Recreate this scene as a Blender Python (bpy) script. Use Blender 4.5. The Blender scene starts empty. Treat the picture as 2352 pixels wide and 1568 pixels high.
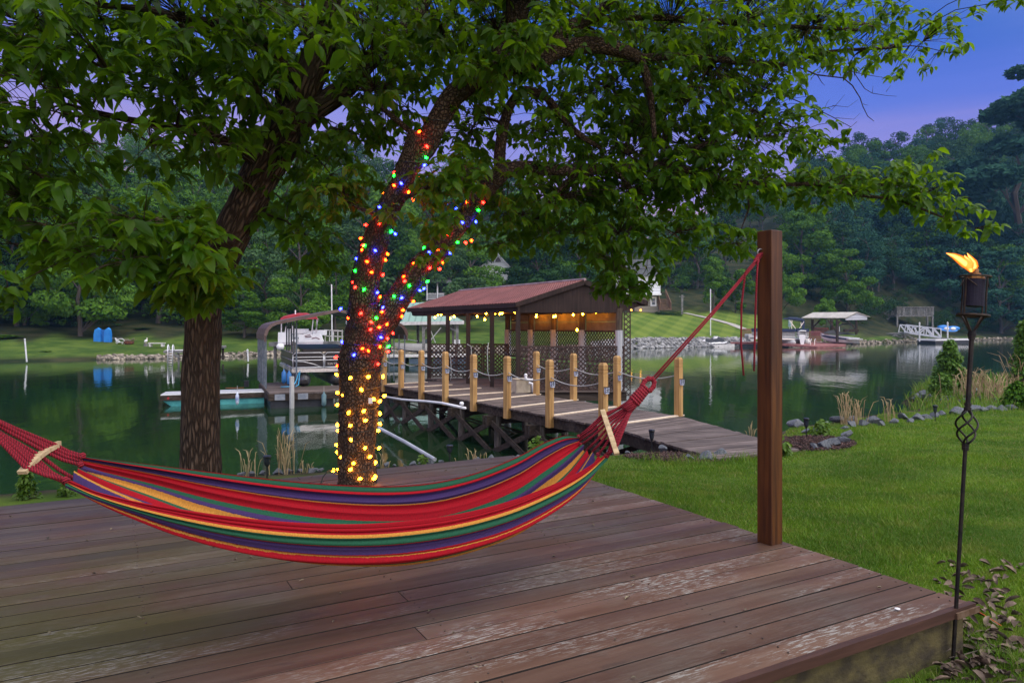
import bpy, math, random
import numpy as np
from mathutils import Vector, Matrix
random.seed(7); RNG = np.random.default_rng(11)
SC = bpy.context.scene; COL = SC.collection
R = math.radians
# ---------------------------------------------------------------- camera
EYE = 1.4                      # metres above the wooden deck (deck top is z = 0)
FPX, HX, HY = 1600.0, 1176.0, 750.0
cam = bpy.data.objects.new('camera', bpy.data.cameras.new('camera')); COL.objects.link(cam)
cam.location = (0, 0, EYE); cam.rotation_euler = (R(90), 0, 0)
cam.data.sensor_width = 36; cam.data.lens = FPX/2352*36
cam.data.shift_y = -(784-HY)/2352
cam.data.clip_start = .05; cam.data.clip_end = 3000
SC.camera = cam
# ---------------------------------------------------------------- sky, sun, exposure
SC.view_settings.view_transform = 'Standard'; SC.view_settings.look = 'None'
SC.view_settings.exposure = -0.1; SC.view_settings.gamma = 1.0
w = bpy.data.worlds.new('World'); SC.world = w; w.use_nodes = True
nt = w.node_tree; nt.nodes.clear()
def N(t, **kw):
    n = nt.nodes.new(t)
    for k, v in kw.items(): setattr(n, k, v)
    return n
SUN_EL, SUN_AZ = R(56), R(112)     # azimuth clockwise from +Y: right of and behind the camera
sky = N('ShaderNodeTexSky', sky_type='NISHITA', sun_disc=False, sun_elevation=R(4), sun_rotation=R(150), ozone_density=3.0)
bg1 = N('ShaderNodeBackground'); bg1.inputs[1].default_value = .07
nt.links.new(sky.outputs[0], bg1.inputs[0])
tc = N('ShaderNodeTexCoord'); sep = N('ShaderNodeSeparateXYZ'); nt.links.new(tc.outputs['Generated'], sep.inputs[0])
mp = N('ShaderNodeMapping'); mp.inputs['Scale'].default_value = (1.2, 1.2, 14); nt.links.new(tc.outputs['Generated'], mp.inputs[0])
cl = N('ShaderNodeTexNoise'); cl.inputs['Scale'].default_value = 1.6; cl.inputs['Detail'].default_value = 4; nt.links.new(mp.outputs[0], cl.inputs[0])
ma = N('ShaderNodeMath', operation='MULTIPLY_ADD'); ma.inputs[1].default_value = .12; nt.links.new(cl.outputs[0], ma.inputs[0]); nt.links.new(sep.outputs[2], ma.inputs[2])
ramp = N('ShaderNodeValToRGB'); cr = ramp.color_ramp; cr.interpolation = 'EASE'
while len(cr.elements) < 6: cr.elements.new(.5)
for e, (p, c) in zip(cr.elements, [(0., (.66, .33, .48)), (.21, (.52, .28, .52)), (.31, (.27, .21, .66)), (.385, (.095, .140, .68)), (.475, (.014, .088, .55)), (.72, (.008, .06, .42))]):
    e.position = p; e.color = (*c, 1)
mx = N('ShaderNodeMath', operation='MULTIPLY_ADD'); mx.inputs[1].default_value = .08; nt.links.new(sep.outputs[0], mx.inputs[0]); nt.links.new(ma.outputs[0], mx.inputs[2]); nt.links.new(mx.outputs[0], ramp.inputs[0])
bg2 = N('ShaderNodeBackground'); bg2.inputs[1].default_value = .98; nt.links.new(ramp.outputs[0], bg2.inputs[0])
# neutral sky glow added out of view, overhead and behind, to light the scene
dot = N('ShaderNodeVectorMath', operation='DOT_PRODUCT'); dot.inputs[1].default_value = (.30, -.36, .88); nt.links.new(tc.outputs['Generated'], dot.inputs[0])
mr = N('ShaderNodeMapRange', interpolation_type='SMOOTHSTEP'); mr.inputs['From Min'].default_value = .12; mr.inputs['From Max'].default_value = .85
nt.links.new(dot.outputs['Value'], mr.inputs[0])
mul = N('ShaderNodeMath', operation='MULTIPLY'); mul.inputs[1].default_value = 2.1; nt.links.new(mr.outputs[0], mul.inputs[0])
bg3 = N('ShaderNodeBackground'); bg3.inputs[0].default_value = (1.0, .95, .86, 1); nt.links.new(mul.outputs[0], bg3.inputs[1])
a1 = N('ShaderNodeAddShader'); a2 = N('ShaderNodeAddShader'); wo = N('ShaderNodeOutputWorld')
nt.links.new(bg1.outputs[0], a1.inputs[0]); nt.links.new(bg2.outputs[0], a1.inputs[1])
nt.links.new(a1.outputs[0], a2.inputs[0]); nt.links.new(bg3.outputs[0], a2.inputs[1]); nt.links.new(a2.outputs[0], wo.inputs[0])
sun = bpy.data.objects.new('sun', bpy.data.lights.new('sun', 'SUN')); COL.objects.link(sun)
sun.data.energy = 1.5; sun.data.angle = R(35); sun.data.color = (1, .92, .80)
_d = Vector((math.sin(SUN_AZ)*math.cos(SUN_EL), math.cos(SUN_AZ)*math.cos(SUN_EL), math.sin(SUN_EL)))
sun.rotation_euler = _d.to_track_quat('Z', 'Y').to_euler()
# ---------------------------------------------------------------- small helpers
def P(x, y, Y): return Vector(((x-HX)/FPX*Y, Y, EYE-(y-HY)/FPX*Y))
def G(x, y, z): return P(x, y, (EYE-z)*FPX/(y-HY))
def wloc(o):
    v = Vector((0, 0, 0))
    while o is not None: v = v + o.location; o = o.parent
    return v
def smooth01(x): x = np.clip(x, 0, 1); return x*x*(3-2*x)
class MB:
    """collects shapes, then links them as one mesh object"""
    def __init__(s): s.v = []; s.f = []; s.uv = []; s.mi = []; s.cur = 0
    def add(s, vs, fs, uv=None):
        b = len(s.v); s.v += [tuple(p) for p in vs]
        s.f += [tuple(i+b for i in q) for q in fs]; s.mi += [s.cur]*len(fs)
        s.uv += list(uv) if uv is not None else [(p[0]+p[1]*.37, p[2]+p[1]*.2) for p in vs]
        return s
    def hexa(s, c8):
        return s.add(c8, [(0,3,2,1),(4,5,6,7),(0,1,5,4),(1,2,6,5),(2,3,7,6),(3,0,4,7)])
    def box(s, c, d, rz=0.0, M=None):
        x, y, z = d[0]/2, d[1]/2, d[2]/2; ca, sa = math.cos(rz), math.sin(rz)
        vs = []
        for (a, b, e) in ((-x,-y,-z),(x,-y,-z),(x,y,-z),(-x,y,-z),(-x,-y,z),(x,-y,z),(x,y,z),(-x,y,z)):
            p = Vector((a*ca-b*sa, a*sa+b*ca, e)) + Vector(c)
            vs.append(M @ p if M is not None else p)
        return s.hexa(vs)
    def beam(s, p0, p1, w, h, up=(0,0,1)):
        p0, p1 = Vector(p0), Vector(p1); d = (p1-p0).normalized(); up = Vector(up)
        if abs(d.dot(up)) > .98: up = Vector((0, 1, 0))
        r = d.cross(up).normalized()*(w/2); u = r.cross(d).normalized()*(h/2)
        return s.hexa([p0-r-u, p0+r-u, p1+r-u, p1-r-u, p0-r+u, p0+r+u, p1+r+u, p1-r+u])
    def quad(s, *p): return s.add(p, [tuple(range(len(p)))])
    def prism(s, poly, off):
        """polygon (list of points) extruded by the vector off"""
        n = len(poly); off = Vector(off); vs = [Vector(p) for p in poly]; vs += [p+off for p in vs]
        return s.add(vs, [tuple(range(n))[::-1], tuple(range(n, 2*n))] + [(i, (i+1) % n, n+(i+1) % n, n+i) for i in range(n)])
    def tube(s, pts, rad, n=8, cap=True, jit=0.0, ref=(0,1,0)):
        pts = [Vector(p) for p in pts]; m = len(pts)
        if not hasattr(rad, '__len__'): rad = [rad]*m
        T = [(pts[min(i+1, m-1)]-pts[max(i-1, 0)]).normalized() for i in range(m)]
        r = Vector(ref); r = r-T[0]*r.dot(T[0])
        if r.length < .05: r = Vector((1,0,0)); r = r-T[0]*r.dot(T[0])
        r.normalize(); vs = []; uv = []; L = 0
        for i in range(m):
            if i: L += (pts[i]-pts[i-1]).length
            r = (r-T[i]*r.dot(T[i])).normalized(); b = T[i].cross(r)
            for k in range(n+1):
                a = 2*math.pi*(k % n)/n
                q = rad[i]*(1+(jit*math.sin(3*a+i*.9)+jit*math.sin(5*a-i*.6) if jit else 0))
                vs.append(pts[i]+r*math.cos(a)*q+b*math.sin(a)*q)
                uv.append((k/n*2*math.pi*rad[0]*1.0, L))
        fs = [(i*(n+1)+k, i*(n+1)+k+1, (i+1)*(n+1)+k+1, (i+1)*(n+1)+k) for i in range(m-1) for k in range(n)]
        if cap:
            fs += [tuple(range(n))[::-1], tuple((m-1)*(n+1)+k for k in range(n))]
        return s.add(vs, fs, uv)
    def ball(s, c, r, n=8, sc=(1,1,1), m=None):
        m = m or max(4, n//2+1); c = Vector(c); vs = []
        for i in range(m+1):
            th = math.pi*i/m
            for k in range(n):
                a = 2*math.pi*k/n
                vs.append(c+Vector((r*sc[0]*math.sin(th)*math.cos(a), r*sc[1]*math.sin(th)*math.sin(a), r*sc[2]*math.cos(th))))
        return s.add(vs, [(i*n+k, (i+1)*n+k, (i+1)*n+(k+1) % n, i*n+(k+1) % n) for i in range(m) for k in range(n)])
    def lathe(s, c, prof, n=12, M=None):
        c = Vector(c); vs = []
        for (r, z) in prof:
            for k in range(n):
                a = 2*math.pi*k/n; p = Vector((r*math.cos(a), r*math.sin(a), z))
                vs.append(c+(M @ p if M is not None else p))
        m = len(prof)
        return s.add(vs, [(i*n+k, i*n+(k+1) % n, (i+1)*n+(k+1) % n, (i+1)*n+k) for i in range(m-1) for k in range(n)] + [tuple(range(n))[::-1], tuple((m-1)*n+k for k in range(n))])
    def build(s, name, mat, parent=None, smooth=False, local=False):
        off = Vector((0,0,0)) if (parent is None or local) else wloc(parent)
        me = bpy.data.meshes.new(name)
        me.from_pydata([(p[0]-off[0], p[1]-off[1], p[2]-off[2]) for p in s.v], [], s.f)
        li = np.zeros(len(me.loops), np.int32); me.loops.foreach_get('vertex_index', li)
        uvl = me.uv_layers.new(name='UVMap'); uvl.data.foreach_set('uv', np.array(s.uv, np.float32)[li].ravel())
        mats = mat if isinstance(mat, (list, tuple)) else [mat]
        for m in mats: me.materials.append(m)
        if len(mats) > 1: me.polygons.foreach_set('material_index', np.array(s.mi, np.int32))
        if smooth: me.polygons.foreach_set('use_smooth', np.ones(len(me.polygons), bool))
        me.update()
        return link(me, name, parent)
def link(me, name, parent=None):
    o = bpy.data.objects.new(name, me); COL.objects.link(o)
    if parent is not None: o.parent = parent
    return o
def tag(o, label=None, cat=None, group=None, kind=None):
    if label: o['label'] = label
    if cat: o['category'] = cat
    if group: o['group'] = group
    if kind: o['kind'] = kind
    return o
def thing(name, label, cat, loc=(0,0,0), group=None):
    o = bpy.data.objects.new(name, None); COL.objects.link(o); o.location = loc; o.empty_display_size = .2
    return tag(o, label, cat, group)
def copy_tree(o, parent=None):
    c = o.copy(); COL.objects.link(c); c.parent = parent
    for ch in list(o.children): copy_tree(ch, c)
    return c
def npmesh(name, V, F, mats, MI=None, parent=None, uv=None):
    """mesh object from arrays; F is (m,3) or (m,4)"""
    V = np.ascontiguousarray(V, np.float32); F = np.ascontiguousarray(F, np.int32); k = F.shape[1]
    me = bpy.data.meshes.new(name); me.vertices.add(len(V)); me.vertices.foreach_set('co', V.ravel())
    me.loops.add(F.size); me.loops.foreach_set('vertex_index', F.ravel())
    me.polygons.add(len(F)); me.polygons.foreach_set('loop_start', np.arange(0, F.size, k, dtype=np.int32))
    for m in (mats if isinstance(mats, (list, tuple)) else [mats]): me.materials.append(m)
    if MI is not None: me.polygons.foreach_set('material_index', np.ascontiguousarray(MI, np.int32))
    me.update(calc_edges=True)
    if uv is not None:
        l = me.uv_layers.new(name='UVMap'); l.data.foreach_set('uv', np.ascontiguousarray(uv[F.ravel()], np.float32).ravel())
    return link(me, name, parent)
# ---------------------------------------------------------------- materials
class NT:
    def __init__(s, name):
        s.m = bpy.data.materials.new(name); s.m.use_nodes = True; s.t = s.m.node_tree; s.t.nodes.clear()
        s.out = s.n('ShaderNodeOutputMaterial'); s.b = s.n('ShaderNodeBsdfPrincipled'); s.l(s.b.outputs[0], s.out.inputs[0])
        s.tc = s.n('ShaderNodeTexCoord')
    def n(s, t, **kw):
        q = s.t.nodes.new(t)
        for k, v in kw.items(): setattr(q, k, v)
        return q
    def l(s, a, b): s.t.links.new(a, b)
    def noise(s, scale, stretch=(1,1,1), coord='Object', detail=5, rough=.55, dist=0.0):
        mp = s.n('ShaderNodeMapping'); mp.inputs['Scale'].default_value = stretch; s.l(s.tc.outputs[coord], mp.inputs[0])
        q = s.n('ShaderNodeTexNoise'); q.inputs['Scale'].default_value = scale; q.inputs['Detail'].default_value = detail
        q.inputs['Roughness'].default_value = rough; q.inputs['Distortion'].default_value = dist; s.l(mp.outputs[0], q.inputs[0])
        return q.outputs[0]
    def rng(s, v, a, b, c=0., d=1., sm=True):
        q = s.n('ShaderNodeMapRange'); q.interpolation_type = 'SMOOTHSTEP' if sm else 'LINEAR'
        s.l(v, q.inputs[0])
        for i, x in enumerate((a, b, c, d)): q.inputs[i+1].default_value = x
        return q.outputs[0]
    def math(s, op, a, b):
        q = s.n('ShaderNodeMath', operation=op)
        for i, x in enumerate((a, b)):
            if hasattr(x, 'default_value'): s.l(x, q.inputs[i])
            else: q.inputs[i].default_value = x
        return q.outputs[0]
    def mix(s, f, a, b, mode='MIX'):
        q = s.n('ShaderNodeMix', data_type='RGBA', blend_type=mode)
        for i, x in ((0, f), (6, a), (7, b)):
            if hasattr(x, 'default_value'): s.l(x, q.inputs[i])
            elif i == 0: q.inputs[0].default_value = x
            else: q.inputs[i].default_value = (*x, 1)
        return q.outputs[2]
    def bump(s, h, strength=.3, dist=.02):
        q = s.n('ShaderNodeBump'); q.inputs['Strength'].default_value = strength; q.inputs['Distance'].default_value = dist
        s.l(h, q.inputs['Height']); s.l(q.outputs[0], s.b.inputs['Normal']); return q
    def island(s, c, amt=.3):
        g = s.n('ShaderNodeNewGeometry'); h = s.n('ShaderNodeHueSaturation')
        s.l(s.rng(g.outputs['Random Per Island'], 0, 1, 1-amt, 1+amt, False), h.inputs['Value'])
        if hasattr(c, 'default_value'): s.l(c, h.inputs['Color'])
        else: h.inputs['Color'].default_value = (*c, 1)
        return h.outputs[0]
    def base(s, c):
        if hasattr(c, 'default_value'): s.l(c, s.b.inputs['Base Color'])
        else: s.b.inputs['Base Color'].default_value = (*c, 1)
    def set(s, **k):
        for q, v in k.items(): s.b.inputs[q.replace('_', ' ')].default_value = v
        return s
_mats = {}
def mat(name, c, c2=None, rough=.6, scale=4, stretch=(1,1,1), bump=0, bscale=None, metal=0, isl=0, lo=.35, hi=.65, spec=.5, coord='Object'):
    if name in _mats: return _mats[name]
    q = NT(name); q.set(Roughness=rough, Metallic=metal); q.b.inputs['Specular IOR Level'].default_value = spec
    col = c
    if c2 is not None: col = q.mix(q.rng(q.noise(scale, stretch, coord), lo, hi), c, c2)
    if isl: col = q.island(col, isl)
    q.base(col)
    if bump: q.bump(q.noise(bscale or scale*3, stretch, coord), bump, .02)
    _mats[name] = q.m; return q.m
def emit(name, c, k):
    q = NT(name); q.base((.02,.02,.02)); q.b.inputs['Emission Color'].default_value = (*c, 1); q.b.inputs['Emission Strength'].default_value = k
    return q.m
def leaf_mat(name, c, c2, trans, isl=.35, tf=.4, rough=.45, scale=1.5, spec=.25):
    q = NT(name); q.set(Roughness=rough); q.b.inputs['Specular IOR Level'].default_value = spec
    g = q.n('ShaderNodeNewGeometry')
    col = q.mix(g.outputs['Random Per Island'], c, c2)
    col = q.mix(q.rng(q.noise(scale, detail=2), .35, .65, 0, .5), col, tuple(x*.6 for x in c))
    q.base(col); tr = q.n('ShaderNodeBsdfTranslucent')
    q.l(q.mix(g.outputs['Random Per Island'], trans, tuple(x*.6 for x in trans)), tr.inputs[0])
    ms = q.n('ShaderNodeMixShader'); ms.inputs[0].default_value = tf
    q.l(q.b.outputs[0], ms.inputs[1]); q.l(tr.outputs[0], ms.inputs[2]); q.l(ms.outputs[0], q.out.inputs[0])
    return q.m
def bark_mat(name, c, c2, plates=False):
    q = NT(name); q.set(Roughness=.92); q.b.inputs['Specular IOR Level'].default_value = .15
    if plates:
        mp = q.n('ShaderNodeMapping'); mp.inputs['Scale'].default_value = (38, 26, 1); q.l(q.tc.outputs['UV'], mp.inputs[0])
        v = q.n('ShaderNodeTexVoronoi', feature='DISTANCE_TO_EDGE'); v.inputs['Scale'].default_value = 1; q.l(mp.outputs[0], v.inputs[0])
        h = q.rng(v.outputs[0], 0., .22)
    else:
        n0 = q.noise(1, (5, 1.3, 1), 'UV', 3)
        mp = q.n('ShaderNodeMapping'); mp.inputs['Scale'].default_value = (30, 6.5, 1); q.l(q.tc.outputs['UV'], mp.inputs[0])
        vm = q.n('ShaderNodeMix', data_type='VECTOR'); vm.inputs[0].default_value = .06
        q.l(mp.outputs[0], vm.inputs[4])
        cb = q.n('ShaderNodeCombineXYZ'); q.l(q.math('MULTIPLY', n0, 40.), cb.inputs[0]); q.l(q.math('MULTIPLY', n0, 22.), cb.inputs[1]); q.l(cb.outputs[0], vm.inputs[5])
        v = q.n('ShaderNodeTexVoronoi', feature='DISTANCE_TO_EDGE'); v.inputs['Scale'].default_value = 1; q.l(vm.outputs[1], v.inputs[0])
        h = q.rng(v.outputs[0], 0., .30)
    f = q.noise(60, (1, .6, 1), 'UV', 6)
    hh = q.math('ADD', h, q.math('MULTIPLY', f, .5))
    col = q.mix(q.rng(hh, .2, 1.25), c, c2)
    q.base(q.mix(q.rng(q.noise(2.5, coord='Object'), .42, .62, 0, .55), col, tuple(x*.55 for x in c2)))
    q.bump(hh, .9, .03)
    return q.m
def wood(name, c, c2, rough=.7, axis='Z', grain=26, bump=.15, isl=.12, spec=.3):
    st = {'X': (.06, 1, 1), 'Y': (1, .06, 1), 'Z': (1, 1, .06)}[axis]
    q = NT(name); q.set(Roughness=rough); q.b.inputs['Specular IOR Level'].default_value = spec
    n = q.noise(grain, st); m2 = q.noise(1.7)
    col = q.mix(q.rng(n, .32, .68), c, c2); col = q.mix(q.rng(m2, .4, .7, 0, .4), col, tuple(x*.6 for x in c))
    col = q.mix(q.rng(q.noise(grain*.35, st, detail=7), .56, .68, 0, .6), col, tuple(x*.38 for x in c))
    q.base(q.island(col, isl)); q.bump(n, bump, .01); return q.m
# ================================================================ GROUND, LAKE, HILLS
WATER = -1.9
DC = Vector((2.325, 3.556, 0)); DU = Vector((.8807, .4738, 0)); DE = Vector((-.495, .869, 0)); DLEN = 4.66
SHORE = np.array([(-60,-3),(-30,.5),(-12,6.3),(-6,8.8),(-3,10.5),(0,11.9),(2,12.6),(4,13.9),(6.5,16.2),(9,18.6),(12,21.3),(14.6,24.3),(16.3,27),(17,30),(20,34),(26,38),(40,42),(70,46),(70,-25),(-60,-25)], float)
def sdist(X, Y):
    """signed distance to the near land's outline, positive on land"""
    d = np.full(X.shape, 1e9); ins = np.zeros(X.shape, bool); n = len(SHORE)
    for i in range(n):
        a, b = SHORE[i], SHORE[(i+1) % n]; ab = b-a
        t = np.clip(((X-a[0])*ab[0]+(Y-a[1])*ab[1])/(ab@ab), 0, 1)
        d = np.minimum(d, np.hypot(X-a[0]-t*ab[0], Y-a[1]-t*ab[1]))
        if a[1] != b[1]:
            c = ((a[1] > Y) != (b[1] > Y)) & (X < (b[0]-a[0])*(Y-a[1])/(b[1]-a[1])+a[0]); ins ^= c
    return np.where(ins, d, -d)
def gz(X, Y):
    X = np.asarray(X, float); Y = np.asarray(Y, float); d = sdist(X, Y)
    base = -.27-(.045+.020*smooth01((6.5-X)/2.5))*np.clip(Y-4, 0, 24)+.02*np.sin(X*.9+1)*np.sin(Y*.7)
    s = smooth01((d+1.1)/1.7)
    return -2.5*(1-s)+base*s-.6*smooth01((-d-1)/6)
def gz1(x, y): return float(gz(np.array([x]), np.array([y]))[0])
def grid(xs, ys):
    X, Y = np.meshgrid(xs, ys); n = len(xs); m = len(ys)
    i = np.arange((m-1)*(n-1)); r, c = i//(n-1), i % (n-1); a = r*n+c
    return X, Y, np.stack([a, a+1, a+n+1, a+n], 1)
def deck_local(X, Y):
    dx, dy = X-DC.x, Y-DC.y; det = DU.x*DE.y-DU.y*DE.x
    return (dx*DE.y-dy*DE.x)/det, (DU.x*dy-DU.y*dx)/det
BEDS = [((2.85, 11.5), (1.0, .62)), ((5.45, 12.75), (.72, 1.0))]
def bed_in(X, Y, k=1.0):
    r = np.zeros(np.shape(X), bool)
    for (c, s) in BEDS: r |= ((X-c[0])/(s[0]*k))**2+((Y-c[1])/(s[1]*k))**2 < 1
    return r
q = NT('ground_soil'); q.set(Roughness=.95); q.b.inputs['Specular IOR Level'].default_value = .1
at = q.n('ShaderNodeAttribute', attribute_name='lawn')
soil = q.mix(q.rng(q.noise(3), .35, .65), (.022,.018,.012), (.055,.045,.028))
turf = q.mix(q.rng(q.noise(1.1), .35, .65), (.055,.105,.012), (.10,.15,.02))
q.base(q.mix(at.outputs['Fac'], soil, turf)); q.bump(q.noise(40), .6, .03); M_ground = q.m
xs = np.concatenate([np.arange(-60, -8, 2.), np.arange(-8, 22, .3), np.arange(22, 71, 2.)]); ys = np.concatenate([np.arange(-25, 0, 2.), np.arange(0, 40, .3), np.arange(40, 58, 2.)])
X, Y, F = grid(xs, ys); Z = gz(X, Y)
du, de = deck_local(X, Y); under = (du < -.15) & (de > .15) & (de < DLEN-.1); Z = Z-.35*under
o = npmesh('ground', np.stack([X, Y, Z], -1).reshape(-1, 3), F, M_ground); tag(o, kind='structure')
a = o.data.attributes.new('lawn', 'FLOAT', 'POINT')
d = sdist(X, Y); lawn = smooth01((d-.7)/.5)*(~bed_in(X, Y, 1.1))*(1-.45*smooth01((Y-20)/2))*(1-.8*((de < -.05) & (de > -1.2) & (du < 1.5)))
a.data.foreach_set('value', lawn.astype(np.float32).ravel())
o.data.polygons.foreach_set('use_smooth', np.ones(len(F), bool))
# ---- the far shore
SX = np.array([-700,-200, 0, 200, 420, 620, 800, 1000, 1200, 1440, 1600, 1750, 1900, 2000, 2080, 2160, 2300, 2500, 3100])
SY = np.array([ 842, 838, 832, 827, 823, 816, 812, 806, 804, 801, 797, 796, 793, 789, 786, 783, 781, 781, 781])
ST = (SX-HX)/FPX; SD = 5280./(SY-HY)
def Ys(t): return np.interp(t, ST, SD)
def hz_td(t, d):
    slope = np.interp(t, [-.8,-.4,-.12,.1,.22,.32,.5,.62,.8], [.34,.34,.34,.26,.20,.30,.42,.52,.56])
    step = np.interp(t, [-.5,-.3,.1,.16,.36,.5], [.35,.5,.7,1.25,1.25,.7])
    knee = np.interp(t, [-.5,-.1,.15,.36,.45,.55,.62], [28,30,36,36,30,22,12])
    lawn = np.interp(t, [-.5,-.1,.15,.36,.5], [.135,.14,.15,.15,.13])
    z = WATER+step*smooth01((d+.3)/2.6)+lawn*np.clip(d-1.5, 0, knee)+slope*np.clip(d-knee-1.5, 0, 175)
    return np.where(d < -.3, WATER+.16*(d+.3), z)+.35*np.sin(t*37+d*.11)*smooth01(d/40)
def hz(X, Y):
    X = np.asarray(X, float); Y = np.asarray(Y, float); t = X/Y; return hz_td(t, Y-Ys(t))
def hz1(x, y): return float(hz(np.array([x]), np.array([y]))[0])
T_, D_, F = grid(np.linspace(-1.15, 1.15, 260), np.concatenate([np.arange(-24, -2, 4.), np.arange(-2, 6, .5), np.arange(6, 60, 1.5), np.arange(60, 260, 8.)]))
Yw = Ys(T_)+D_; Xw = T_*Yw; Zw = hz_td(T_, D_)
q = NT('hill_floor'); q.set(Roughness=.95); q.b.inputs['Specular IOR Level'].default_value = .1
at = q.n('ShaderNodeAttribute', attribute_name='lawn'); mo = q.n('ShaderNodeAttribute', attribute_name='mown')
duff = q.mix(q.rng(q.noise(.35, detail=8), .35, .65), (.014,.024,.008), (.046,.046,.020))
rough = q.mix(q.rng(q.noise(.5, detail=8), .3, .7), (.034,.072,.012), (.085,.130,.022))
w1 = q.n('ShaderNodeTexWave', wave_type='BANDS', bands_direction='X'); w2 = q.n('ShaderNodeTexWave', wave_type='BANDS', bands_direction='X')
for wv, an in ((w1, 20), (w2, -24)):
    mp = q.n('ShaderNodeMapping'); mp.inputs['Rotation'].default_value = (0, 0, R(an)); mp.inputs['Scale'].default_value = (.075,)*3
    q.l(q.tc.outputs['Object'], mp.inputs[0]); q.l(mp.outputs[0], wv.inputs[0]); wv.inputs['Scale'].default_value = 1; wv.inputs['Distortion'].default_value = .4
mow = q.math('ADD', q.rng(w1.outputs['Fac'], .35, .65), q.rng(w2.outputs['Fac'], .35, .65))
mown = q.mix(q.math('MULTIPLY', mow, .5), (.060,.120,.014), (.140,.200,.030))
mown = q.mix(q.rng(q.noise(2.2, detail=9), .35, .7, 0, .45), mown, (.15,.165,.04))
q.base(q.mix(at.outputs['Fac'], duff, q.mix(mo.outputs['Fac'], rough, mown))); q.bump(q.noise(6, detail=8), .5, .2); M_hill = q.m
o = npmesh('hills', np.stack([Xw, Yw, Zw], -1).reshape(-1, 3), F, M_hill); tag(o, kind='structure')
o.data.polygons.foreach_set('use_smooth', np.ones(len(F), bool))
nz = np.sin(T_*61+D_*.23)+np.sin(T_*97-D_*.31+1)
lw = np.interp(T_, [-.8,-.45,-.12,-.05,.14,.38,.44,.5,.54,.66], [16,17,14,30,38,40,16,9,6,5])
lawn = smooth01((lw+2.0*nz-D_)/6)*smooth01((D_-.8)/1.5)
mn = smooth01((T_-.12)/.03)*smooth01((.40-T_)/.03)
for nm, vv in (('lawn', lawn), ('mown', mn)):
    a = o.data.attributes.new(nm, 'FLOAT', 'POINT'); a.data.foreach_set('value', vv.astype(np.float32).ravel())
# ---- the lake
q = NT('lake_water'); q.set(Roughness=.05, IOR=1.5)
q.base(q.mix(q.rng(q.noise(.12), .35, .65), (.008,.030,.011), (.013,.028,.008)))
hh = q.math('ADD', q.noise(.9, (1, .35, 1), detail=3), q.math('MULTIPLY', q.noise(5, (1, .5, 1), detail=2), .12)); q.bump(hh, .045, .3)
X, Y, F = grid(np.linspace(-260, 260, 30), np.linspace(-30, 300, 30))
o = npmesh('lake_water', np.stack([X, Y, np.full(X.shape, WATER)], -1).reshape(-1, 3), F, q.m); tag(o, kind='structure')
# ---- stones: one routine for riprap, border rocks
def rock_shape(rng, n=8, cuts=9, lo=.45, hi=.85):
    b = MB(); b.ball((0,0,0), 1, n, m=n*3//4)
    V = np.array(b.v); Nn = V/np.linalg.norm(V, axis=1, keepdims=True)
    for _ in range(cuts):
        d = rng.normal(size=3); d /= np.linalg.norm(d); k = rng.uniform(lo, hi); e = V@d; m = e > k; V[m] -= np.outer(e[m]-k, d)
    V *= rng.uniform(.8, 1.2, 3)*np.array([1.15, .9, .7])
    return V, b.f
ROCKS = [rock_shape(np.random.default_rng(50+i)) for i in range(7)]; BIGROCKS = [rock_shape(np.random.default_rng(70+i), 22, 15, .38, .72) for i in range(7)]
M_rock = mat('blue_grey_stone', (.055,.066,.080), (.125,.135,.145), .85, 6, bump=.5, isl=.35)
M_rip = mat('riprap_stone', (.13,.135,.14), (.30,.30,.29), .9, 2, bump=.4, isl=.5)
M_rip2 = mat('riprap_brown', (.10,.085,.065), (.30,.26,.20), .9, 2, bump=.4, isl=.5)
def rock_heap(name, items, m, label=None, parent=None):
    b = MB()
    for (x, y, z, s) in items:
        V, F = ROCKS[random.randrange(7)]; a = random.uniform(0, 6.28); ca, sa = math.cos(a), math.sin(a)
        tl = random.uniform(-.4, .4)
        b.add([(x+s*(v[0]*ca-v[1]*sa), y+s*(v[0]*sa+v[1]*ca), z+s*(v[2]+tl*v[0]*.5)) for v in V], F)
    return b.build(name, m, parent)
def riprap(x0, x1, n, dmax, s0, s1, m, zj=.25):
    it = []
    for _ in range(n):
        t = (random.uniform(x0, x1)-HX)/FPX; d = random.uniform(-.3, dmax); Yq = float(Ys(t))+d
        it.append((t*Yq, Yq, float(hz_td(np.array(t), np.array(d)))+random.uniform(-.05, zj)*.5, random.uniform(s0, s1)))
    return rock_heap('riprap_stones', it, m)
tag(riprap(1360, 1720, 1500, 2.4, .16, .42, M_rip), kind='stuff'); tag(riprap(225, 640, 420, 1.6, .14, .34, M_rip2), kind='stuff')
tag(riprap(1720, 2360, 700, 1.5, .16, .40, M_rip2), kind='stuff'); tag(riprap(640, 1360, 500, 1.5, .14, .34, M_rip2), kind='stuff')
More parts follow.
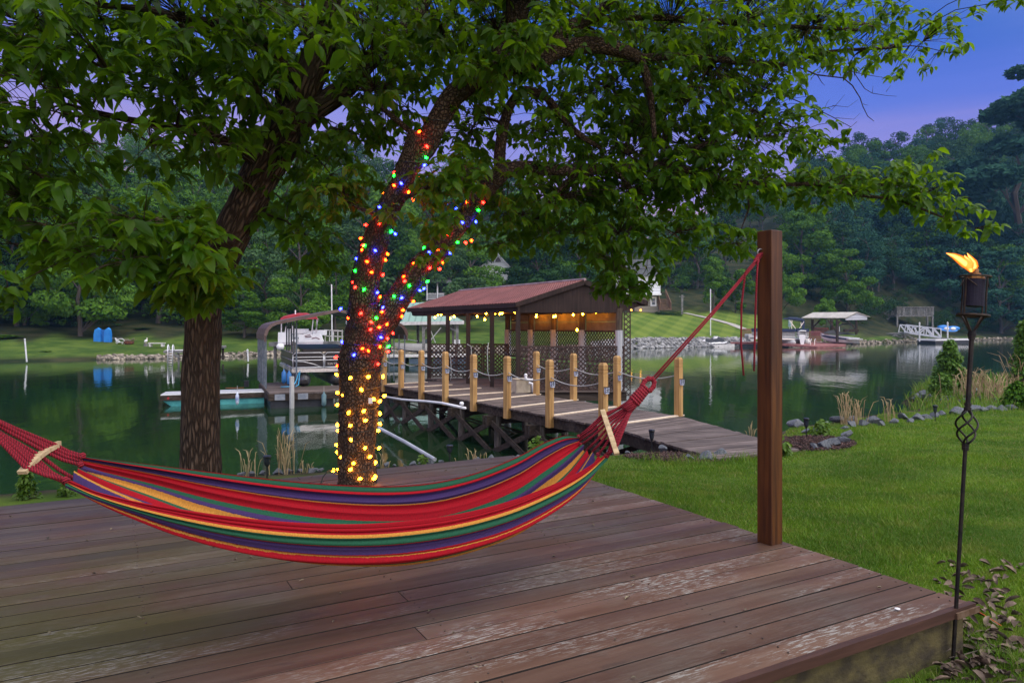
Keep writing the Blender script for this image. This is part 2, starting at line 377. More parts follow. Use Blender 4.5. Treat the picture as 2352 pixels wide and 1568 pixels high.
# ================================================================ TREES ACROSS THE LAKE
def crown(kind, n, seed, s=.027):
    g = np.random.default_rng(seed); C = []; r = []
    nb = {'round': 26, 'layer': 34, 'tall': 26, 'wispy': 20, 'bush': 14}[kind]
    for i in range(nb):
        a = g.uniform(0, 6.283); h = g.uniform(0, 1)
        if kind == 'round': z = .30+.62*h; rad = .30*math.sqrt(max(.05, 1-((z-.56)/.42)**2))*math.sqrt(g.uniform(.15, 1)); q = g.uniform(.07, .13); fz = .7
        elif kind == 'layer': z = .14+.80*h; rad = .35*(1-.62*h**2)*math.sqrt(g.uniform(.1, 1)); q = g.uniform(.08, .15)*(1-.25*h); fz = .52
        elif kind == 'tall': z = .18+.78*h; rad = .17*math.sqrt(max(.05, 1-((z-.5)/.5)**2))*math.sqrt(g.uniform(.1, 1)); q = g.uniform(.06, .10); fz = .8
        elif kind == 'wispy': z = .25+.72*h; rad = .22*(1.05-.8*h)*math.sqrt(g.uniform(.1, 1)); q = g.uniform(.05, .10)*(1-.3*h); fz = .42
        else: z = .12+.75*h; rad = .38*math.sqrt(max(.05, 1-((z-.45)/.55)**2))*math.sqrt(g.uniform(.1, 1)); q = g.uniform(.10, .18); fz = .8
        C.append((rad*math.cos(a), rad*math.sin(a), z)); r.append((q, q, q*fz))
    C, r = np.array(C), np.array(r); w_ = (r[:, 0]**2); k = g.choice(nb, n, p=w_/w_.sum())
    d = g.normal(size=(n, 3)); d[:, 2] = d[:, 2]*.9+.25; d /= np.linalg.norm(d, axis=1, keepdims=True)
    rr = g.uniform(.55, 1.08, (n, 1))**.5; pos = C[k]+d*r[k]*rr
    nrm = d*.8+g.normal(size=(n, 3))*.65+np.array([0, 0, .35]); nrm /= np.linalg.norm(nrm, axis=1, keepdims=True)
    tv = np.cross(nrm, g.normal(size=(n, 3))); tv /= np.linalg.norm(tv, axis=1, keepdims=True); bv = np.cross(nrm, tv)
    sz = s*g.uniform(.6, 1.35, (n, 1)); 
    V = np.stack([pos-tv*sz, pos-bv*sz*.55-nrm*sz*.2, pos+tv*sz, pos+bv*sz*.55-nrm*sz*.2], 1).reshape(-1, 3)
    return V, np.arange(4*n).reshape(n, 4), C
KIND = {}
def trunk_unit(kind, C, seed):
    b = MB(); g = random.Random(seed); top = .88
    r0 = {'round': .020, 'layer': .020, 'tall': .016, 'wispy': .015, 'bush': .012}[kind]
    pts = [(g.uniform(-.012, .012)*i, g.uniform(-.012, .012)*i, -.06+(top+.06)*i/6) for i in range(7)]
    b.tube(pts, [r0*(1-.85*i/6) for i in range(7)], 6)
    for c in C[::2]:
        z0 = max(.05, c[2]-.10-.3*math.hypot(c[0], c[1])); i = min(5, int((z0+.06)/(top+.06)*6)); p = Vector(pts[i]).lerp(Vector(pts[i+1]), .5)
        e = Vector(c); b.tube([p, p.lerp(e, .5)+Vector((0,0,.015)), e], [r0*.34, r0*.22, r0*.08], 4, cap=False)
    return b
for kd, n in (('round', 7600), ('layer', 8200), ('tall', 5200), ('wispy', 9000), ('bush', 3600)):
    for v in range(2):
        V, F, C = crown(kd, n, 100+hash(kd) % 1 + len(kd)*7+v*13, {'bush': .034, 'tall': .017, 'wispy': .0125}.get(kd, .0175))
        KIND[kd, v] = (V, F, trunk_unit(kd, C, v+5))
LM = {'mid': leaf_mat('crown_mid_green', (.042,.118,.010), (.095,.200,.018), (.08,.18,.01), tf=.22, scale=.25, rough=.8, spec=.08),
      'bright': leaf_mat('crown_bright_green', (.060,.155,.014), (.130,.255,.026), (.11,.24,.02), tf=.25, scale=.25, rough=.8, spec=.08),
      'grey': leaf_mat('crown_grey_green', (.046,.108,.036), (.090,.165,.060), (.05,.12,.02), tf=.2, scale=.25, rough=.8, spec=.08),
      'dark': leaf_mat('crown_dark_green', (.020,.060,.014), (.042,.100,.024), (.03,.07,.015), tf=.2, scale=.25, rough=.8, spec=.08),
      'blue': leaf_mat('crown_haze_blue', (.022,.078,.046), (.046,.130,.072), (.02,.06,.03), tf=.2, scale=.25, rough=.8, spec=.08)}  # last entry: smoke haze on the right-hand trees put into leaf colour
M_ftrunk = mat('far_trunk_bark', (.045,.036,.028), (.10,.085,.07), .95, 3, (1, 1, .3))
_cache = {}
def far_tree(name, x, top, width, Yq, kd, col, label, v=0, group=None, zoff=0):
    t = (x-HX)/FPX; X_ = t*Yq; z0 = hz1(X_, Yq)+zoff; h = EYE+(HY-top)/FPX*Yq-z0; wd = width/FPX*Yq
    root = thing(name, label, 'bush' if kd == 'bush' else 'tree', (X_, Yq, z0), group)
    nat = {'round': .78, 'layer': .86, 'tall': .50, 'wispy': .56, 'bush': .98}[kd]
    root.scale = (wd/nat, wd/nat, h); root.rotation_euler.z = random.uniform(0, 6.28)
    key = (kd, v, col)
    if key not in _cache:
        V, F, tb = KIND[kd, v]; c = npmesh('crown', V, F, LM[col], parent=root); k = tb.build('trunk', M_ftrunk, root, local=True); _cache[key] = (c.data, k.data)
    else:
        link(_cache[key][0], 'crown', root); link(_cache[key][1], 'trunk', root)
    return root
FT = [
 ('broadleaf_tree', 40, 440, 250, 88, 'round', 'dark', 'dark broadleaf tree at far left edge behind the low bright shrub'),
 ('layered_tree', 185, 455, 250, 84, 'layer', 'bright', 'bright layered tree overhanging the upright blue pedal boat'),
 ('layered_tree', 95, 560, 200, 92, 'layer', 'mid', 'mid green tiered tree between the leaning white pipe and the blue pedal boat'),
 ('broadleaf_tree', 330, 420, 230, 105, 'round', 'dark', 'dark tree behind the fire pit and pelican statue'),
 ('pale_tree', 400, 330, 210, 140, 'round', 'grey', 'pale feathery tree on the hillside above the pelican statue'),
 ('pale_tree', 265, 345, 200, 150, 'wispy', 'bright', 'pale thin tree on the left hill with sky behind it'),
 ('grey_green_tree', 612, 520, 165, 98, 'layer', 'grey', 'large grey green tree behind the red topped pontoon boat'),
 ('layered_tree', 690, 585, 170, 92, 'layer', 'bright', 'yellow green tiered tree just right of the big grey green tree'),
 ('layered_tree', 560, 660, 140, 90, 'layer', 'mid', 'low tiered tree hanging over the brown bank right of the thick trunk'),
 ('broadleaf_tree', 770, 560, 150, 100, 'round', 'mid', 'mid green tree behind the trunk wrapped in coloured lights'),
 ('broadleaf_tree', 890, 470, 170, 125, 'round', 'dark', 'dark tree rising left of the white balcony'),
 ('grey_green_tree', 1078, 628, 150, 112, 'round', 'grey', 'drooping grey green tree in front of the white gabled house'),
 ('grey_green_tree', 1030, 560, 120, 128, 'round', 'grey', 'grey green tree above the white balcony'),
 ('broadleaf_tree', 1050, 520, 110, 150, 'round', 'dark', 'dark tree hiding the left half of the white gabled house'),
 ('broadleaf_tree', 1235, 530, 180, 140, 'layer', 'dark', 'broad dark tree right of the white gabled house'),
 ('broadleaf_tree', 1335, 505, 170, 150, 'layer', 'mid', 'mid green tree behind the apex of the red roof'),
 ('broadleaf_tree', 1600, 480, 130, 176, 'wispy', 'mid', 'thin leafed tree on the slope behind the utility post'),
 ('young_tree', 1637, 592, 62, 146, 'tall', 'bright', 'slender light green tree directly behind the tall flagpole'),
 ('bushy_tree', 1688, 618, 100, 148, 'bush', 'mid', 'dense rounded tree on the mown lawn in front of the grey house'),
 ('broadleaf_tree', 1845, 478, 170, 165, 'layer', 'mid', 'wide layered tree behind the boat canopy with the pale roof'),
 ('broadleaf_tree', 1790, 540, 120, 150, 'layer', 'bright', 'brighter tree just right of the tall hammock post'),
 ('bright_bush', 1897, 682, 72, 136, 'bush', 'bright', 'bright green bush behind the pale boat canopy roof'),
 ('broadleaf_tree', 1945, 560, 140, 160, 'layer', 'mid', 'low spreading tree left of the bare brown slope'),
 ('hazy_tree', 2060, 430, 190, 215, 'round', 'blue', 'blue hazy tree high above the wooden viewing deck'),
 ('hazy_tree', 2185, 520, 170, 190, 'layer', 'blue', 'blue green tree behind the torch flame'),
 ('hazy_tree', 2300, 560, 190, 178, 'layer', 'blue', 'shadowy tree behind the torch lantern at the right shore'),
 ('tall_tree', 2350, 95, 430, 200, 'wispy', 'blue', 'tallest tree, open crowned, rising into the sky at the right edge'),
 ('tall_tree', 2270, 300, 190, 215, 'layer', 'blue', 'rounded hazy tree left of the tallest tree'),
 ('ridge_tree', 1985, 322, 110, 290, 'round', 'mid', 'leftmost round tree on the skyline under the purple cloud'),
 ('ridge_tree', 2090, 330, 100, 285, 'round', 'mid', 'middle round tree on the skyline under the purple cloud'),
 ('ridge_tree', 2180, 330, 110, 280, 'round', 'mid', 'round skyline tree nearest the tall open tree'),
 ('low_shrub', 12, 768, 80, 78, 'bush', 'bright', 'bright low shrub on the bank at the far left edge'),
 ('small_bush', 106, 805, 26, 71, 'bush', 'bright', 'small bright bush above the flat rock slab'),
 ('low_bush', 325, 752, 46, 90, 'bush', 'dark', 'dark low bush behind the pelican statue'),
]
for i, (nm, x, top, wd, Yq, kd, col, lb) in enumerate(FT): far_tree(nm, x, top, wd, Yq, kd, col, lb, v=i % 2)
# the wood behind them, one mass
Vs, Fs, Ms = [], [], []; nv = 0; g = np.random.default_rng(4)
cols = ['mid', 'grey', 'dark', 'blue', 'bright']
tot = 0
while tot < 460:
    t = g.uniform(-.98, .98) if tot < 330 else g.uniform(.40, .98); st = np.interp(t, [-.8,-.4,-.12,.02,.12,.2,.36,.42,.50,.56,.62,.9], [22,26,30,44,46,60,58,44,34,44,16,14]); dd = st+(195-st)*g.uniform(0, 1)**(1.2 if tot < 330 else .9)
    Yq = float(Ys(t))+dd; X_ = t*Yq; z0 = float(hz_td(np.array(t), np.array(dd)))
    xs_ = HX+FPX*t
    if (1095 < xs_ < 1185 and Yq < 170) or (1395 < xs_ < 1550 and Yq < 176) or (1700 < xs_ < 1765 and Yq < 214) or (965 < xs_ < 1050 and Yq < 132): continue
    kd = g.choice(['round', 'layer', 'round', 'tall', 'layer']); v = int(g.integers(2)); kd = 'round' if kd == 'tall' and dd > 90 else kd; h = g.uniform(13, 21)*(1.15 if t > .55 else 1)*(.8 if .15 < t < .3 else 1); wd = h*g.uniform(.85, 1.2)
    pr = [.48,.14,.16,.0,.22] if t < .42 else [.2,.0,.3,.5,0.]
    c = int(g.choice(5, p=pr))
    if kd == 'tall': wd *= .9
    V, F, _ = KIND[kd, v]; keep = g.random(len(F)) < (.40 if Yq > 170 else .55); F = F[keep]; V = V[F.ravel()]
    an = g.uniform(0, 6.28); ca, sa = math.cos(an), math.sin(an)
    W = np.stack([(V[:, 0]*ca-V[:, 1]*sa)*wd+X_, (V[:, 0]*sa+V[:, 1]*ca)*wd+Yq, V[:, 2]*h+z0], 1)
    Vs.append(W); Fs.append(np.arange(len(W)).reshape(-1, 4)+nv); Ms.append(np.full(len(W)//4, c)); nv += len(W); tot += 1
    V = np.array(KIND[kd, v][2].v); f0 = [f for f in KIND[kd, v][2].f if len(f) == 4]
    W = np.stack([V[:, 0]*wd+X_, V[:, 1]*wd+Yq, V[:, 2]*h+z0], 1); Vs.append(W); Fs.append(np.array(f0)+nv); Ms.append(np.full(len(f0), 5)); nv += len(W)
# undergrowth at the foot of the wood
V, F, _ = KIND['bush', 0]
for _ in range(480):
    t = g.uniform(-.95, .95); st = np.interp(t, [-.8,-.4,-.12,.02,.12,.2,.36,.42,.50,.56,.62,.9], [20,24,28,40,44,56,54,34,18,30,7,6]); dd = st+g.uniform(0, 45); Yq = float(Ys(t))+dd
    k = g.random(len(F)) < .2; U = V[F[k].ravel()]; h = g.uniform(1.5, 5.5); wd = h*g.uniform(1, 1.8); z0 = float(hz_td(np.array(t), np.array(dd)))
    W = np.stack([U[:, 0]*wd+t*Yq, U[:, 1]*wd+Yq, U[:, 2]*h+z0], 1); Vs.append(W); Fs.append(np.arange(len(W)).reshape(-1, 4)+nv); nv += len(W)
    Ms.append(np.full(len(W)//4, 2 if t > .4 else int(g.choice([0, 2, 4]))))
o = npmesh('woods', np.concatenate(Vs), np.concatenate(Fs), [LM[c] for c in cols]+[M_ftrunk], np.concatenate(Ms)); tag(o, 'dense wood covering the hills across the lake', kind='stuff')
# ================================================================ DECK, HAMMOCK, POST, TORCH
def dk(a, b, z=0.0): p = DC+DU*a+DE*b; return Vector((p.x, p.y, z))     # deck coordinates: a along the boards, b across
q = NT('worn_deck_paint'); q.set(Roughness=.55); q.b.inputs['Specular IOR Level'].default_value = .28
st = (.09, 1, 1)
paint = q.mix(q.rng(q.noise(9, st), .3, .7), (.082,.041,.025), (.130,.075,.049))
grey = q.mix(q.rng(q.noise(30, (.04, 1, 1)), .3, .7), (.076,.053,.038), (.138,.108,.083))
sx = q.n('ShaderNodeSeparateXYZ'); q.l(q.tc.outputs['Object'], sx.inputs[0])
wear = q.math('ADD', q.noise(1.3, detail=3), q.math('MULTIPLY', sx.outputs[1], .055))        # more weathered towards the lake
col = q.mix(q.rng(wear, .50, .80), paint, grey)
moss = q.math('MULTIPLY', q.rng(q.noise(1.1, (.5, 1, 1), detail=6), .34, .58), q.math('MULTIPLY', q.rng(sx.outputs[0], -1.8, -4.2), q.math('MULTIPLY', q.rng(sx.outputs[1], .9, 1.5), q.rng(sx.outputs[1], 3.6, 2.5))))
col = q.mix(q.math('MULTIPLY', moss, .85), col, (.078,.074,.016))
chip = q.math('MULTIPLY', q.rng(q.noise(95, (.13, 1, 1), detail=9, rough=.7), .515, .57), q.rng(q.noise(2.6, (.4, 1, 1), detail=5), .44, .58))
gi = q.n('ShaderNodeNewGeometry'); chip = q.math('MULTIPLY', q.math('MULTIPLY', chip, q.rng(gi.outputs['Random Per Island'], .15, .75, .15, 1.)), q.rng(sx.outputs[1], 3.4, 1.9))
col = q.mix(q.math('MULTIPLY', chip, .85), col, (.27,.26,.235))
dirt = q.rng(q.noise(14, (.3, 1, 1), detail=8), .60, .72)
col = q.mix(q.math('MULTIPLY', dirt, .45), col, (.05,.035,.028))
q.base(q.island(col, .24)); q.l(q.rng(q.noise(5, st), .3, .7, .50, .74), q.b.inputs['Roughness'])
q.bump(q.math('ADD', q.noise(60, (.06, 1, 1)), q.math('MULTIPLY', chip, -.4)), .22, .006); M_deck = q.m
M_rim = wood('deck_rim_paint', (.045,.020,.014), (.080,.038,.027), .6, 'X')
M_skirt = mat('mossy_skirt_board', (.030,.023,.010), (.085,.070,.022), .9, 7, (1,1,1.6), bump=.5)
deck = thing('wooden_deck', 'low reddish brown plank deck with flaking paint under the hammock', 'deck', DC)
ang = math.atan2(DU.y, DU.x); deck.rotation_euler.z = ang
def dl(p): return Vector((math.cos(-ang)*(p.x-DC.x)-math.sin(-ang)*(p.y-DC.y), math.sin(-ang)*(p.x-DC.x)+math.cos(-ang)*(p.y-DC.y), p.z))
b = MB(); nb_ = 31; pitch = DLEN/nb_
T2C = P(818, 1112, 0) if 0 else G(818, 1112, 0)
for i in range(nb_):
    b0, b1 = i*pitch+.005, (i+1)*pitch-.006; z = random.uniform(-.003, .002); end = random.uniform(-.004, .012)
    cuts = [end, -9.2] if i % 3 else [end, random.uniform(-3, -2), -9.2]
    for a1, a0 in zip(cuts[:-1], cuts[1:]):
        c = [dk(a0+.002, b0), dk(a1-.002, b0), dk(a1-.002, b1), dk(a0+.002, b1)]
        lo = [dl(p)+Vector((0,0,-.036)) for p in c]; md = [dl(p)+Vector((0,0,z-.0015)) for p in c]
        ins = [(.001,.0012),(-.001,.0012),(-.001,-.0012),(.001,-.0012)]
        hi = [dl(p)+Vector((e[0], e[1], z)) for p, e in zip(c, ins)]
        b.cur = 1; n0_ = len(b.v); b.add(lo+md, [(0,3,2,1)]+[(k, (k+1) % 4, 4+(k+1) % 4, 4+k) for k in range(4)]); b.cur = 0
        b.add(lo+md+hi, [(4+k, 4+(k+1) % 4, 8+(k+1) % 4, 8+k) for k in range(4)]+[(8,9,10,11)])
b.build('boards', [M_deck, mat('shaded_board_edge', (.012,.009,.008), (.025,.018,.014), .95, 9)], deck, local=True)  # side faces painted dark to stand in for shade in the gaps
b = MB()
for i in range(nb_):
    for k in range(8):
        for o_ in (.30, .72):
            p = dl(dk(-.06-1.2*k+random.uniform(-.012, .012), (i+o_)*pitch+random.uniform(-.008, .008))); b.lathe(p+Vector((0,0,-.004)), [(.0048, 0), (.0048, .0062), (.002, .0068)], 6)
tag(b.build('nail_heads', mat('rusty_nail', (.035,.022,.016), (.09,.06,.045), .7, 60), deck, local=True), kind='stuff')
b = MB()
for b0 in (-.018,):
    b.beam(dl(dk(-9.2, b0))+Vector((0,0,-.022)), dl(dk(.012, b0))+Vector((0,0,-.022)), .034, .046)
b.build('rim_board', M_rim, deck, local=True)
b = MB(); b.beam(dl(dk(-9.2, .03))+Vector((0,0,-.19)), dl(dk(-.02, .03))+Vector((0,0,-.19)), .04, .30)
b.beam(dl(dk(-.045, .05))+Vector((0,0,-.19)), dl(dk(-.045, DLEN-.05))+Vector((0,0,-.19)), .04, .30)
b.beam(dl(dk(-9.2, DLEN-.03))+Vector((0,0,-.19)), dl(dk(-.02, DLEN-.03))+Vector((0,0,-.19)), .04, .30)
for k in range(8): b.beam(dl(dk(-.5-1.2*k, .06))+Vector((0,0,-.12)), dl(dk(-.5-1.2*k, DLEN-.06))+Vector((0,0,-.12)), .05, .15)
b.build('skirt', M_skirt, deck, local=True)
b = MB(); p0 = dl(dk(-.16, -.040)); p1 = dl(dk(.02, -.040))
b.box((p0+p1)/2+Vector((0,0,-.03)), (.20,.010,.030))
b.build('steel_strap', mat('rusty_strap', (.10,.055,.03), (.18,.12,.08), .6, 30, metal=.4), deck, local=True)
# ---- post
PB = G(1778, 1253, 0)+Vector((0, .075, 0))
M_post = wood('stained_post', (.044,.013,.002), (.105,.036,.006), .5, 'Z', 30, .12, 0, .35)
post = thing('hammock_post', 'tall square dark stained post at the deck edge holding the hammock rope', 'post', PB)
pw = .112; pr = ang+R(4); b = MB()
M0 = Matrix.Translation(PB) @ Matrix.Rotation(pr, 4, 'Z')
c = .004; h = 2.02; ring = lambda s, z: [M0 @ Vector(p) for p in ((-s+c,-s,z),(s-c,-s,z),(s,-s+c,z),(s,s-c,z),(s-c,s,z),(-s+c,s,z),(-s,s-c,z),(-s,-s+c,z))]
vs = ring(pw/2, 0)+ring(pw/2, h*.35)+ring(pw/2, h*.7)+ring(pw/2, h-.004)+ring(pw/2-.004, h)
b.add(vs, [(i*8+k, i*8+(k+1) % 8, i*8+8+(k+1) % 8, i*8+8+k) for i in range(4) for k in range(8)]+[tuple(32+k for k in range(8))])
b.build('shaft', M_post, post)
HOOK = P(1754, 580, PB.y-.01)
M_steel = mat('dull_steel', (.25,.25,.26), (.38,.38,.38), .4, 20, metal=.9)
b = MB(); hp = [PB+Vector((0,0,HOOK.z+.0))]; hd = (HOOK-hp[0]); hd.z = 0
b.tube([hp[0]+hd*.6, HOOK], .006, 8); tv = Vector((0,0,1)); hv = hd.normalized()
b.tube([HOOK+hv*(.022-.022*math.cos(k*.5))+tv*(.022*math.sin(k*.5)) for k in range(12)], .005, 6)
b.build('eye_hook', M_steel, post)
# ---- hammock
STR = [(0,.008,'r'),(.008,.082,'g'),(.082,.115,'r'),(.115,.20,'p'),(.20,.21,'y'),(.21,.30,'r'),(.30,.335,'g'),(.335,.37,'p'),(.37,.40,'y'),(.40,.415,'g'),(.415,.47,'r'),(.47,.485,'p'),(.485,.51,'y'),(.51,.54,'p'),(.54,.555,'r'),(.555,.575,'y'),(.575,.60,'g'),(.60,.700,'r'),(.700,.705,'y'),(.705,.722,'r'),(.722,.788,'p'),(.788,.794,'r'),(.794,.858,'g'),(.858,.88,'y'),(.88,1,'r')]
HC = {'r': (.40,.006,.016), 'g': (.012,.115,.060), 'p': (.055,.035,.135), 'y': (.58,.27,.045)}
q = NT('striped_hammock_cloth'); q.set(Roughness=.9); q.b.inputs['Specular IOR Level'].default_value = .15
sx = q.n('ShaderNodeSeparateXYZ'); q.l(q.tc.outputs['UV'], sx.inputs[0])
rp = q.n('ShaderNodeValToRGB'); rp.color_ramp.interpolation = 'CONSTANT'
while len(rp.color_ramp.elements) < len(STR): rp.color_ramp.elements.new(.99)
for e, (a, _, c) in zip(rp.color_ramp.elements, STR): e.position = a; e.color = (*HC[c], 1)
jit = q.math('ADD', sx.outputs[1], q.math('MULTIPLY', q.math('SUBTRACT', q.noise(9, (12, 1, 1), 'UV'), .5), .006)); q.l(jit, rp.inputs[0])
wv = q.n('ShaderNodeTexWave', bands_direction='X'); mp = q.n('ShaderNodeMapping'); mp.inputs['Scale'].default_value = (150, 1, 1); q.l(q.tc.outputs['UV'], mp.inputs[0]); q.l(mp.outputs[0], wv.inputs[0])
c2 = q.mix(q.math('MULTIPLY', wv.outputs['Fac'], .25), rp.outputs[0], (.06,.01,.015)); q.base(q.mix(q.rng(q.noise(220, (1, .35, 1), 'UV'), .35, .7, 0, .3), c2, (.02,.01,.012)))
q.bump(q.math('ADD', wv.outputs['Fac'], q.noise(160, coord='UV')), .25, .003); M_cloth = q.m
q = NT('red_rope'); q.set(Roughness=.9); mp = q.n('ShaderNodeMapping'); mp.inputs['Scale'].default_value = (25, 38, 1); mp.inputs['Rotation'].default_value = (0, 0, .9); q.l(q.tc.outputs['UV'], mp.inputs[0])
wv = q.n('ShaderNodeTexWave', bands_direction='X'); wv.inputs['Scale'].default_value = 1; q.l(mp.outputs[0], wv.inputs[0])
q.base(q.mix(wv.outputs['Fac'], (.13,.003,.012), (.34,.008,.026))); q.bump(wv.outputs['Fac'], .8, .006); M_rope = q.m
ham = thing('hammock', 'striped red, green, purple and yellow cloth hammock slung over the deck', 'hammock', dk(-3.0, 1.2, .4))
# hand-set section curves: at each station along the cloth, far hem, inner floor, belly and near hem
def hline(x, a=0.0):
    """point on the hammock's vertical plane (parallel to the boards, through the post) seen at column x"""
    t0 = PB; r = (x-HX)/FPX; k = (t0.x-r*t0.y)/(DU.x-r*DU.y); return t0-DU*k
XS   = [150, 215, 300, 400, 520, 650, 790, 920, 1050, 1170, 1270, 1340, 1392]
FAR  = [1046,1055,1068,1083,1099,1111,1116,1108,1085,1050,1016,1000, 1002]     # far hem row
NEAR = [1100,1126,1148,1166,1184,1197,1203,1197,1180,1150,1112,1078, 1042]     # near hem row
BOT  = [1104,1134,1174,1222,1262,1288,1297,1291,1264,1222,1165,1112, 1050]     # belly row
FX   = [40, 42, 60, 80, 95, 100, 95, 75, 45, 15, -20, -45, -62]                # column shift of the far hem against the near hem
HW   = [.10,.14,.20,.25,.29,.31,.32,.31,.29,.25,.20,.16,.13]                   # half width in depth
def spl(xs, ys, n):
    """Catmull-Rom through the stations"""
    ys = np.asarray(ys, float); k = len(ys); u = np.linspace(0, k-1, n); i = np.clip(u.astype(int), 0, k-2); f = u-i
    p0 = ys[np.clip(i-1, 0, k-1)]; p1 = ys[i]; p2 = ys[i+1]; p3 = ys[np.clip(i+2, 0, k-1)]
    return .5*((2*p1)+(-p0+p2)*f+(2*p0-5*p1+4*p2-p3)*f*f+(-p0+3*p1-3*p2+p3)*f**3)
nu, nv_ = 150, 230
sX, sF, sN, sB, sS, sH = [spl(None, a, nu) for a in (XS, FAR, NEAR, BOT, FX, HW)]
V = np.zeros((nu, nv_, 3)); UVm = np.zeros((nu, nv_, 2))
vv = np.linspace(0, 1, nv_)
for i in range(nu):
    cpt = hline(sX[i]); e = DE*sH[i]
    nearY = (cpt-e).y; farY = (cpt+e).y
    pn = P(sX[i], sN[i], nearY); pf = P(sX[i]+sS[i], sF[i], farY)
    zb = EYE-(sB[i]-HY)/FPX*(cpt-e*.35).y
    mid = (pn+pf)/2
    # section: far hem -> falls to the belly -> rises on the camera side -> near hem, fullest low down
    dep = max(.02, mid.z-zb)
    th = np.pi*(vv-.75*np.sin(2*np.pi*vv)/(2*np.pi))
    ax = np.cos(th)                                      # 1 far .. -1 near
    prof = np.abs(np.sin(th))**.80
    bulge = 1+.10*np.sin(th)*(ax < 0)
    endf = max(0, 1-min(i, nu-1-i)/26.)                   # gathering towards both ends
    rip = .007*np.sin(vv*46+i*.010)+.005*np.sin(vv*83+1.3-i*.013)+endf**1.5*(.016*np.sin(vv*70+.7))
    rip *= np.sin(th)**.35
    for v0, dpt, wv_, ph in ((.105,.016,.010,.3),(.187,.022,.009,1.),(.27,.014,.010,2.),(.36,.014,.010,.6),(.47,.012,.012,2.2),(.652,.026,.008,.4),(.712,.020,.008,1.9),(.772,.018,.007,.9),(.838,.022,.008,2.6),(.902,.012,.007,1.4),(.945,.010,.006,.2)):
        rip -= dpt*(.65+.35*math.sin(i*.045+ph*3))*np.exp(-((vv-v0-.006*math.sin(i*.03+ph))/wv_)**2)
    for v0, dpt, wv_ in ((.145,.010,.02),(.23,.012,.022),(.68,.010,.02),(.805,.012,.022),(.87,.010,.02)): rip += dpt*np.exp(-((vv-v0)/wv_)**2)
    for j in range(nv_):
        p = mid+(pf-mid)*(ax[j]*bulge[j])
        z = p.z-dep*prof[j]
        o_ = Vector((0, 0, 1)) if False else None
        nx = math.cos(th[j]); nzv = -math.sin(th[j])
        V[i, j] = (p.x+DE.x*nx*rip[j], p.y+DE.y*nx*rip[j], z+nzv*rip[j]*1.3)
    UVm[i, :, 0] = i/(nu-1)*2.4; UVm[i, :, 1] = vv
ii = np.arange((nu-1)*(nv_-1)); r_, c_ = ii//(nv_-1), ii % (nv_-1); a0 = r_*nv_+c_
o = npmesh('cloth', V.reshape(-1, 3)-np.array(wloc(ham)), np.stack([a0, a0+1, a0+nv_+1, a0+nv_], 1), M_cloth, parent=ham, uv=UVm.reshape(-1, 2))
o.data.polygons.foreach_set('use_smooth', np.ones(len(o.data.polygons), bool))
# cords, knots, spreader sticks
def cords(idx, apex, n, stick, name):
    b = MB(); pts = []
    for k in range(n):
        j = int(3+(nv_-7)*k/(n-1)); p = Vector(V[idx, j]); q_ = apex+Vector((random.uniform(-.012,.012), random.uniform(-.012,.012), random.uniform(-.012,.012)))
        s = p.lerp(q_, .38); sp = stick[0].lerp(stick[1], .04+.92*k/(n-1)); m = s.lerp(sp, .75) ; pts.append(m)
        b.tube([p, p.lerp(m, .5)+Vector((0,0,-.006)), m, m.lerp(q_, .5)+Vector((0,0,-.004)), q_], .0074, 7)
        if k % 3 == 0: b.ball(p, .014, 6)
    return b.build(name, M_rope, ham, smooth=True)
apR = P(1462, 915, 3.95); apL = P(-70, 935, 2.52)
stR = (P(1384, 942, 4.02), P(1417, 1043, 3.72)); stL = (P(137, 1022, 2.78), P(50, 1086, 2.55))
cords(nu-1, apR, 11, stR, 'cord_bundle'); cords(0, apL, 10, stL, 'cord_bundle')
M_stick = wood('pale_stick', (.42,.31,.17), (.60,.47,.28), .6, 'Z', 30, .1, 0)
for (p0, p1), bow, wd in ((stR, .0, .028), (stL, .018, .034)):
    b = MB(); n = 9; q0 = None
    for k in range(n):
        f = k/(n-1); p = p0.lerp(p1, f)+Vector((0, 0, bow*(1-(2*f-1)**2)))
        if q0 is not None: b.beam(q0, q0.lerp(p, .965), wd, .014, up=(0, -1, .3))
        q0 = p
    b.build('spreader_stick', M_stick, ham)
# knot ring and rope to the post
kn = P(1489, 893, 4.0); b = MB(); dirr = (HOOK-apR).normalized(); sd = dirr.cross(Vector((0, 1, 0))).normalized()
for k in range(7): 
    c0 = apR+dirr*(-.02+.018*k); b.tube([c0+sd*(.030-.001*k)*math.cos(a*.7)+Vector((0,1,0))*(.030)*math.sin(a*.7) for a in range(10)], .010, 6)
b.tube([apR-dirr*.10+sd*.012, apR+dirr*.06], [.020, .034], 8); b.tube([apR-dirr*.10-sd*.012, apR+dirr*.06], [.020, .034], 8)
rc = apR+dirr*.115
b.tube([rc+sd*.030*math.cos(a*.63)*1.0+dirr*.046*math.sin(a*.63) for a in range(11)], .0135, 8)
for k in range(9):
    a = k*.7; c0 = rc+sd*.030*math.cos(a)+dirr*.046*math.sin(a); b.ball(c0, .0165, 7)
b.build('loop_knot', M_rope, ham, smooth=True)
b = MB(); ra = rc+dirr*.04
for s in (-1, 1): b.tube([ra+sd*.007*s, ra.lerp(HOOK, .5)+sd*.006*s-Vector((0,0,.012)), HOOK+sd*.004*s], .0058, 7)
b.ball(HOOK-dirr*.09, .022, 8); b.tube([HOOK-dirr*.10, HOOK-dirr*.05+sd*.012, HOOK], [.016,.014,.008], 7)
for (xs_, ys_, yy) in (([1741,1712,1703,1702,1708], [592,625,700,790,862], 4.38), ([1741,1738,1735,1733,1732], [592,640,720,800,852], 4.40)):
    b.tube([P(x, y, yy) for x, y in zip(xs_, ys_)], .0062, 7)
b.build('hanging_rope', M_rope, ham, smooth=True)
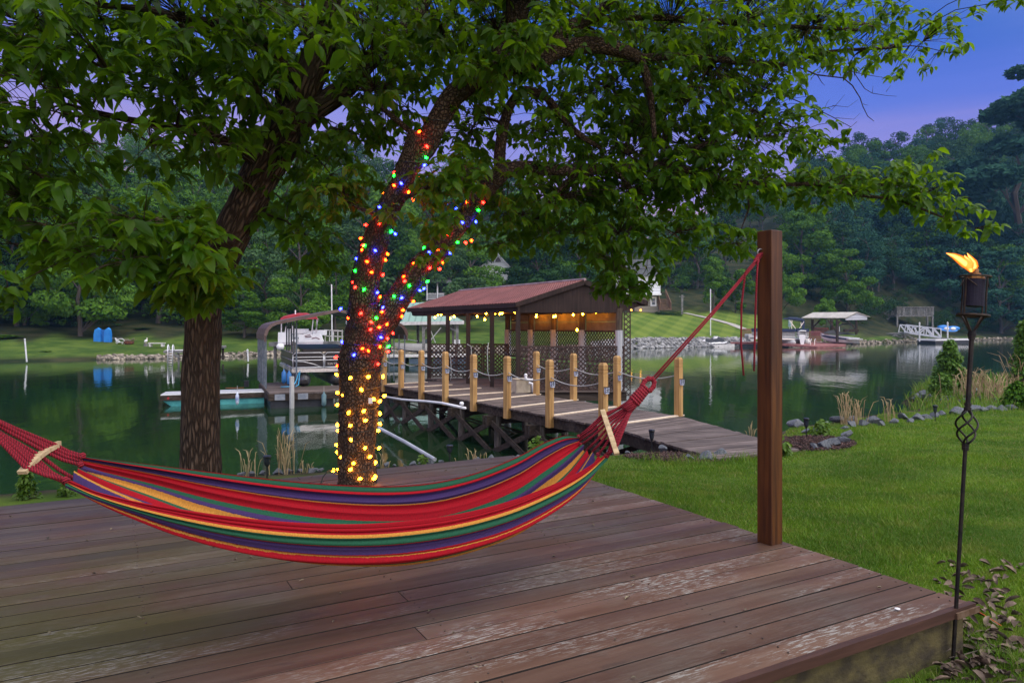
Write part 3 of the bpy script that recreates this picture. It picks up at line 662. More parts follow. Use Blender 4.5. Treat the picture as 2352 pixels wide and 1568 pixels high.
# ---- torch
M_iron = mat('black_iron', (.010,.010,.012), (.030,.024,.020), .5, 20, metal=.6, bump=.1)
TB = P(2190, 1496, 3.46); TT = P(2234, 740, 3.50)
torch = thing('garden_torch', 'tall black iron torch with burning flame standing at the deck corner', 'torch', TB)
ax = (TT-TB).normalized()
def ta(x, y, o=(0, 0)): # point along the torch axis at picture row y
    f = (y-1496)/(740-1496); return TB+(TT-TB)*f
b = MB(); b.tube([TB-ax*.12, ta(0, 1030)], .0095, 8); b.tube([ta(0, 938), ta(0, 764)], .0115, 8)
for yy, r in ((1032, .016), (1024, .017), (940, .017), (930, .016), (764, .018), (770, .019), (776, .016)): b.tube([ta(0, yy)-ax*.008, ta(0, yy)+ax*.008], r, 10)
b.build('pole', M_iron, torch)
b = MB(); s1 = ax.cross(Vector((0,1,0))).normalized(); s2 = ax.cross(s1).normalized(); p0, p1 = ta(0, 1022), ta(0, 942)
for k in range(4):
    pts = []
    for m in range(15):
        f = m/14; a = k*math.pi/2+f*math.pi*1.15+.3; r = .006+.043*math.sin(math.pi*f)**.8; pts.append(p0.lerp(p1, f)+s1*math.cos(a)*r+s2*math.sin(a)*r)
    b.tube(pts, .0052, 6)
b.build('twisted_basket', M_iron, torch, smooth=True)
b = MB(); M_cage = mat('dark_rusty_cage', (.014,.010,.008), (.045,.025,.014), .6, 25, metal=.5)
L0, L1, L2 = ta(0, 762), ta(0, 724), ta(0, 634)
for k in range(4):
    a = k*math.pi/2+.35; dv = s1*math.cos(a)+s2*math.sin(a)
    b.tube([L0+dv*.008, L1+dv*.062], .0048, 6); b.tube([L1+dv*.064, L1.lerp(L2, .6)+dv*.062, L2+dv*.064, L2+dv*.034+ax*.004], .0042, 6)
    a2 = a+math.pi/4; d2 = s1*math.cos(a2)+s2*math.sin(a2); b.tube([L1.lerp(L2, .75)+d2*.060, L2.lerp(L1, .05)+dv*.062], .003, 5)
for c0, rr, tt in ((L1, .068, .008), (L2, .068, .0048)):
    b.tube([c0+(s1*math.cos(a*.3927)+s2*math.sin(a*.3927))*rr for a in range(17)], tt, 6)
b.build('lantern_cage', M_cage, torch)
q = NT('printed_fuel_can'); q.set(Roughness=.7); q.b.inputs['Specular IOR Level'].default_value = .1; wv = q.n('ShaderNodeTexBrick'); mp = q.n('ShaderNodeMapping'); mp.inputs['Scale'].default_value = (6.5, 62, 1); q.l(q.tc.outputs['UV'], mp.inputs[0]); q.l(mp.outputs[0], wv.inputs[0])
wv.inputs['Color1'].default_value = (.035,.033,.055,1); wv.inputs['Color2'].default_value = (.01,.01,.02,1); wv.inputs['Mortar'].default_value = (.012,.010,.014,1); wv.inputs['Scale'].default_value = 5; wv.inputs['Mortar Size'].default_value = .035; wv.inputs['Bias'].default_value = -.4
q.base(wv.outputs['Color'])
b = MB(); can0 = ta(0, 703)+s1*.0; can1 = ta(0, 640); tl = (ax+s1*.10).normalized()
b.tube([can0, can1], .045, 20, ref=(0, -1, 0)); b.build('fuel_can', q.m, torch)
b = MB(); b.tube([can1, can1+ax*.012, can1+ax*.016, can1+ax*.030], [.045,.042,.026,.024], 14); b.tube([can1+ax*.028, can1+ax*.052], [.016,.014], 10); b.build('wick_holder', mat('hot_brass', (.16,.07,.02), (.25,.12,.04), .4, 20, metal=.7), torch)
def flame_mat(name, stops, k0, k1, a0, a1):
    q = NT(name); q.base((0,0,0)); lw_ = q.n('ShaderNodeLayerWeight'); lw_.inputs[0].default_value = .4
    rp = q.n('ShaderNodeValToRGB'); q.l(lw_.outputs['Facing'], rp.inputs[0])
    while len(rp.color_ramp.elements) < len(stops): rp.color_ramp.elements.new(.5)
    for e, (p, c) in zip(rp.color_ramp.elements, stops): e.position = p; e.color = (*c, 1)
    em = q.n('ShaderNodeEmission'); q.l(rp.outputs[0], em.inputs[0]); q.l(q.rng(lw_.outputs['Facing'], .1, .8, k0, k1), em.inputs[1])
    t = q.n('ShaderNodeBsdfTransparent'); ms = q.n('ShaderNodeMixShader'); q.l(q.rng(lw_.outputs['Facing'], .25, .85, a0, a1), ms.inputs[0]); q.l(t.outputs[0], ms.inputs[1]); q.l(em.outputs[0], ms.inputs[2]); q.l(ms.outputs[0], q.out.inputs[0]); return q.m
b = MB(); fy = 3.51
def lobes(b, k):
    b.tube([P(2232, 624, fy), P(2226, 612, fy), P(2216, 604, fy), P(2203, 594, fy), P(2190, 587, fy), P(2176-3*k, 583-2*k, fy)], [.009*k,.020*k,.023*k,.020*k,.013*k,.001], 14)
    b.tube([P(2235, 624, fy), P(2238, 612, fy), P(2235, 602, fy), P(2229, 593, fy), P(2222, 584-3*k, fy)], [.010*k,.018*k,.018*k,.012*k,.001], 14)
    b.tube([P(2229, 616, fy), P(2226, 607, fy), P(2222, 597, fy), P(2215, 588-2*k, fy)], [.016*k,.022*k,.016*k,.002], 14)
lobes(b, .62); b.build('flame', flame_mat('flame_core', ((0, (1,.66,.22)), (.5, (1,.45,.08)), (.9, (1,.25,.02))), 8, 4, 1, .4), torch, smooth=True)
b = MB(); lobes(b, 1.08); b.build('flame_glow', flame_mat('flame_edge', ((0, (1,.30,.03)), (.5, (1,.19,.012)), (.9, (1,.09,.003))), 1.9, 1.1, .8, .05), torch, smooth=True)
# ================================================================ THE TWO SHADE TREES
def limb(b, nodes, n=12, jit=.03, sub=4):
    """nodes: (column, row, width in picture units, distance); returns the smoothed centre line with radii"""
    pts = [P(x, y, Y) for (x, y, w_, Y) in nodes]; rad = [w_/2/FPX*Y for (x, y, w_, Y) in nodes]
    k = len(pts); m = (k-1)*sub+1
    C = [spl(None, [p[i] for p in pts], m) for i in range(3)]; r = np.interp(np.linspace(0, k-1, m), range(k), rad)
    c = [Vector(q_) for q_ in zip(*C)]
    b.tube(c, list(r), n, jit=jit); return list(zip(c, r))
LEAF_F = np.array([[0,1,2],[0,3,1],[1,4,5],[1,5,2],[1,3,6],[1,6,4],[4,7,8],[4,8,5],[4,6,9],[4,9,7],[7,10,8],[7,9,10]])
def leaves(pos, d, nrm, L, W, droop=.35, fold=.18, g=RNG):
    n = len(pos); d = d/np.linalg.norm(d, axis=1, keepdims=True); nrm = nrm-d*(nrm*d).sum(1, keepdims=True); nrm /= np.linalg.norm(nrm, axis=1, keepdims=True)
    s = np.cross(d, nrm); L = L[:, None]; W = W[:, None]; dn = np.array([0, 0, -1.]); f = nrm*W*fold; vs = [pos]
    sp = lambda t: pos+d*L*t+dn*L*droop*t*t+nrm*L*.05*math.sin(t*3.1)
    for t, w_ in ((.22, .36), (.50, .50), (.80, .33)): m = sp(t); vs += [m, m+s*W*w_+f*w_*2, m-s*W*w_+f*w_*2]
    V = np.stack(vs+[sp(1.)], 1).reshape(-1, 3)
    return V, (LEAF_F[None]+11*np.arange(n)[:, None, None]).reshape(-1, 3)
def foliage(blobs, skel, L, ratio, nleaf, dens, bt, root, name, M_leaf, M_tw, seed):
    g = np.random.default_rng(seed); ps, ds = [], []; tw = MB(); rad0 = random.Random(seed)
    sk = np.array([tuple(p) for p, _ in skel])
    for (x, y, rx, ry, Y, dY, k) in blobs:
        n = max(5, int(math.pi*rx*ry/1000*dens*k)); C = P(x, y, Y)
        j = int(np.argmin(((sk-np.array(C))**2).sum(1))); A = skel[j][0]
        dirv = Vector(C)-A; ln = dirv.length
        mid = A.lerp(C, .5)+Vector((rad0.uniform(-.1,.1), rad0.uniform(-.1,.1), .10*ln)); br = [A, A.lerp(mid, .55)+Vector((0,0,.02)), mid, mid.lerp(C, .6), C]
        r0 = min(skel[j][1]*.55, .010+.010*ln); bt.tube(br, [r0, r0*.75, r0*.55, r0*.4, r0*.22], 6, cap=False)
        u = np.sqrt(g.random(n)); a = g.uniform(0, 6.283, n); yy = Y+np.clip(g.normal(0, dY, n), -1.6*dY, 1.6*dY)
        px, py = x+rx*u*np.cos(a), y+ry*u*np.sin(a)
        p = np.stack([(px-HX)/FPX*Y, yy, EYE-(py-HY)/FPX*Y], 1)
        b4 = np.array([tuple(q_) for q_ in br[1:]]); 
        for i in range(n):
            jj = int(np.argmin(((b4-p[i])**2).sum(1))); S = Vector(b4[jj]); E = Vector(p[i]); m = S.lerp(E, .55)+Vector((0, 0, .06*(E-S).length))
            tw.tube([S, m, E], [.0045, .0032, .0018], 3, cap=False)
        out = p-np.array(C); out[:, 2] *= .4; out += g.normal(0, .12, (n, 3)); out /= (np.linalg.norm(out, axis=1, keepdims=True)+1e-6); out[:, 2] = out[:, 2]*.5-.12
        ps.append(p); ds.append(out)
    p = np.concatenate(ps); d = np.concatenate(ds); n = len(p)
    p = np.repeat(p, nleaf, 0); d = np.repeat(d, nleaf, 0); m = len(p)
    rd = g.normal(size=(m, 3)); rd[:, 2] = rd[:, 2]*.35-.28; rd /= np.linalg.norm(rd, axis=1, keepdims=True)
    dv = d*.55+rd; pos = p-d*g.uniform(0, .13, (m, 1))+g.normal(0, .012, (m, 3))
    nr = g.normal(0, .42, (m, 3))+np.array([0, -.12, 1.])
    keep = g.random(m) < .93; ll = L*g.uniform(.62, 1.18, m)
    V, F = leaves(pos[keep], dv[keep], nr[keep], ll[keep], (ll*ratio*g.uniform(.85, 1.15, m))[keep], g=g)
    npmesh(name, V, F, M_leaf, parent=root).location = -np.array(wloc(root)) if False else (0, 0, 0)
    return V, F, tw
M_bark1 = bark_mat('furrowed_bark', (.030,.022,.015), (.135,.100,.068))
M_bark2 = bark_mat('blocky_bark', (.040,.027,.020), (.125,.088,.062), plates=True)
M_leaf1 = leaf_mat('oak_leaf', (.030,.100,.006), (.100,.215,.010), (.24,.44,.008), tf=.46, rough=.38)
M_leaf2 = leaf_mat('dogwood_leaf', (.024,.085,.006), (.088,.190,.010), (.26,.46,.008), tf=.48, rough=.42)
def off(V, root): return V-np.array(wloc(root))
# ---- tree with the thick furrowed trunk
t1 = thing('furrowed_tree', 'thick furrowed trunk tree with long glossy leaves at the far edge of the deck', 'tree', P(460, 1120, 6.6))
b = MB(); sk1 = []
S1 = limb(b, [(461,1150,98,6.6),(461,1095,89,6.6),(460,1000,84,6.6),(462,880,82,6.6),(465,760,80,6.6),(472,690,79,6.6),(492,620,81,6.6),(530,545,80,6.6),(565,470,84,6.6),(598,405,84,6.6),(640,330,86,6.6),(682,262,84,6.55)], 20, .035, 5); sk1 += S1
b.build('trunk', M_bark1, t1, smooth=True)
b = MB()
for nd in ([(676,275,70,6.55),(705,195,70,6.5),(735,110,68,6.45),(752,40,66,6.4),(772,-60,60,6.3),(800,-220,45,6.2)],
           [(672,285,60,6.55),(735,243,54,6.6),(795,200,48,6.7),(845,145,42,6.8),(890,103,37,6.9),(960,30,30,7.1),(1010,-60,22,7.3)],
           [(645,290,20,6.6),(638,200,15,6.6),(636,100,13,6.55),(635,0,12,6.5),(634,-120,9,6.4)],
           [(690,240,14,6.5),(706,160,11,6.4),(702,80,10,6.3),(695,0,9,6.2),(690,-90,6,6.1)],
           [(610,400,34,6.6),(560,350,26,6.4),(480,310,22,6.2),(380,290,18,6.0),(270,270,14,5.7),(150,240,9,5.4)],
           [(700,200,32,6.5),(620,120,26,6.2),(520,60,22,6.0),(400,40,18,5.8),(335,22,15,5.6),(200,10,10,5.4)],
           [(525,560,26,6.5),(470,545,20,6.0),(390,560,15,5.6),(310,575,10,5.2)],
           [(500,610,22,6.55),(470,625,16,6.1),(440,640,11,5.6)]):
    sk1 += limb(b, nd, 9, .03, 4)
T1 = [(60,55,140,105,5.5,.7,.8),(230,40,150,85,5.8,.7,.95),(420,60,160,95,6,.8,.95),(590,80,140,110,6.2,.8,.95),(700,60,100,90,6.6,.6,.6),
 (60,190,120,80,5,.6,.55),(250,160,140,70,5.4,.7,.75),(430,190,150,85,5.8,.7,.75),(600,220,120,100,6,.5,.7),
 (45,340,110,80,5.2,.6,.8),(200,330,110,50,5.4,.6,.25),(350,330,120,60,5.5,.5,.45),(490,330,100,75,5.6,.4,.55),
 (50,450,105,90,5.2,.5,.85),(130,520,90,70,5.2,.5,.45),(30,560,60,60,5.2,.4,.5),(330,510,150,80,5.0,.4,.5),(440,590,115,75,5.0,.3,.75),(300,600,90,55,4.9,.3,.6),
 (470,645,75,48,5.3,.25,1.1),(432,690,50,30,5.4,.2,1.1),(532,640,34,55,5.95,.2,.5),(200,590,80,50,5.2,.3,.55),(18,660,32,60,4.6,.2,.6),
 (660,470,80,85,6.9,.4,.75),(725,560,75,65,6.7,.4,.75),(760,400,80,80,6.8,.4,.8),(690,350,60,50,6.9,.4,.7),(580,330,50,60,6.9,.3,.5),
 (300,-120,320,90,5.6,1.2,.5),(720,-110,240,80,6.2,1.2,.5),(-150,100,180,260,5.2,1.,.4),(-120,420,130,160,5,.8,.4),(500,-260,500,120,4.2,1.8,.4),(200,-420,600,120,3.0,1.5,.3)]
V, F, tw = foliage(T1, sk1, 0.138, .48, 7, 2.1, b, t1, 'crown', M_leaf1, None, 3)
for o in list(t1.children):
    if o.name.startswith('crown'): bpy.data.objects.remove(o)
npmesh('crown', off(V, t1), F, M_leaf1, parent=t1); b.build('branches', M_bark1, t1, smooth=True); tw.build('twigs', M_bark1, t1)
# ---- the forked tree wrapped in lights
t2 = thing('forked_tree', 'forked tree growing through the deck, both stems wrapped in string lights', 'tree', P(819, 1112, 6.2))
b = MB()
S2 = limb(b, [(819,1150,92,6.2),(819,1110,88,6.2),(820,1040,85,6.2),(823,960,88,6.2),(826,880,94,6.2),(829,820,98,6.2),(838,770,92,6.2),(842,735,74,6.18)], 18, .03, 5)
SL = limb(b, [(836,775,70,6.2),(834,720,70,6.19),(836,667,67,6.18),(850,597,64,6.16),(866,545,59,6.14),(881,504,54,6.12),(903,460,52,6.1),(921,422,50,6.1),(940,375,50,6.08),(951,335,46,6.06),(953,306,34,6.06)], 14, .03, 4)
SRt = limb(b, [(846,790,62,6.2),(876,748,62,6.2),(905,702,58,6.22),(934,658,54,6.25),(963,614,52,6.28),(1000,580,50,6.3),(1045,528,46,6.35),(1080,478,42,6.4),(1120,430,42,6.45),(1155,392,42,6.5)], 14, .03, 4)
S2b = limb(b, [(935,395,44,6.1),(962,360,46,6.1),(984,326,48,6.1),(1008,275,50,6.1),(1040,222,50,6.1),(1086,186,48,6.1),(1150,158,44,6.1),(1223,148,42,6.15),(1280,116,42,6.2),(1346,105,38,6.3),(1417,112,33,6.4),(1469,134,26,6.5)], 14, .04, 4)
b.build('trunk', M_bark2, t2, smooth=True)
b = MB(); sk2 = SL[::2]+SRt[::2]+S2b
for nd in ([(1469,134,24,6.5),(1490,195,18,6.5),(1498,260,14,6.5),(1503,318,10,6.5)],
           [(1265,120,34,6.2),(1300,70,32,6.3),(1346,46,30,6.4),(1417,0,26,6.6),(1520,-70,20,6.9)],
           [(1150,160,50,6.1),(1165,90,58,6.2),(1182,40,60,6.3),(1199,-20,56,6.4),(1230,-160,40,6.5)],
           [(1469,134,20,6.5),(1560,130,18,6.9),(1680,140,15,7.3),(1790,150,12,7.6),(1900,120,9,7.8),(2050,110,6,7.8)],
           [(1346,46,16,6.4),(1480,40,15,6.8),(1640,50,13,7.2),(1800,60,10,7.5),(1980,70,7,7.8)],
           [(1150,396,30,6.5),(1148,350,27,6.5),(1158,285,24,6.5),(1178,232,21,6.5),(1206,207,20,6.5),(1255,225,18,6.55),(1290,267,17,6.6),(1329,309,15,6.6),(1380,340,9,6.7)],
           [(1150,396,38,6.5),(1200,385,34,6.55),(1260,388,30,6.65),(1330,394,25,6.8),(1410,386,21,6.9),(1490,380,18,7.0),(1570,390,16,7.1),(1709,422,13,7.1),(1884,424,10,7.0),(1955,446,8,6.9),(2060,460,7,6.9),(2165,499,4,6.8)],
           [(1405,387,16,6.9),(1440,420,14,7.),(1460,470,11,7.),(1450,520,9,7.),(1420,580,7,6.9),(1430,650,4,6.8)],
           [(1330,394,14,6.8),(1290,430,11,6.8),(1250,480,8,6.9),(1220,520,5,7.)],
           [(1500,380,13,7.0),(1600,340,12,7.3),(1700,300,10,7.6),(1780,280,8,7.8)],
           [(985,330,18,6.1),(940,300,14,6.2),(880,250,12,6.2),(830,200,8,6.3)],
           [(905,470,12,6.1),(960,440,10,5.95),(1010,420,7,5.9),(1060,400,5,5.9)],
           [(890,500,10,6.1),(830,480,9,6.0),(780,450,6,6.0)]):
    sk2 += limb(b, nd, 8, .03, 4)
T2 = [(860,55,135,85,6.5,.8,.95),(880,205,105,105,6.4,.6,.85),(800,300,80,75,6.5,.5,.8),(785,440,70,65,6.0,.4,.8),
 (1020,75,145,100,6.4,.8,1.),(1180,60,145,85,6.6,.8,1.),(1120,160,100,50,5.7,.3,.7),(1210,105,75,55,5.6,.3,.9),
 (1350,60,155,85,6.9,.8,.9),(1520,80,145,100,7.2,.8,.9),(1680,70,140,100,7.4,.8,.9),(1850,65,130,80,7.6,.7,.9),(2010,60,115,65,7.8,.6,.8),(2120,95,85,45,7.8,.5,.9),(1960,130,70,25,7.7,.4,.8),(2180,122,35,20,7.8,.3,.8),
 (1400,200,165,85,7.2,.8,1.0),(1590,220,150,105,7.6,.8,1.1),(1735,225,100,100,7.8,.6,1.1),(1820,310,75,50,7.8,.4,.75),(1700,345,140,55,7.6,.6,.8),(1880,350,50,35,7.7,.3,.7),
 (1080,300,115,85,7.0,.6,.8),(1250,300,125,75,7.2,.8,.95),(1420,330,110,55,7.4,.6,1.0),(1560,330,100,55,7.6,.6,1.1),(1450,280,120,60,7.5,.7,.8),(1330,400,120,60,7.2,.5,.9),(1500,400,130,50,7.4,.5,.9),(1620,390,120,45,7.5,.5,.9),(1150,560,80,30,6.9,.3,.6),
 (1000,420,60,60,5.9,.25,.7),(1065,395,60,60,5.85,.25,.9),(1010,520,60,40,5.8,.2,.6),(900,400,40,40,6.5,.3,.4),(1160,470,110,65,6.9,.5,.9),(1300,455,135,65,7.1,.6,1.0),(1450,440,135,55,7.3,.6,1.0),
 (1600,432,125,52,7.3,.5,1.1),(1740,425,115,48,7.2,.4,1.15),(1880,428,105,40,7.1,.35,1.15),(2000,435,95,38,7.0,.35,1.15),(2120,448,85,36,6.9,.3,1.0),(2205,482,48,34,6.8,.25,.9),(2240,524,28,16,6.8,.15,.8),(2085,385,50,22,7,.25,.7),(1960,395,60,25,7.,.3,.7),
 (1290,535,110,45,7,.4,.8),(1420,535,105,55,7,.4,.9),(1550,535,100,48,7,.4,.9),(1690,560,50,36,6.95,.25,.9),(1400,610,72,48,6.9,.25,.9),(1440,660,70,32,6.8,.2,1.1),(1500,615,42,40,6.8,.2,.7),
 (1000,590,45,25,5.8,.15,.5),(900,490,40,30,5.75,.15,.35),(2312,2,26,10,6.5,.15,.7),(2330,-60,80,50,6.5,.4,.5),
 (1200,-120,320,80,6.4,1.2,.5),(1750,-100,320,75,7.2,1.2,.5),(1200,-300,500,140,4.8,2.,.35),(1800,-260,350,120,5.5,1.6,.3)]
V, F, tw = foliage(T2, sk2, .100, .58, 7, 3.5, b, t2, 'crown', M_leaf2, None, 5)
for o in list(t2.children):
    if o.name.startswith('crown'): bpy.data.objects.remove(o)
npmesh('crown', off(V, t2), F, M_leaf2, parent=t2); b.build('branches', M_bark2, t2, smooth=True)
zz = lambda L, Y: [P(1567.7+.3515*x, .3515*y, Y) for x, y in L]
for L, r in (([(90,410),(330,380),(640,415),(760,440),(880,490),(1050,510),(1110,560),(1160,640),(1180,700),(1210,760),(1250,792)], .011),
             ([(1050,510),(1090,465),(1200,490),(1300,505),(1350,520)], .005), ([(1120,475),(1190,580),(1240,610),(1330,625),(1400,630)], .005), ([(1240,610),(1245,560)], .003), ([(1330,600),(1360,560)], .003),
             ([(240,440),(460,540),(700,640),(870,710),(980,765),(1100,830),(1140,795)], .008), ([(890,718),(1000,690),(1060,620)], .004), ([(980,690),(1080,700),(1150,650)], .003), ([(1000,770),(1120,780),(1160,740)], .003),
             ([(880,490),(910,540),(930,560)], .005), ([(890,480),(910,440),(980,430),(1060,445),(1140,420)], .004), ([(1095,830),(1060,880)], .003), ([(1180,680),(1215,690)], .003), ([(930,715),(940,680),(960,650)],.003), ([(1000,690),(960,735)],.003)):
    tw.tube(zz(L, 7.5), [r*(1-.7*i/(len(L)-1)) for i in range(len(L))], 5)
tw.build('twigs', M_bark2, t2)
# ---- string lights on the forked tree
BC = {'r': ((1,.006,.003), 70), 'o': ((1,.022,.001), 60), 'y': ((1,.040,.001), 50), 'g': ((.003,1,.014), 45), 'b': ((.006,.009,1), 110), 'w': ((1,.33,.008), 55)}
BM = {k: emit('bulb_'+n, *BC[k]) for k, n in zip('roygbw', ('red','orange','amber','green','blue','warm'))}
z6 = [(945,108,'o'),(1015,238,'r'),(1008,340,'g'),(992,410,'b'),(725,475,'r'),(722,505,'g'),(785,575,'b'),(717,592,'o'),(627,668,'y'),(850,652,'y'),(890,722,'o'),(957,508,'y'),(590,790,'b'),(530,885,'o'),(585,938,'r'),(462,950,'r'),(692,1010,'g'),(732,1032,'b'),(415,1072,'o'),(440,1133,'r'),(457,1137,'g'),(428,1177,'o'),(548,1180,'b'),(662,1215,'y'),(642,1268,'o'),(382,1257,'b'),(477,1282,'o'),(518,1378,'o'),(617,1402,'r'),(372,1367,'g'),(347,1468,'r'),(370,1512,'r'),(446,1535,'g'),(570,1560,'b'),
 (1440,640,'y'),(1382,748,'y'),(1527,748,'r'),(1480,817,'g'),(1288,806,'b'),(1262,875,'g'),(1340,928,'b'),(1460,922,'b'),(1210,1034,'r'),(1293,1106,'g'),(1420,1093,'o'),(1368,1112,'r'),(988,1160,'g'),(1058,1122,'o'),(1036,1197,'b'),(1123,1183,'o'),(1224,1202,'b'),(965,1238,'o'),(897,1297,'o'),(1040,1342,'r'),(1163,1293,'o'),(1130,1348,'r'),(805,1418,'o'),(817,1457,'r'),(858,1497,'g'),(1020,1462,'g'),(955,1543,'b'),(988,1527,'b')]
z5 = [(253,443,'o'),(345,437,'g'),(397,447,'b'),(472,470,'y'),(405,528,'y'),(395,570,'o'),(265,540,'o'),(272,512,'b'),(230,580,'g'),(130,548,'r'),(48,582,'o'),(195,605,'r'),(127,635,'r'),(298,622,'o'),(250,640,'o'),(190,655,'r'),(195,687,'g'),(337,678,'r'),(258,705,'b'),(303,712,'r'),(67,713,'y'),(5,735,'b'),(308,766,'g'),(253,768,'o'),(140,778,'o'),(178,795,'o'),(305,800,'r'),(82,822,'b'),(0,835,'g'),(240,880,'r')]
z7 = [(180,303),(335,338),(525,328),(687,328),(450,464),(190,500),(260,527),(698,535),(650,597),(187,634),(590,573),(312,720),(476,702),(655,730),(493,803),(328,860),(192,853),(652,836),(197,914),(635,913),(337,1010),(187,1070),(490,1102),(642,1104),(188,1147),(235,1200),(548,1194),(365,1268),(605,1258),(330,1337),(145,1347),(193,1345),(440,1435),(585,1437),(604,1413)]
stems = [(p, r) for p, r in S2+SL+SRt+S2b]
sc_ = np.array([(HX+p.x/p.y*FPX, HY-(p.z-EYE)/p.y*FPX, p.y, r) for p, r in stems])
def bulb_at(x, y):
    """a point just off the bark: on the camera side of the stem, or beside it"""
    k = int(np.argmin((sc_[:, 0]-x)**2+(sc_[:, 1]-y)**2)); dpx = math.hypot(sc_[k, 0]-x, sc_[k, 1]-y); rp = sc_[k, 3]*FPX/sc_[k, 2]
    dd = sc_[k, 3]*math.sqrt(max(0, 1-min(1, dpx/rp)**2)); return P(x, y, sc_[k, 2]-dd-.016)
def helix(b, S, turns, r=.0035, ph=0, extra=.006):
    n = int(turns*18); L = np.linspace(0, len(S)-1, n); pts = []
    for i, u in enumerate(L):
        k = min(len(S)-2, int(u)); p = S[k][0].lerp(S[k+1][0], u-k); rr = S[k][1]+extra; T = (S[k+1][0]-S[k][0]).normalized()
        a = ph+i/18*6.283; x_ = T.cross(Vector((0, 1, 0))).normalized(); y_ = T.cross(x_); pts.append(p+(x_*math.cos(a)+y_*math.sin(a))*rr*1.03)
    b.tube(pts, r, 4)
M_wire = mat('dark_green_wire', (.008,.014,.010), (.015,.02,.015), .5)
def bulb(parent, p, m, k, r=.0115):
    c = MB(); d = Vector((random.uniform(-1, 1), random.uniform(-.4, .2), random.uniform(-.6, 1))).normalized(); M = d.to_track_quat('Z', 'Y').to_matrix()
    c.lathe(p, [(r*.45, -r), (r*.95, -.3*r), (r, .3*r), (r*.6, 1.1*r), (r*.15, 1.6*r)], 8, M); return c.build('bulb', m, parent, smooth=True)
sl = thing('coloured_string_lights', 'multicoloured string lights wound up both stems of the forked tree', 'string lights', P(830, 800, 6.1))
b = MB(); helix(b, SL, 9, ph=.5); helix(b, SRt[2:], 9, ph=2); helix(b, S2[-14:], 2.5, ph=1); helix(b, S2b[2:14], 2.5, ph=1); b.build('wire', M_wire, sl)
for (x, y, c) in z6: bulb(sl, bulb_at(722.6+x*.2538, 275.6+y*.2538), BM[c], c)
for (x, y, c) in z5: bulb(sl, bulb_at(783.8+x*.3515, 526.6+y*.3515), BM[c], c)
for (x, y, c) in ((772,820,'r'),(775,840,'o'),(782,709,'b'),(803,731,'o')): bulb(sl, bulb_at(x, y), BM[c], c)
wl = thing('warm_string_lights', 'warm yellow string lights wound round the lower trunk of the forked tree', 'string lights', P(820, 1000, 6.1))
b = MB(); helix(b, S2[4:-8], 8, ph=.3); 
b.tube([P(735,1118,5.95), P(742,1095,5.98), P(752,1082,6.0), P(766,1078,6.05), P(776,1082,6.1)], .006, 6); b.build('wire', M_wire, wl)
for (x, y) in z7: bulb(wl, bulb_at(734.8+x*.2109, 796.1+y*.2109), BM['w'], 'w', .0135)
o = MB(); p = bulb_at(851, 920); o.box(p, (.035, .004, .05), .3); tg = o.build('paper_tag', mat('white_tag', (.75,.75,.72), (.6,.6,.6)), wl)
# ================================================================ PIER AND BOATHOUSE
PZ = -.70
L1 = Vector((1.944, 14.67, PZ)); PD = Vector((-.5263, .8503, 0)); PN = Vector((.8503, .5263, 0))
def pk(a, b, z=0.0): return L1+PD*a+PN*b+Vector((0, 0, z))
M_plank = wood('weathered_plank', (.070,.052,.045), (.170,.135,.118), .8, 'X', 12, .25, .30, .3)
M_dark = wood('dark_beam', (.030,.022,.017), (.075,.058,.045), .85, 'X', 14, .3, .15, .2)
M_pile = mat('grey_piling', (.060,.050,.042), (.150,.130,.110), .9, 5, (4, 4, .5), bump=.4)
M_pine = wood('new_pine', (.36,.20,.065), (.52,.32,.12), .6, 'Z', 14, .1, .08, .35)
M_strip = mat('fresh_cut_strip', (.62,.50,.36), (.74,.63,.47), .6, 12)
pier = thing('pier', 'weathered plank pier on pilings running from the lawn to the red roofed boathouse', 'pier', pk(0, 1.2))
stn = [(G(1650,1053,PZ), G(1836,1031,PZ)), (G(1515,1014,PZ), G(1700,993,PZ)), (pk(-.25, 0), pk(.35, 2.62)), (pk(4, 0), pk(4.3, 2.62)), (pk(8.2, 0), pk(8.4, 2.7)), (pk(12.9, -.1), pk(12.9, 2.75))]
b = MB()
for (l0, r0), (l1, r1) in zip(stn[:-1], stn[1:]):
    n = max(3, int(((l1-l0).length+(r1-r0).length)/2/.145))
    for k in range(n):
        f0, f1 = (k+.04)/n, (k+.94)/n; z = Vector((0, 0, random.uniform(-.006, .006))); e = random.uniform(-.02, .03)
        A, B, Cq, D = l0.lerp(l1, f0), r0.lerp(r1, f0), r0.lerp(r1, f1), l0.lerp(l1, f1); x_ = (B-A).normalized()*e; dn = Vector((0, 0, -.04))
        b.hexa([A+dn+x_, B+dn-x_, Cq+dn-x_, D+dn+x_, A+z+x_, B+z-x_, Cq+z-x_, D+z+x_])
b.build('deck_boards', M_plank, pier)
b = MB()
for s in (0, 1):
    for q0, q1 in zip(stn[:-1], stn[1:]):
        i_ = (q0[1-s]-q0[s]).normalized()*.10; b.beam(q0[s]+i_-Vector((0,0,.16)), q1[s]+i_-Vector((0,0,.16)), .06, .235)
b.build('stringers', M_dark, pier)
def pile(p, top, r=.10, bot=-3.2): c = MB(); c.tube([(p.x, p.y, bot), (p.x, p.y, (bot+top)/2), (p.x, p.y, top)], [r, r, r*.97], 10); return c.build('piling', M_pile, pier)
bents = [-1.9, .5, 2.6, 4.7, 6.8, 8.9, 11.0, 12.7]
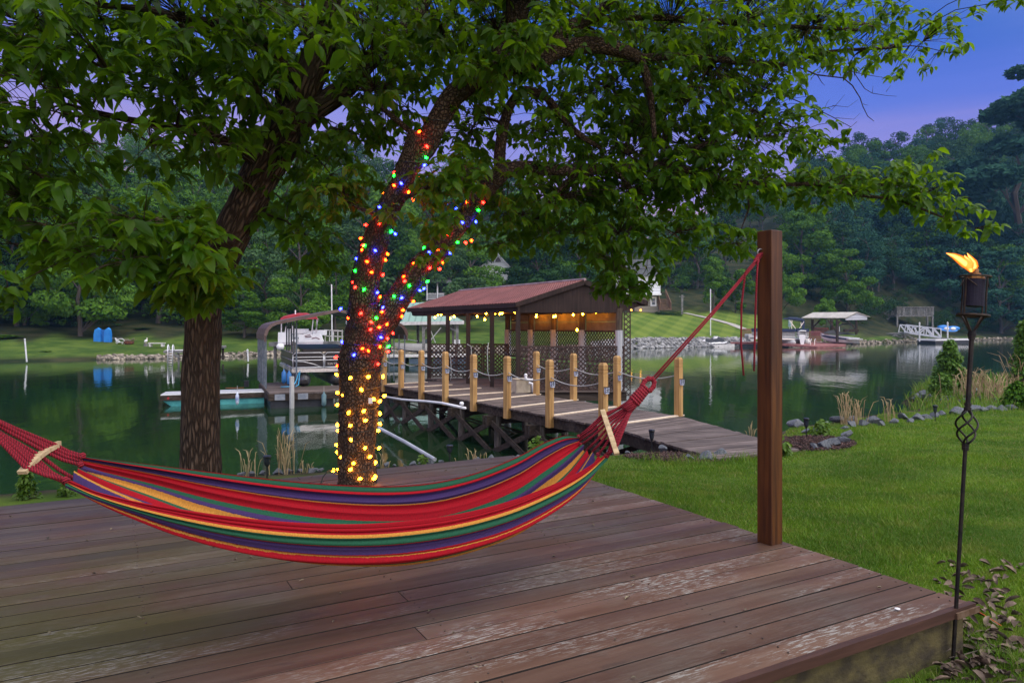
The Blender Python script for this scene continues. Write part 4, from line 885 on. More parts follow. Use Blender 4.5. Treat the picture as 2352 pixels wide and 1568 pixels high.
for a in bents:
    lo = 0.05 if a > -1 else -.25; hi = 2.5 if a > -1 else 1.7
    for bb in (lo+.12, hi-.1): pile(pk(a, bb), PZ-.28)
    c = MB(); c.beam(pk(a, lo-.25, -.40), pk(a, hi+.25, -.40), .09, .24); c.beam(pk(a+.14, lo-.25, -.40), pk(a+.14, hi+.25, -.40), .09, .24); c.build('cap_beam', M_dark, pier)
for a0, a1 in zip(bents[:-1], bents[1:]):
    c = MB(); c.beam(pk(a0, .02, -.45), pk(a1, .02, -1.25), .045, .14); c.beam(pk(a0, -.04, -1.25), pk(a1, -.04, -.45), .045, .14)
    c.beam(pk(a0, 2.3, -.5), pk(a1, 2.3, -1.25), .045, .14); c.beam(pk(a0+.07, .1, -.5), pk(a0+.07, 2.3, -1.28), .14, .045); c.build('cross_brace', M_dark, pier)
LA = [0, 1.97, 3.88, 5.69, 7.46, 9.20, 10.87, 12.45]; RA = [.4, 2.6, 4.5, 6.4]
for i, a in enumerate(LA):
    c = MB(); r = pk(RA[i], 2.6) if i < 4 else pk(a+.1, 2.6-.25*(i-3)); l = pk(a, 0); d = (r-l).normalized()
    c.beam(l-d*.06+Vector((0,0,.016)), r+d*.12+Vector((0,0,.016)), .10, .024); c.build('cross_strip', M_strip, pier)
# rope railings
M_cord = mat('grey_rope', (.30,.29,.28), (.46,.45,.43), .9, 60)
M_lampf = mat('black_lamp_frame', (.012,.012,.016), (.02,.02,.025), .4)
M_lampg = mat('pale_lamp_glass', (.42,.48,.62), (.58,.64,.78), .2, 9)
def rail(name, label, row, bb, drop, tops, extra):
    root = thing(name, label, 'railing', row[0]); R_ = pr2 = math.atan2(PD.y, PD.x)+R(8); tps = []
    for i, p in enumerate(row):
        h = tops[i]; c = MB(); s = .072; Mx = Matrix.Translation(p) @ Matrix.Rotation(R_, 4, 'Z')
        lv = [(-drop, s), (h-.24, s), (h-.235, s-.009), (h-.222, s-.009), (h-.217, s), (h-.165, s), (h-.160, s-.009), (h-.147, s-.009), (h-.142, s), (h-.05, s), (h, s*.62)]
        vs = [Mx @ Vector((sx_*r_, sy_*r_, z)) for z, r_ in lv for sx_, sy_ in ((-1,-1),(1,-1),(1,1),(-1,1))]
        c.add(vs, [(k*4+m, k*4+(m+1) % 4, k*4+4+(m+1) % 4, k*4+4+m) for k in range(len(lv)-1) for m in range(4)]+[tuple(4*(len(lv)-1)+m for m in range(4))])
        post_ = c.build('post', M_pine, root); tps.append(p+Vector((0, 0, h-.40)))
        # solar lamp on the side that looks along the pier to the lawn
        fd = Mx.to_3x3() @ Vector((-1, 0, 0)); sd_ = Mx.to_3x3() @ Vector((0, 1, 0)); up = Vector((0, 0, 1)); ctr = p+Vector((0, 0, h-.56))+fd*(s+.032)
        def bxl(c, o, dx, dz, dy): c.hexa([ctr+o+sd_*(x*dx)+fd*(y*dy)+up*(z*dz) for z in (-1, 1) for x, y in ((-1,-1),(1,-1),(1,1),(-1,1))])
        c = MB(); bxl(c, fd*0, .058, .046, .026); bxl(c, up*-.066, .050, .018, .022); g_ = c.build('solar_lamp', M_lampg, post_)
        c = MB(); f_ = fd*.028
        for zz_ in (.046, -.046): bxl(c, f_+up*zz_, .062, .005, .003)
        for xx_ in (-.058, .058, .0): bxl(c, f_+sd_*xx_, .004, .046, .0035)
        bxl(c, f_, .058, .0035, .0036); bxl(c, up*.054, .066, .006, .036)
        c.tube([ctr+fd*.032+sd_*.026*math.cos(a*.628)+up*.020*math.sin(a*.628) for a in range(11)], .0034, 4); c.build('lamp_frame', M_lampf, post_)
    for p, q_ in zip(tps[:-1]+extra[:0], tps[1:]):
        c = MB(); c.tube([p.lerp(q_, f/10)-Vector((0, 0, (.15*min(1, (q_-p).length/1.9))*4*(f/10)*(1-f/10))) for f in range(11)], .0125, 6); c.build('rope', M_cord, root, smooth=True)
    return root
rail('rope_railing', 'eight new pine posts with slack rope on the piling side of the pier', [pk(a, -.03) for a in LA], 0, .26, [1.34,1.33,1.34,1.33,1.35,1.34,1.31,1.32], [])
rail('rope_railing', 'four new pine posts with slack rope on the boathouse side of the pier', [pk(a, 2.56) for a in RA], 1, .0, [1.38,1.34,1.34,1.34], [])
# ---- boathouse
A0 = Vector((.20, 22.9, PZ)); SG = Vector((1, 0, 0)); SS = Vector((-.541, .841, 0)); GW = 3.46
def bk(s, t, z=0.0): return A0+SG*s+SS*t+Vector((0, 0, z))
M_brown = wood('dark_brown_paint', (.018,.0095,.007), (.042,.024,.018), .6, 'Z', 18, .12, .15, .3)
M_latt = mat('brown_lattice', (.026,.013,.010), (.060,.034,.027), .7, 8, isl=.2)
q = NT('red_metal_roof'); q.set(Roughness=.42); wv = q.n('ShaderNodeTexWave', bands_direction='X'); mp = q.n('ShaderNodeMapping'); mp.inputs['Scale'].default_value = (11, 1, 1); q.l(q.tc.outputs['UV'], mp.inputs[0]); q.l(mp.outputs[0], wv.inputs[0]); wv.inputs['Scale'].default_value = .33
q.base(q.mix(q.rng(q.noise(1.2), .3, .7), (.135,.028,.021), (.215,.058,.044))); q.bump(wv.outputs['Fac'], .7, .02); M_roof = q.m
bh = thing('boathouse', 'dark brown open boathouse with red metal roof and lattice walls', 'boathouse', bk(1.7, 3))
EL, ER, AP = (.07, 1.4+.787), (4.39, 2.24), (2.33, 2.93)            # eave and apex of the near gable: X, Z
RT0, RT1 = -.10, 8.5
def rp(xz, t, dz=0): return Vector((xz[0]+SS.x*t, 22.9+SS.y*t, xz[1]+dz))
b = MB()
for E_ in (EL, ER):
    n = 44
    for k in range(n):
        f0, f1 = k/n, (k+1)/n; t0, t1 = RT0+(RT1-RT0)*f0, RT0+(RT1-RT0)*f1; tm = (t0+t1)/2; w_ = (t1-t0)*.16
        for ta_, tb_, dz in ((t0, tm-w_, 0), (tm+w_, t1, 0)):
            b.add([rp(E_, ta_), rp(E_, tb_), rp(AP, tb_), rp(AP, ta_)], [(0,1,2,3)], [(ta_, 0), (tb_, 0), (tb_, 1), (ta_, 1)])
        e = .022; b.add([rp(E_, tm-w_), rp(E_, tm-w_*.5, e), rp(E_, tm+w_*.5, e), rp(E_, tm+w_), rp(AP, tm-w_), rp(AP, tm-w_*.5, e), rp(AP, tm+w_*.5, e), rp(AP, tm+w_)], [(0,1,5,4),(1,2,6,5),(2,3,7,6)])
rf = b.build('roof', M_roof, bh)
b = MB(); b.tube([rp(AP, RT0-.02, .012), rp(AP, RT1, .012)], .055, 6); b.build('ridge_cap', mat('grey_ridge', (.20,.13,.13), (.30,.22,.22), .4, 3), rf)
b = MB()
for E_, sg in ((EL, -1), (ER, 1)):
    b.beam(rp(E_, RT0, -.085), rp(E_, RT1, -.085), .04, .15); b.beam(rp(E_, RT0, -.075), rp(AP, RT0, -.075), .04, .15); b.beam(rp(E_, RT1, -.075), rp(AP, RT1, -.075), .04, .15)
b.build('fascia', M_brown, bh)
b = MB(); gx0, gx1 = EL[0]+.10, ER[0]-.10; zg = 1.86
for t in (.03, 8.3):
    b = MB(); b.prism([rp((gx0, EL[1]-.14), t), rp((gx0+.1, zg), t), rp((gx1-.75, zg), t), rp((gx1-.35, 1.98), t), rp((gx1, ER[1]-.14), t), rp((AP[0], AP[1]-.10), t)], SS*.05); b.build('gable', M_brown, bh)
PT = [0, 1.66, 3.36, 4.98, 6.63]
for t in PT:
    c = MB(); c.beam(bk(.0, t, -.1), bk(.0, t, 2.62), .15, .15, up=(0, 1, 0)); c.build('post', M_brown, bh)
M_sleeve = mat('grey_pile_sleeve', (.34,.36,.38), (.48,.50,.52), .5, 5, (4, 4, .4)); M_wpost = mat('brown_round_post', (.05,.034,.022), (.10,.075,.05), .85, 6, (3, 3, .4))
for t in (0.05, 2.0, 3.69, 5.2, 6.9):
    c = MB(); p = bk(GW-.10, t); c.tube([(p.x, p.y, -3.2), (p.x, p.y, 1.28)], .135, 12); s_ = c.build('sleeved_piling', M_sleeve, bh)
    c = MB(); c.tube([(p.x, p.y, 1.27), (p.x, p.y, 2.0)], .115, 10); c.build('post_top', M_wpost, s_)
b = MB()
for s_ in (0, GW-.1): b.beam(bk(s_, -.05, 2.68), bk(s_, 8.2, 2.68), .10, .20)
for t in [0.2]+PT[1:]+[8.1]: b.beam(bk(0, t, 2.62), bk(GW, t, 2.62), .08, .14)
b.build('beams', M_brown, bh)
b = MB(); n = 30
for k in range(n): b.beam(bk(-.10, -.05+6.9*k/n, -.02), bk(GW+.05, -.05+6.9*k/n, -.02), .215, .04)
b.build('floor_boards', M_plank, bh)
b = MB(); b.beam(bk(-.1, -.08, -.19), bk(GW+.05, -.08, -.19), .06, .28); b.beam(bk(GW, 0, -.19), bk(GW, 6.8, -.19), .06, .28); b.beam(bk(-.06, .0, -.19), bk(-.06, 6.8, -.19), .06, .28); b.build('floor_frame', M_dark, bh)
def lattice(O, U, V, w_, h, pitch, sw, th, parent, name='lattice_panel', frame=.05, m=None):
    """crossed laths in the rectangle O + U*w + V*h, both layers, framed"""
    b = MB(); U = U.normalized(); Nn = U.cross(V).normalized()
    for sg, dz in ((1, th*.5), (-1, -th*.5)):
        k = -h/pitch-1
        c = -h if sg == 1 else 0.0
        while c < (w_ if sg == 1 else w_+h):
            # line: u = c + sg*v
            v0, v1 = 0.0, h; u0, u1 = c, c+sg*h
            pts = []
            lo, hi = (0.0, h)
            if sg == 1: lo = max(lo, -c); hi = min(hi, w_-c)
            else: lo = max(lo, c-w_); hi = min(hi, c)
            if hi-lo > .03: b.beam(O+U*(c+sg*lo)+V*lo+Nn*dz, O+U*(c+sg*hi)+V*hi+Nn*dz, sw, th, up=Nn)
            c += pitch
    if frame:
        for p0, p1 in ((O, O+U*w_), (O+V*h, O+U*w_+V*h), (O, O+V*h), (O+U*w_, O+U*w_+V*h)): b.beam(p0, p1, frame, th*3.2, up=Nn)
    return b.build(name, m or M_latt, parent)
Zv = Vector((0, 0, 1))
lattice(bk(.02, -.06, .02), SG, Zv, GW-.05, 1.42, .155, .042, .012, bh)
for t0, t1 in zip(PT[:-1], PT[1:]): pass
for k in range(3): lattice(bk(k*(GW-.2)/3+.04, 6.63, .06), SG, Zv, (GW-.2)/3-.06, 1.32, .165, .045, .012, bh)
for t0, t1 in ((.1, 2.0), (2.0, 3.69), (3.69, 5.2), (5.2, 6.9)):
    lattice(bk(GW-.1, t0+.12, .9), SS, Zv, (t1-t0)-.2, 1.05, .15, .036, .012, bh)
    lattice(bk(GW-.1, t0+.12, .05), SS, Zv, (t1-t0)-.2, .72, .15, .036, .012, bh)
lattice(bk(GW-.02, -.07, -.15), SG, Zv, .20, 2.78, .17, .03, .012, bh, frame=.03)
q = NT('tan_wall_sheet'); q.set(Roughness=.7); q.base(q.mix(q.rng(q.noise(3), .3, .7), (.13,.10,.07), (.20,.16,.115))); M_tan = q.m
b = MB()
for t0, t1 in ((.1, 2.0), (2.0, 3.69), (3.69, 5.2), (5.2, 6.9)):
    for z0, z1 in ((1.92, 2.26), (2.27, 2.60)): b.beam(bk(GW+.03, t0+.02, (z0+z1)/2), bk(GW+.03, t1-.02, (z0+z1)/2), .02, z1-z0)
b.build('wall_sheets', M_tan, bh)
# string lights under the boathouse roof
wb = thing('patio_string_lights', 'warm patio bulbs hanging under the red boathouse roof', 'string lights', bk(1, 1, 2.4))
M_pb = emit('patio_bulb', (1, .33, .014), 130); b = MB()
z5b = [(612,575,.3),(632,558,.3),(652,556,.3),(710,582,.5),(738,570,.5),(838,552,.4),(888,568,.4),(947,548,.4),(938,590,.5),(1007,546,.5),(1037,552,.6),(1052,547,.6),(1136,540,.4),(1276,555,.9),(1274,570,.9),(1388,571,1.2),(1400,567,1.2),(1462,542,1.4),(1516,558,1.8),(1578,553,2.2),(1664,540,2.8),(1541,657,2.0)]
pts = []
for i, (zx, zy, s_) in enumerate(z5b):
    x, y = 783.8+.3515*zx, 526.6+.3515*zy
    # on the left run the bulbs hang along the open side, then across to the tan wall
    r_ = (x-HX)/FPX
    if zx < 1150: O_ = bk(.22, 0); t = (O_.x-r_*O_.y)/(r_*SS.y-SS.x); p = O_+SS*t
    else: O_ = bk(GW-.36, 0) if zx not in (1541,) else bk(2.0, 0); t = max(.25, (O_.x-r_*O_.y)/(r_*SS.y-SS.x)); p = O_+SS*t
    p = P(x, y, p.y); p.z = min(p.z, 1.92); pts.append(p)
    c = MB(); c.lathe(p, [(.006, .055), (.012, .03), (.030, .012), (.034, -.012), (.020, -.036), (.003, -.042)], 8); c.build('bulb', M_pb, wb, smooth=True)
    if i != 21: b.tube([p+Vector((0, 0, .05)), p+Vector((0, 0, .10))], .010, 5)
    else: b.tube([p+Vector((0, 0, .05)), Vector((p.x, p.y, 1.95))], .006, 5)
pp = [p+Vector((0, 0, .10)) for p in pts[:-1]]
for p, q_ in zip(pp[:-1], pp[1:]): b.tube([p, p.lerp(q_, .5)-Vector((0, 0, .02)), q_], .006, 4)
b.build('wire', M_wire, wb)
fan = thing('ceiling_fan', 'dark ceiling fan hanging inside the boathouse', 'fan', bk(1.3, 2.6, 2.5)); c0 = bk(1.3, 2.6, 2.36); b = MB()
b.tube([c0+Zv*.25, c0+Zv*.05], .02, 6); b.lathe(c0, [(.02,.06),(.09,.03),(.09,-.03),(.03,-.06)], 12); b.build('motor', M_lampf, fan)
for k in range(4):
    a = k*1.571+.3; d = Vector((math.cos(a), math.sin(a), 0)); c = MB(); c.beam(c0+d*.08, c0+d*.65, .12, .012); c.build('blade', M_brown, fan)
bx = thing('wooden_box', 'pale square plywood box on the pier by the lattice', 'box', G(1194, 903, PZ)); p = G(1195, 902, PZ)+Vector((0, .26, 0)); b = MB()
b.box(p+Vector((0,0,.21)), (.50, .48, .42), .45); b.build('body', mat('bare_plywood', (.36,.30,.22), (.46,.39,.29), .8, 6), bx); b = MB(); b.box(p+Vector((0,0,.428)), (.53, .51, .018), .45); b.build('lid', mat('bare_plywood', (.36,.30,.22)), bx)
M_pvc = mat('white_pvc', (.70,.72,.74), (.80,.80,.80), .35, 3)
pv = thing('pvc_fitting', 'white pipe elbow standing beside the plywood box', 'pipe', G(1212, 893, PZ)); b = MB(); z5p = lambda x, y, Y: P(783.8+.3515*x, 526.6+.3515*y, Y)
b.tube([z5p(1206, 950, 22.0), z5p(1206, 975, 22.0), z5p(1212, 982, 22.0), z5p(1255, 984, 22.2)], .045, 8); b.tube([z5p(1225, 1003, 21.9), z5p(1250, 1008, 21.9), z5p(1252, 1065, 21.9)], .045, 8); b.ball(z5p(1206, 952, 22.0), .055, 8); b.build('elbow', M_pvc, pv, smooth=True)
p2 = thing('water_pipe', 'white plastic pipe strapped along the side of the pier', 'pipe', z5p(280, 1092, 19)); b = MB()
b.tube([z5p(280, 1092, 24.6), z5p(400, 1112, 22.2), z5p(560, 1124, 19.4), z5p(660, 1135, 18.2), z5p(810, 1168, 16.8)], .035, 8)
b.tube([z5p(783, 1138, 16.95), z5p(790, 1138, 16.9)], .05, 10); b.build('run', M_pvc, p2, smooth=True)
p3_ = thing('sloping_pipe', 'grey pipe slanting down into the water behind the light wrapped tree', 'pipe', z5p(250, 1300, 14)); b = MB(); b.tube([z5p(245, 1297, 13.6), z5p(420, 1390, 12.6), z5p(612, 1503, 11.6)], .035, 8); b.build('run', mat('grey_pipe', (.30,.32,.34), (.4,.42,.44), .4), p3_)
# hoses hung on the posts
M_hose = mat('pale_hose', (.35,.38,.38), (.45,.47,.47)); hs = thing('garden_hose', 'pale hose looped on the brown boathouse posts', 'hose', bk(0, 3, .5))
for xs_, ys_, Yh in (([822,850,852,840,832],[750,765,880,960,972],24.6), ([962,955,958,972],[740,800,930,990],23.6), ([705,716,720,712],[808,850,960,985],26.2)):
    b = MB(); b.tube([z5p(x, y, Yh) for x, y in zip(xs_, ys_)], .014, 6); b.build('loop', M_hose, hs, smooth=True)
# ================================================================ FLOATING DOCK WITH CURVED SHELTER
DZ = -1.3; DO = Vector((-9.77, 28.05, DZ)); FA = Vector((.917, .40, 0)); FB = Vector((-.40, .917, 0))
def fk(a, b_, z=0.0): return DO+FA*a+FB*b_+Vector((0, 0, z))
M_blackf = mat('black_float', (.012,.014,.020), (.03,.035,.045), .5, 4)
M_gsteel = mat('galvanised_steel', (.10,.13,.16), (.17,.20,.23), .5, 6, metal=.2)
fd = thing('floating_dock', 'plank floating dock on dark floats under the curved brown shelter', 'dock', fk(2, 2))
b = MB()
for k in range(20): b.beam(fk(0, .07+.14*k), fk(7.0, .07+.14*k), .132, .04)
for k in range(20): b.beam(fk(0, 2.87+.14*k), fk(1.5, 2.87+.14*k), .132, .04)
b.build('deck_boards', M_plank, fd); b = MB(); b.beam(fk(0, -.02, -.16), fk(7.0, -.02, -.16), .05, .26); b.beam(fk(-.02, -.02, -.16), fk(-.02, 5.7, -.16), .05, .26); b.build('frame', M_dark, fd)
for a in (.1, 3.4):
    c = MB(); c.box(fk(a+1.2, .9, -.47), (2.5, 1.6, .36), math.atan2(FA.y, FA.x)); c.build('float', M_blackf, fd)
c = MB(); c.box(fk(.75, 3.6, -.47), (1.3, 3.4, .36), math.atan2(FA.y, FA.x)); c.build('float', M_blackf, fd)
M_plate = mat('zinc_plate', (.20,.24,.30), (.30,.33,.38), .45, 6, metal=.4)
for x in (1.0,): 
    gp = thing('guide_pile', 'pale guide pipe standing in a bracket on the front of the plank dock', 'pile', fk(.85, -.16)); b = MB(); p = fk(.85, -.17); b.tube([(p.x, p.y, -3), (p.x, p.y, -.62)], .095, 10); b.build('pipe', mat('pale_pipe', (.36,.38,.38), (.50,.50,.48), .6, 3, (3, 3, .5)), gp)
    for s in (.40, 1.30):
        c = MB(); c.box(fk(s, -.055, -.15), (.40, .012, .24), math.atan2(FA.y, FA.x)); c.build('bracket_plate', M_plate, gp)
bs = thing('boat_shelter', 'brown metal shelter with curved eaves over the black pontoon boat', 'shelter', fk(3, 3))
M_bmetal = mat('brown_sheet_metal', (.085,.052,.045), (.13,.085,.075), .45, 2)
S0 = Vector((-10.66, 30.2, DZ)); SW = 6.15
def sk_(a, b_, z): return S0+FA*a+FB*b_+Vector((0, 0, z))
prof = [(-.05, 2.10), (-.05, 2.36), (.04, 2.62), (.20, 2.80), (.42, 2.90), (3.075, 3.47)]; prof = prof+[(SW-a, z) for a, z in prof[-2::-1]]
b = MB(); n = 14
for (a0, z0), (a1, z1) in zip(prof[:-1], prof[1:]):
    for k in range(n):
        t0, t1 = -.2+6.0*k/n, -.2+6.0*(k+1)/n
        b.quad(sk_(a0, t0, z0), sk_(a1, t0, z1), sk_(a1, t1-.03, z1), sk_(a0, t1-.03, z0)); b.quad(sk_(a0, t1-.03, z0+.02), sk_(a1, t1-.03, z1+.02), sk_(a1, t1, z1+.02), sk_(a0, t1, z0+.02))
    b.beam(sk_(a0, -.2, z0-.05), sk_(a1, -.2, z1-.05), .05, .13)
b.build('roof', M_bmetal, bs)
for a in (0, SW):
    for k in range(6): c = MB(); p = sk_(a, .05+1.03*k, 0); c.beam(p, p+Zv*2.3, .05, .05, up=(0, 1, 0)); c.build('pole', M_gsteel, bs)
for k in range(5): c = MB(); p = sk_(1.30, .3+1.05*k, 0); zt = 2.9+.215*.9; c.beam(p, p+Zv*zt, .055, .055, up=(0, 1, 0)); c.build('pole', M_gsteel, bs)
# black pontoon boat, bow on
pb = thing('pontoon_boat', 'black sided pontoon boat with silver rails on the lift under the curved shelter', 'boat', fk(2.6, 2)); BO = Vector((-9.85, 31.2, 0))
def qk(a, b_, z): return Vector((BO.x, BO.y, 0))+FA*a+FB*b_+Vector((0, 0, z))
M_alu = mat('bright_aluminium', (.62,.64,.66), (.75,.76,.78), .3, 10, metal=.7); M_blk = mat('black_panel', (.008,.009,.014), (.014,.015,.02), .3); M_nose = mat('dull_aluminium', (.10,.105,.11), (.2,.2,.2), .4, 4, metal=.6)
b = MB(); b.prism([qk(0, 0, -.66), qk(2.55, 0, -.66), qk(2.55, 6, -.66), qk(0, 6, -.66)], (0, 0, .16)); b.build('deck', M_alu, pb)
b = MB()
for a0, a1 in ((.06, 1.36), (1.44, 2.50)): b.beam(qk(a0, .10, -.10), qk(a1, .10, -.10), .03, .62)
b.beam(qk(.05, .10, -.10), qk(.05, 5.5, -.10), .03, .62); b.beam(qk(2.5, .10, -.10), qk(2.5, 5.5, -.10), .03, .62); b.build('side_panels', M_blk, pb)
b = MB()
for a0, a1 in ((.04, 1.38), (1.44, 2.52)):
    for z in (.22, .02, -.12, -.45): b.tube([qk(a0, .06, z-.1 if z == .22 else z), qk(a0+.12, .06, z), qk(a1-.12, .06, z), qk(a1, .06, z-.1 if z == .22 else z)], .022, 6)
    for a in (a0, a1): b.tube([qk(a, .06, -.5), qk(a, .06, .14)], .022, 6)
b.tube([qk(.1, .05, -.16), qk(.5, .05, -.18), qk(.95, .05, -.30), qk(1.34, .05, -.46)], .02, 6)
for z in (.22, -.12, -.45): b.tube([qk(.03, .1, z), qk(.03, 5.5, z)], .022, 6)
b.build('rails', M_alu, pb, smooth=True)
for a in (.55, 2.0):
    c = MB(); c.tube([qk(a, -.35, -.95), qk(a, -.1, -1.0), qk(a, .3, -1.02), qk(a, 6, -1.02)], [.02, .20, .31, .32], 14); c.build('pontoon', M_nose, pb, smooth=True)
b = MB(); b.prism([qk(.5, .35, .24), qk(2.5, .35, .26), qk(2.5, 3.2, .40), qk(.5, 3.2, .40)], (0, 0, .13)); b.build('folded_cover', M_blk, pb)
b = MB(); b.box(qk(.9, .9, .10), (1.0, .6, .28), .41); b.build('seat', mat('beige_vinyl', (.40,.38,.34), (.5,.48,.44), .5), pb)
cu = bpy.data.curves.new('boat_lettering', 'FONT'); cu.body = 'SUN TRACKER'; cu.size = .13; cu.extrude = .002; cu.align_x = 'LEFT'; cu.materials.append(M_alu)
_o = link(cu, 'lettering_source'); _me = bpy.data.meshes.new_from_object(_o.evaluated_get(bpy.context.evaluated_depsgraph_get())); bpy.data.objects.remove(_o); _me.name = 'lettering'
o = link(_me, 'lettering', pb); o.location = qk(1.56, .055, -.34)-wloc(pb); o.rotation_euler = (R(90), 0, math.atan2(FA.y, FA.x))
M_bfend = mat('blue_fender', (.02,.13,.36), (.03,.17,.45), .4); M_teal = mat('teal_float', (.04,.26,.27), (.08,.40,.38), .6, 3, bump=.2)
def fender(x, y, Y, h, m, lb, r=.10):
    t = thing('fender', lb, 'fender', P(x, y, Y)); b = MB(); p = P(x, y, Y); b.lathe(p, [(.02, h/2+.07), (.03, h/2+.02), (r, h/2-.08), (r, -h/2+.08), (.03, -h/2-.01)], 10); b.build('body', m, t, smooth=True); c = MB(); c.tube([p+Zv*(h/2+.05), p+Zv*(h/2+.30)], .010, 5); c.build('line', M_cord, t)
fender(652, 866, 30.2, .55, M_bfend, 'blue fender hanging left of the black pontoon boat'); fender(664, 869, 29.9, .55, M_bfend, 'second blue fender, nearer the silver pontoon nose')
fender(744, 918, 28.75, .55, mat('faded_teal_fender', (.08,.17,.20), (.16,.26,.28), .6), 'faded teal fender hanging on the front of the plank dock'); fender(545, 916, 27.05, .42, mat('white_fender', (.6,.66,.75), (.2,.28,.5), .4, 6), 'white and blue fender on the small teal float', .07)
br = thing('blue_rope', 'bright blue rope lying from the dock up to the pontoon boat', 'rope', fk(1.7, .9, .03)); b = MB(); z3 = lambda x, y, Y: P(563.4+x*.17963, 673.6+y*.17963, Y)
b.tube([z3(455, 1195, 28.75), z3(540, 1192, 28.75), z3(610, 1188, 28.8), z3(650, 1120, 29.6), z3(685, 1010, 30.6)], .022, 6); b.tube([z3(640, 1192, 28.8), z3(680, 1170, 29.0), z3(692, 1060, 30.2), z3(700, 985, 30.7)], .018, 6); b.build('strand', mat('sky_blue_rope', (.03,.28,.50), (.05,.35,.6)), br, smooth=True)
# small teal float platform
sp = thing('swim_float', 'grey topped float platform with teal hull left of the plank dock', 'dock', P(480, 915, 27)); b = MB(); zt = -1.43
A_, B_ = G(369, 908, zt), G(607, 900.5, zt); back = FB*1.5
b.prism([A_, B_, B_+back, A_+back*.93+FA*.12], (0, 0, .035)); b.build('top', mat('grey_composite', (.33,.34,.36), (.42,.43,.45), .8, 5), sp)
b = MB(); dn = Vector((0, 0, -.13)); 
for p0, p1 in ((A_, B_), (A_, A_+back)): b.beam(p0+dn*.9, p1+dn*.9, .05, .2)
b.build('rim', M_dark, sp); b = MB(); b.beam(A_-FB*.02+Vector((0,0,.02)), B_-FB*.02+Vector((0,0,.02)), .05, .035); b.build('white_edge', M_pvc, sp)
b = MB(); a1, b1 = A_+FA*.08+Vector((0,0,-.24))+FB*.06, B_+Vector((0,0,-.24))+FB*.06; b.add([a1, b1, b1+back, a1+back, a1+FA*.45+Vector((0,0,-.34)), b1+Vector((0,0,-.34)), b1+back+Vector((0,0,-.34)), a1+back+FA*.45+Vector((0,0,-.34))], [(0,1,2,3),(4,7,6,5),(0,4,5,1),(0,3,7,4),(1,5,6,2),(2,6,7,3)]); b.build('hull', M_teal, sp)
c = MB(); p = A_+FA*.28-FB*.035+dn*.9; c.tube([p, p-FB*.02], .045, 10); c.build('red_reflector', mat('red_reflector', (.35,.01,.02)), sp)
bb = thing('battery_box', 'black upright box on the grey float platform', 'box', G(566, 889, zt)); b = MB(); p = G(566, 889.5, zt); b.box(p+Vector((0,0,.165)), (.21,.2,.28), .3); b.box(p+Vector((0,0,.312)), (.23,.22,.02), .3); b.build('case', M_blk, bb); c = MB(); c.tube([p-FA*.1, p-FA*.4-FB*.1, p-FA*.9], .014, 5); c.build('orange_cable', mat('orange_cable', (.35,.10,.04)), bb)
# ================================================================ THINGS ACROSS THE LAKE
def one(name, label, cat, b, m, loc=None, smooth=False, group=None):
    p = Vector(loc) if loc is not None else Vector(b.v[0]); r = thing(name, label, cat, p, group); b.build('body', m, r, smooth=smooth); return r
def solo(name, label, cat, b, m, smooth=False, group=None):
    return tag(b.build(name, m, None, smooth=smooth), label, cat, group)
M_white = mat('white_paint', (.70,.72,.74), (.80,.80,.80), .45, 2); M_dull = mat('dull_white_wood', (.46,.46,.44), (.62,.61,.58), .7, 3)
M_gwood = mat('grey_timber', (.10,.10,.095), (.20,.20,.19), .85, 3, isl=.25); M_bluep = mat('blue_plastic', (.012,.17,.55), (.02,.22,.62), .4, 1); M_dkblue = mat('navy_canvas', (.008,.020,.060), (.015,.03,.08), .7, 2)
# ---- left bank
def px(x, y, Y): return P(x, y, Y)
Yp = 80.
pd_ = thing('pedal_boat', 'blue twin hulled pedal boat stood upright on the left bank', 'boat', P(234, 799, Yp))
b = MB()
for x0, x1 in ((214.5, 231), (238, 253.5)):
    xm = (x0+x1)/2; poly = [(x0+1.5,799),(x0,785),(x0+.3,768),(x0+2.5,757),(xm,753.8),(x1-2.5,757),(x1-.3,768),(x1,785),(x1-1.5,799)]
    b = MB(); b.prism([P(x, y, Yp) for x, y in poly], (0, .35, .1)); b.build('hull', M_bluep, pd_)
b = MB(); b.prism([P(x, y, Yp+.2) for x, y in ((230,797),(230,757),(239,757),(239,797))], (0, .25, 0)); b.build('seat_deck', mat('darker_blue', (.008,.10,.36), (.012,.13,.40), .5), pd_); b = MB(); b.prism([P(x, y, Yp+.12) for x, y in ((231,795),(231,789),(238,789),(238,795))], (0, .1, 0)); b.build('rudder_well', M_blk, pd_)
def bench(name, label, x0, x1, yt, yb, Y, back=0):
    t = thing(name, label, 'bench', P((x0+x1)/2, yb, Y)); a, c = P(x0, yt, Y), P(x1, yt, Y); h = (yb-yt)/FPX*Y
    b = MB(); b.beam(a+Vector((0,.2,-.05)), c+Vector((0,.2,-.05)), .5, .10); b.build('seat', M_dull, t)
    for p in (a.lerp(c, .10), a.lerp(c, .88)): b = MB(); b.box(p+Vector((0,.2,-.10-(h-.1)/2)), (.2, .45, h-.1)); b.build('leg', M_dull, t)
    if back:
        b = MB()
        for k in range(4): b.beam(a+Vector((0,.45,.06+.11*k)), c+Vector((0,.45,.06+.11*k)), .03, .075)
        b.build('backrest', M_gwood, t)
bench('garden_bench', 'slatted garden bench half hidden by the upright blue pedal boat', 252, 276, 783, 793, 82, 1)
bench('white_bench', 'low white slab bench right of the pelican statue', 340.5, 376, 787, 796, 77)
ch = thing('white_chair', 'white slatted lawn chair beside the fire pit', 'chair', P(276, 794, 79)); b = MB()
for k in range(7): b.tube([P(264.5+1.1*k, 776+.7*k, 79.3-.1*k), P(267+1.6*k, 784+.3*k, 79.1)], .035, 5)
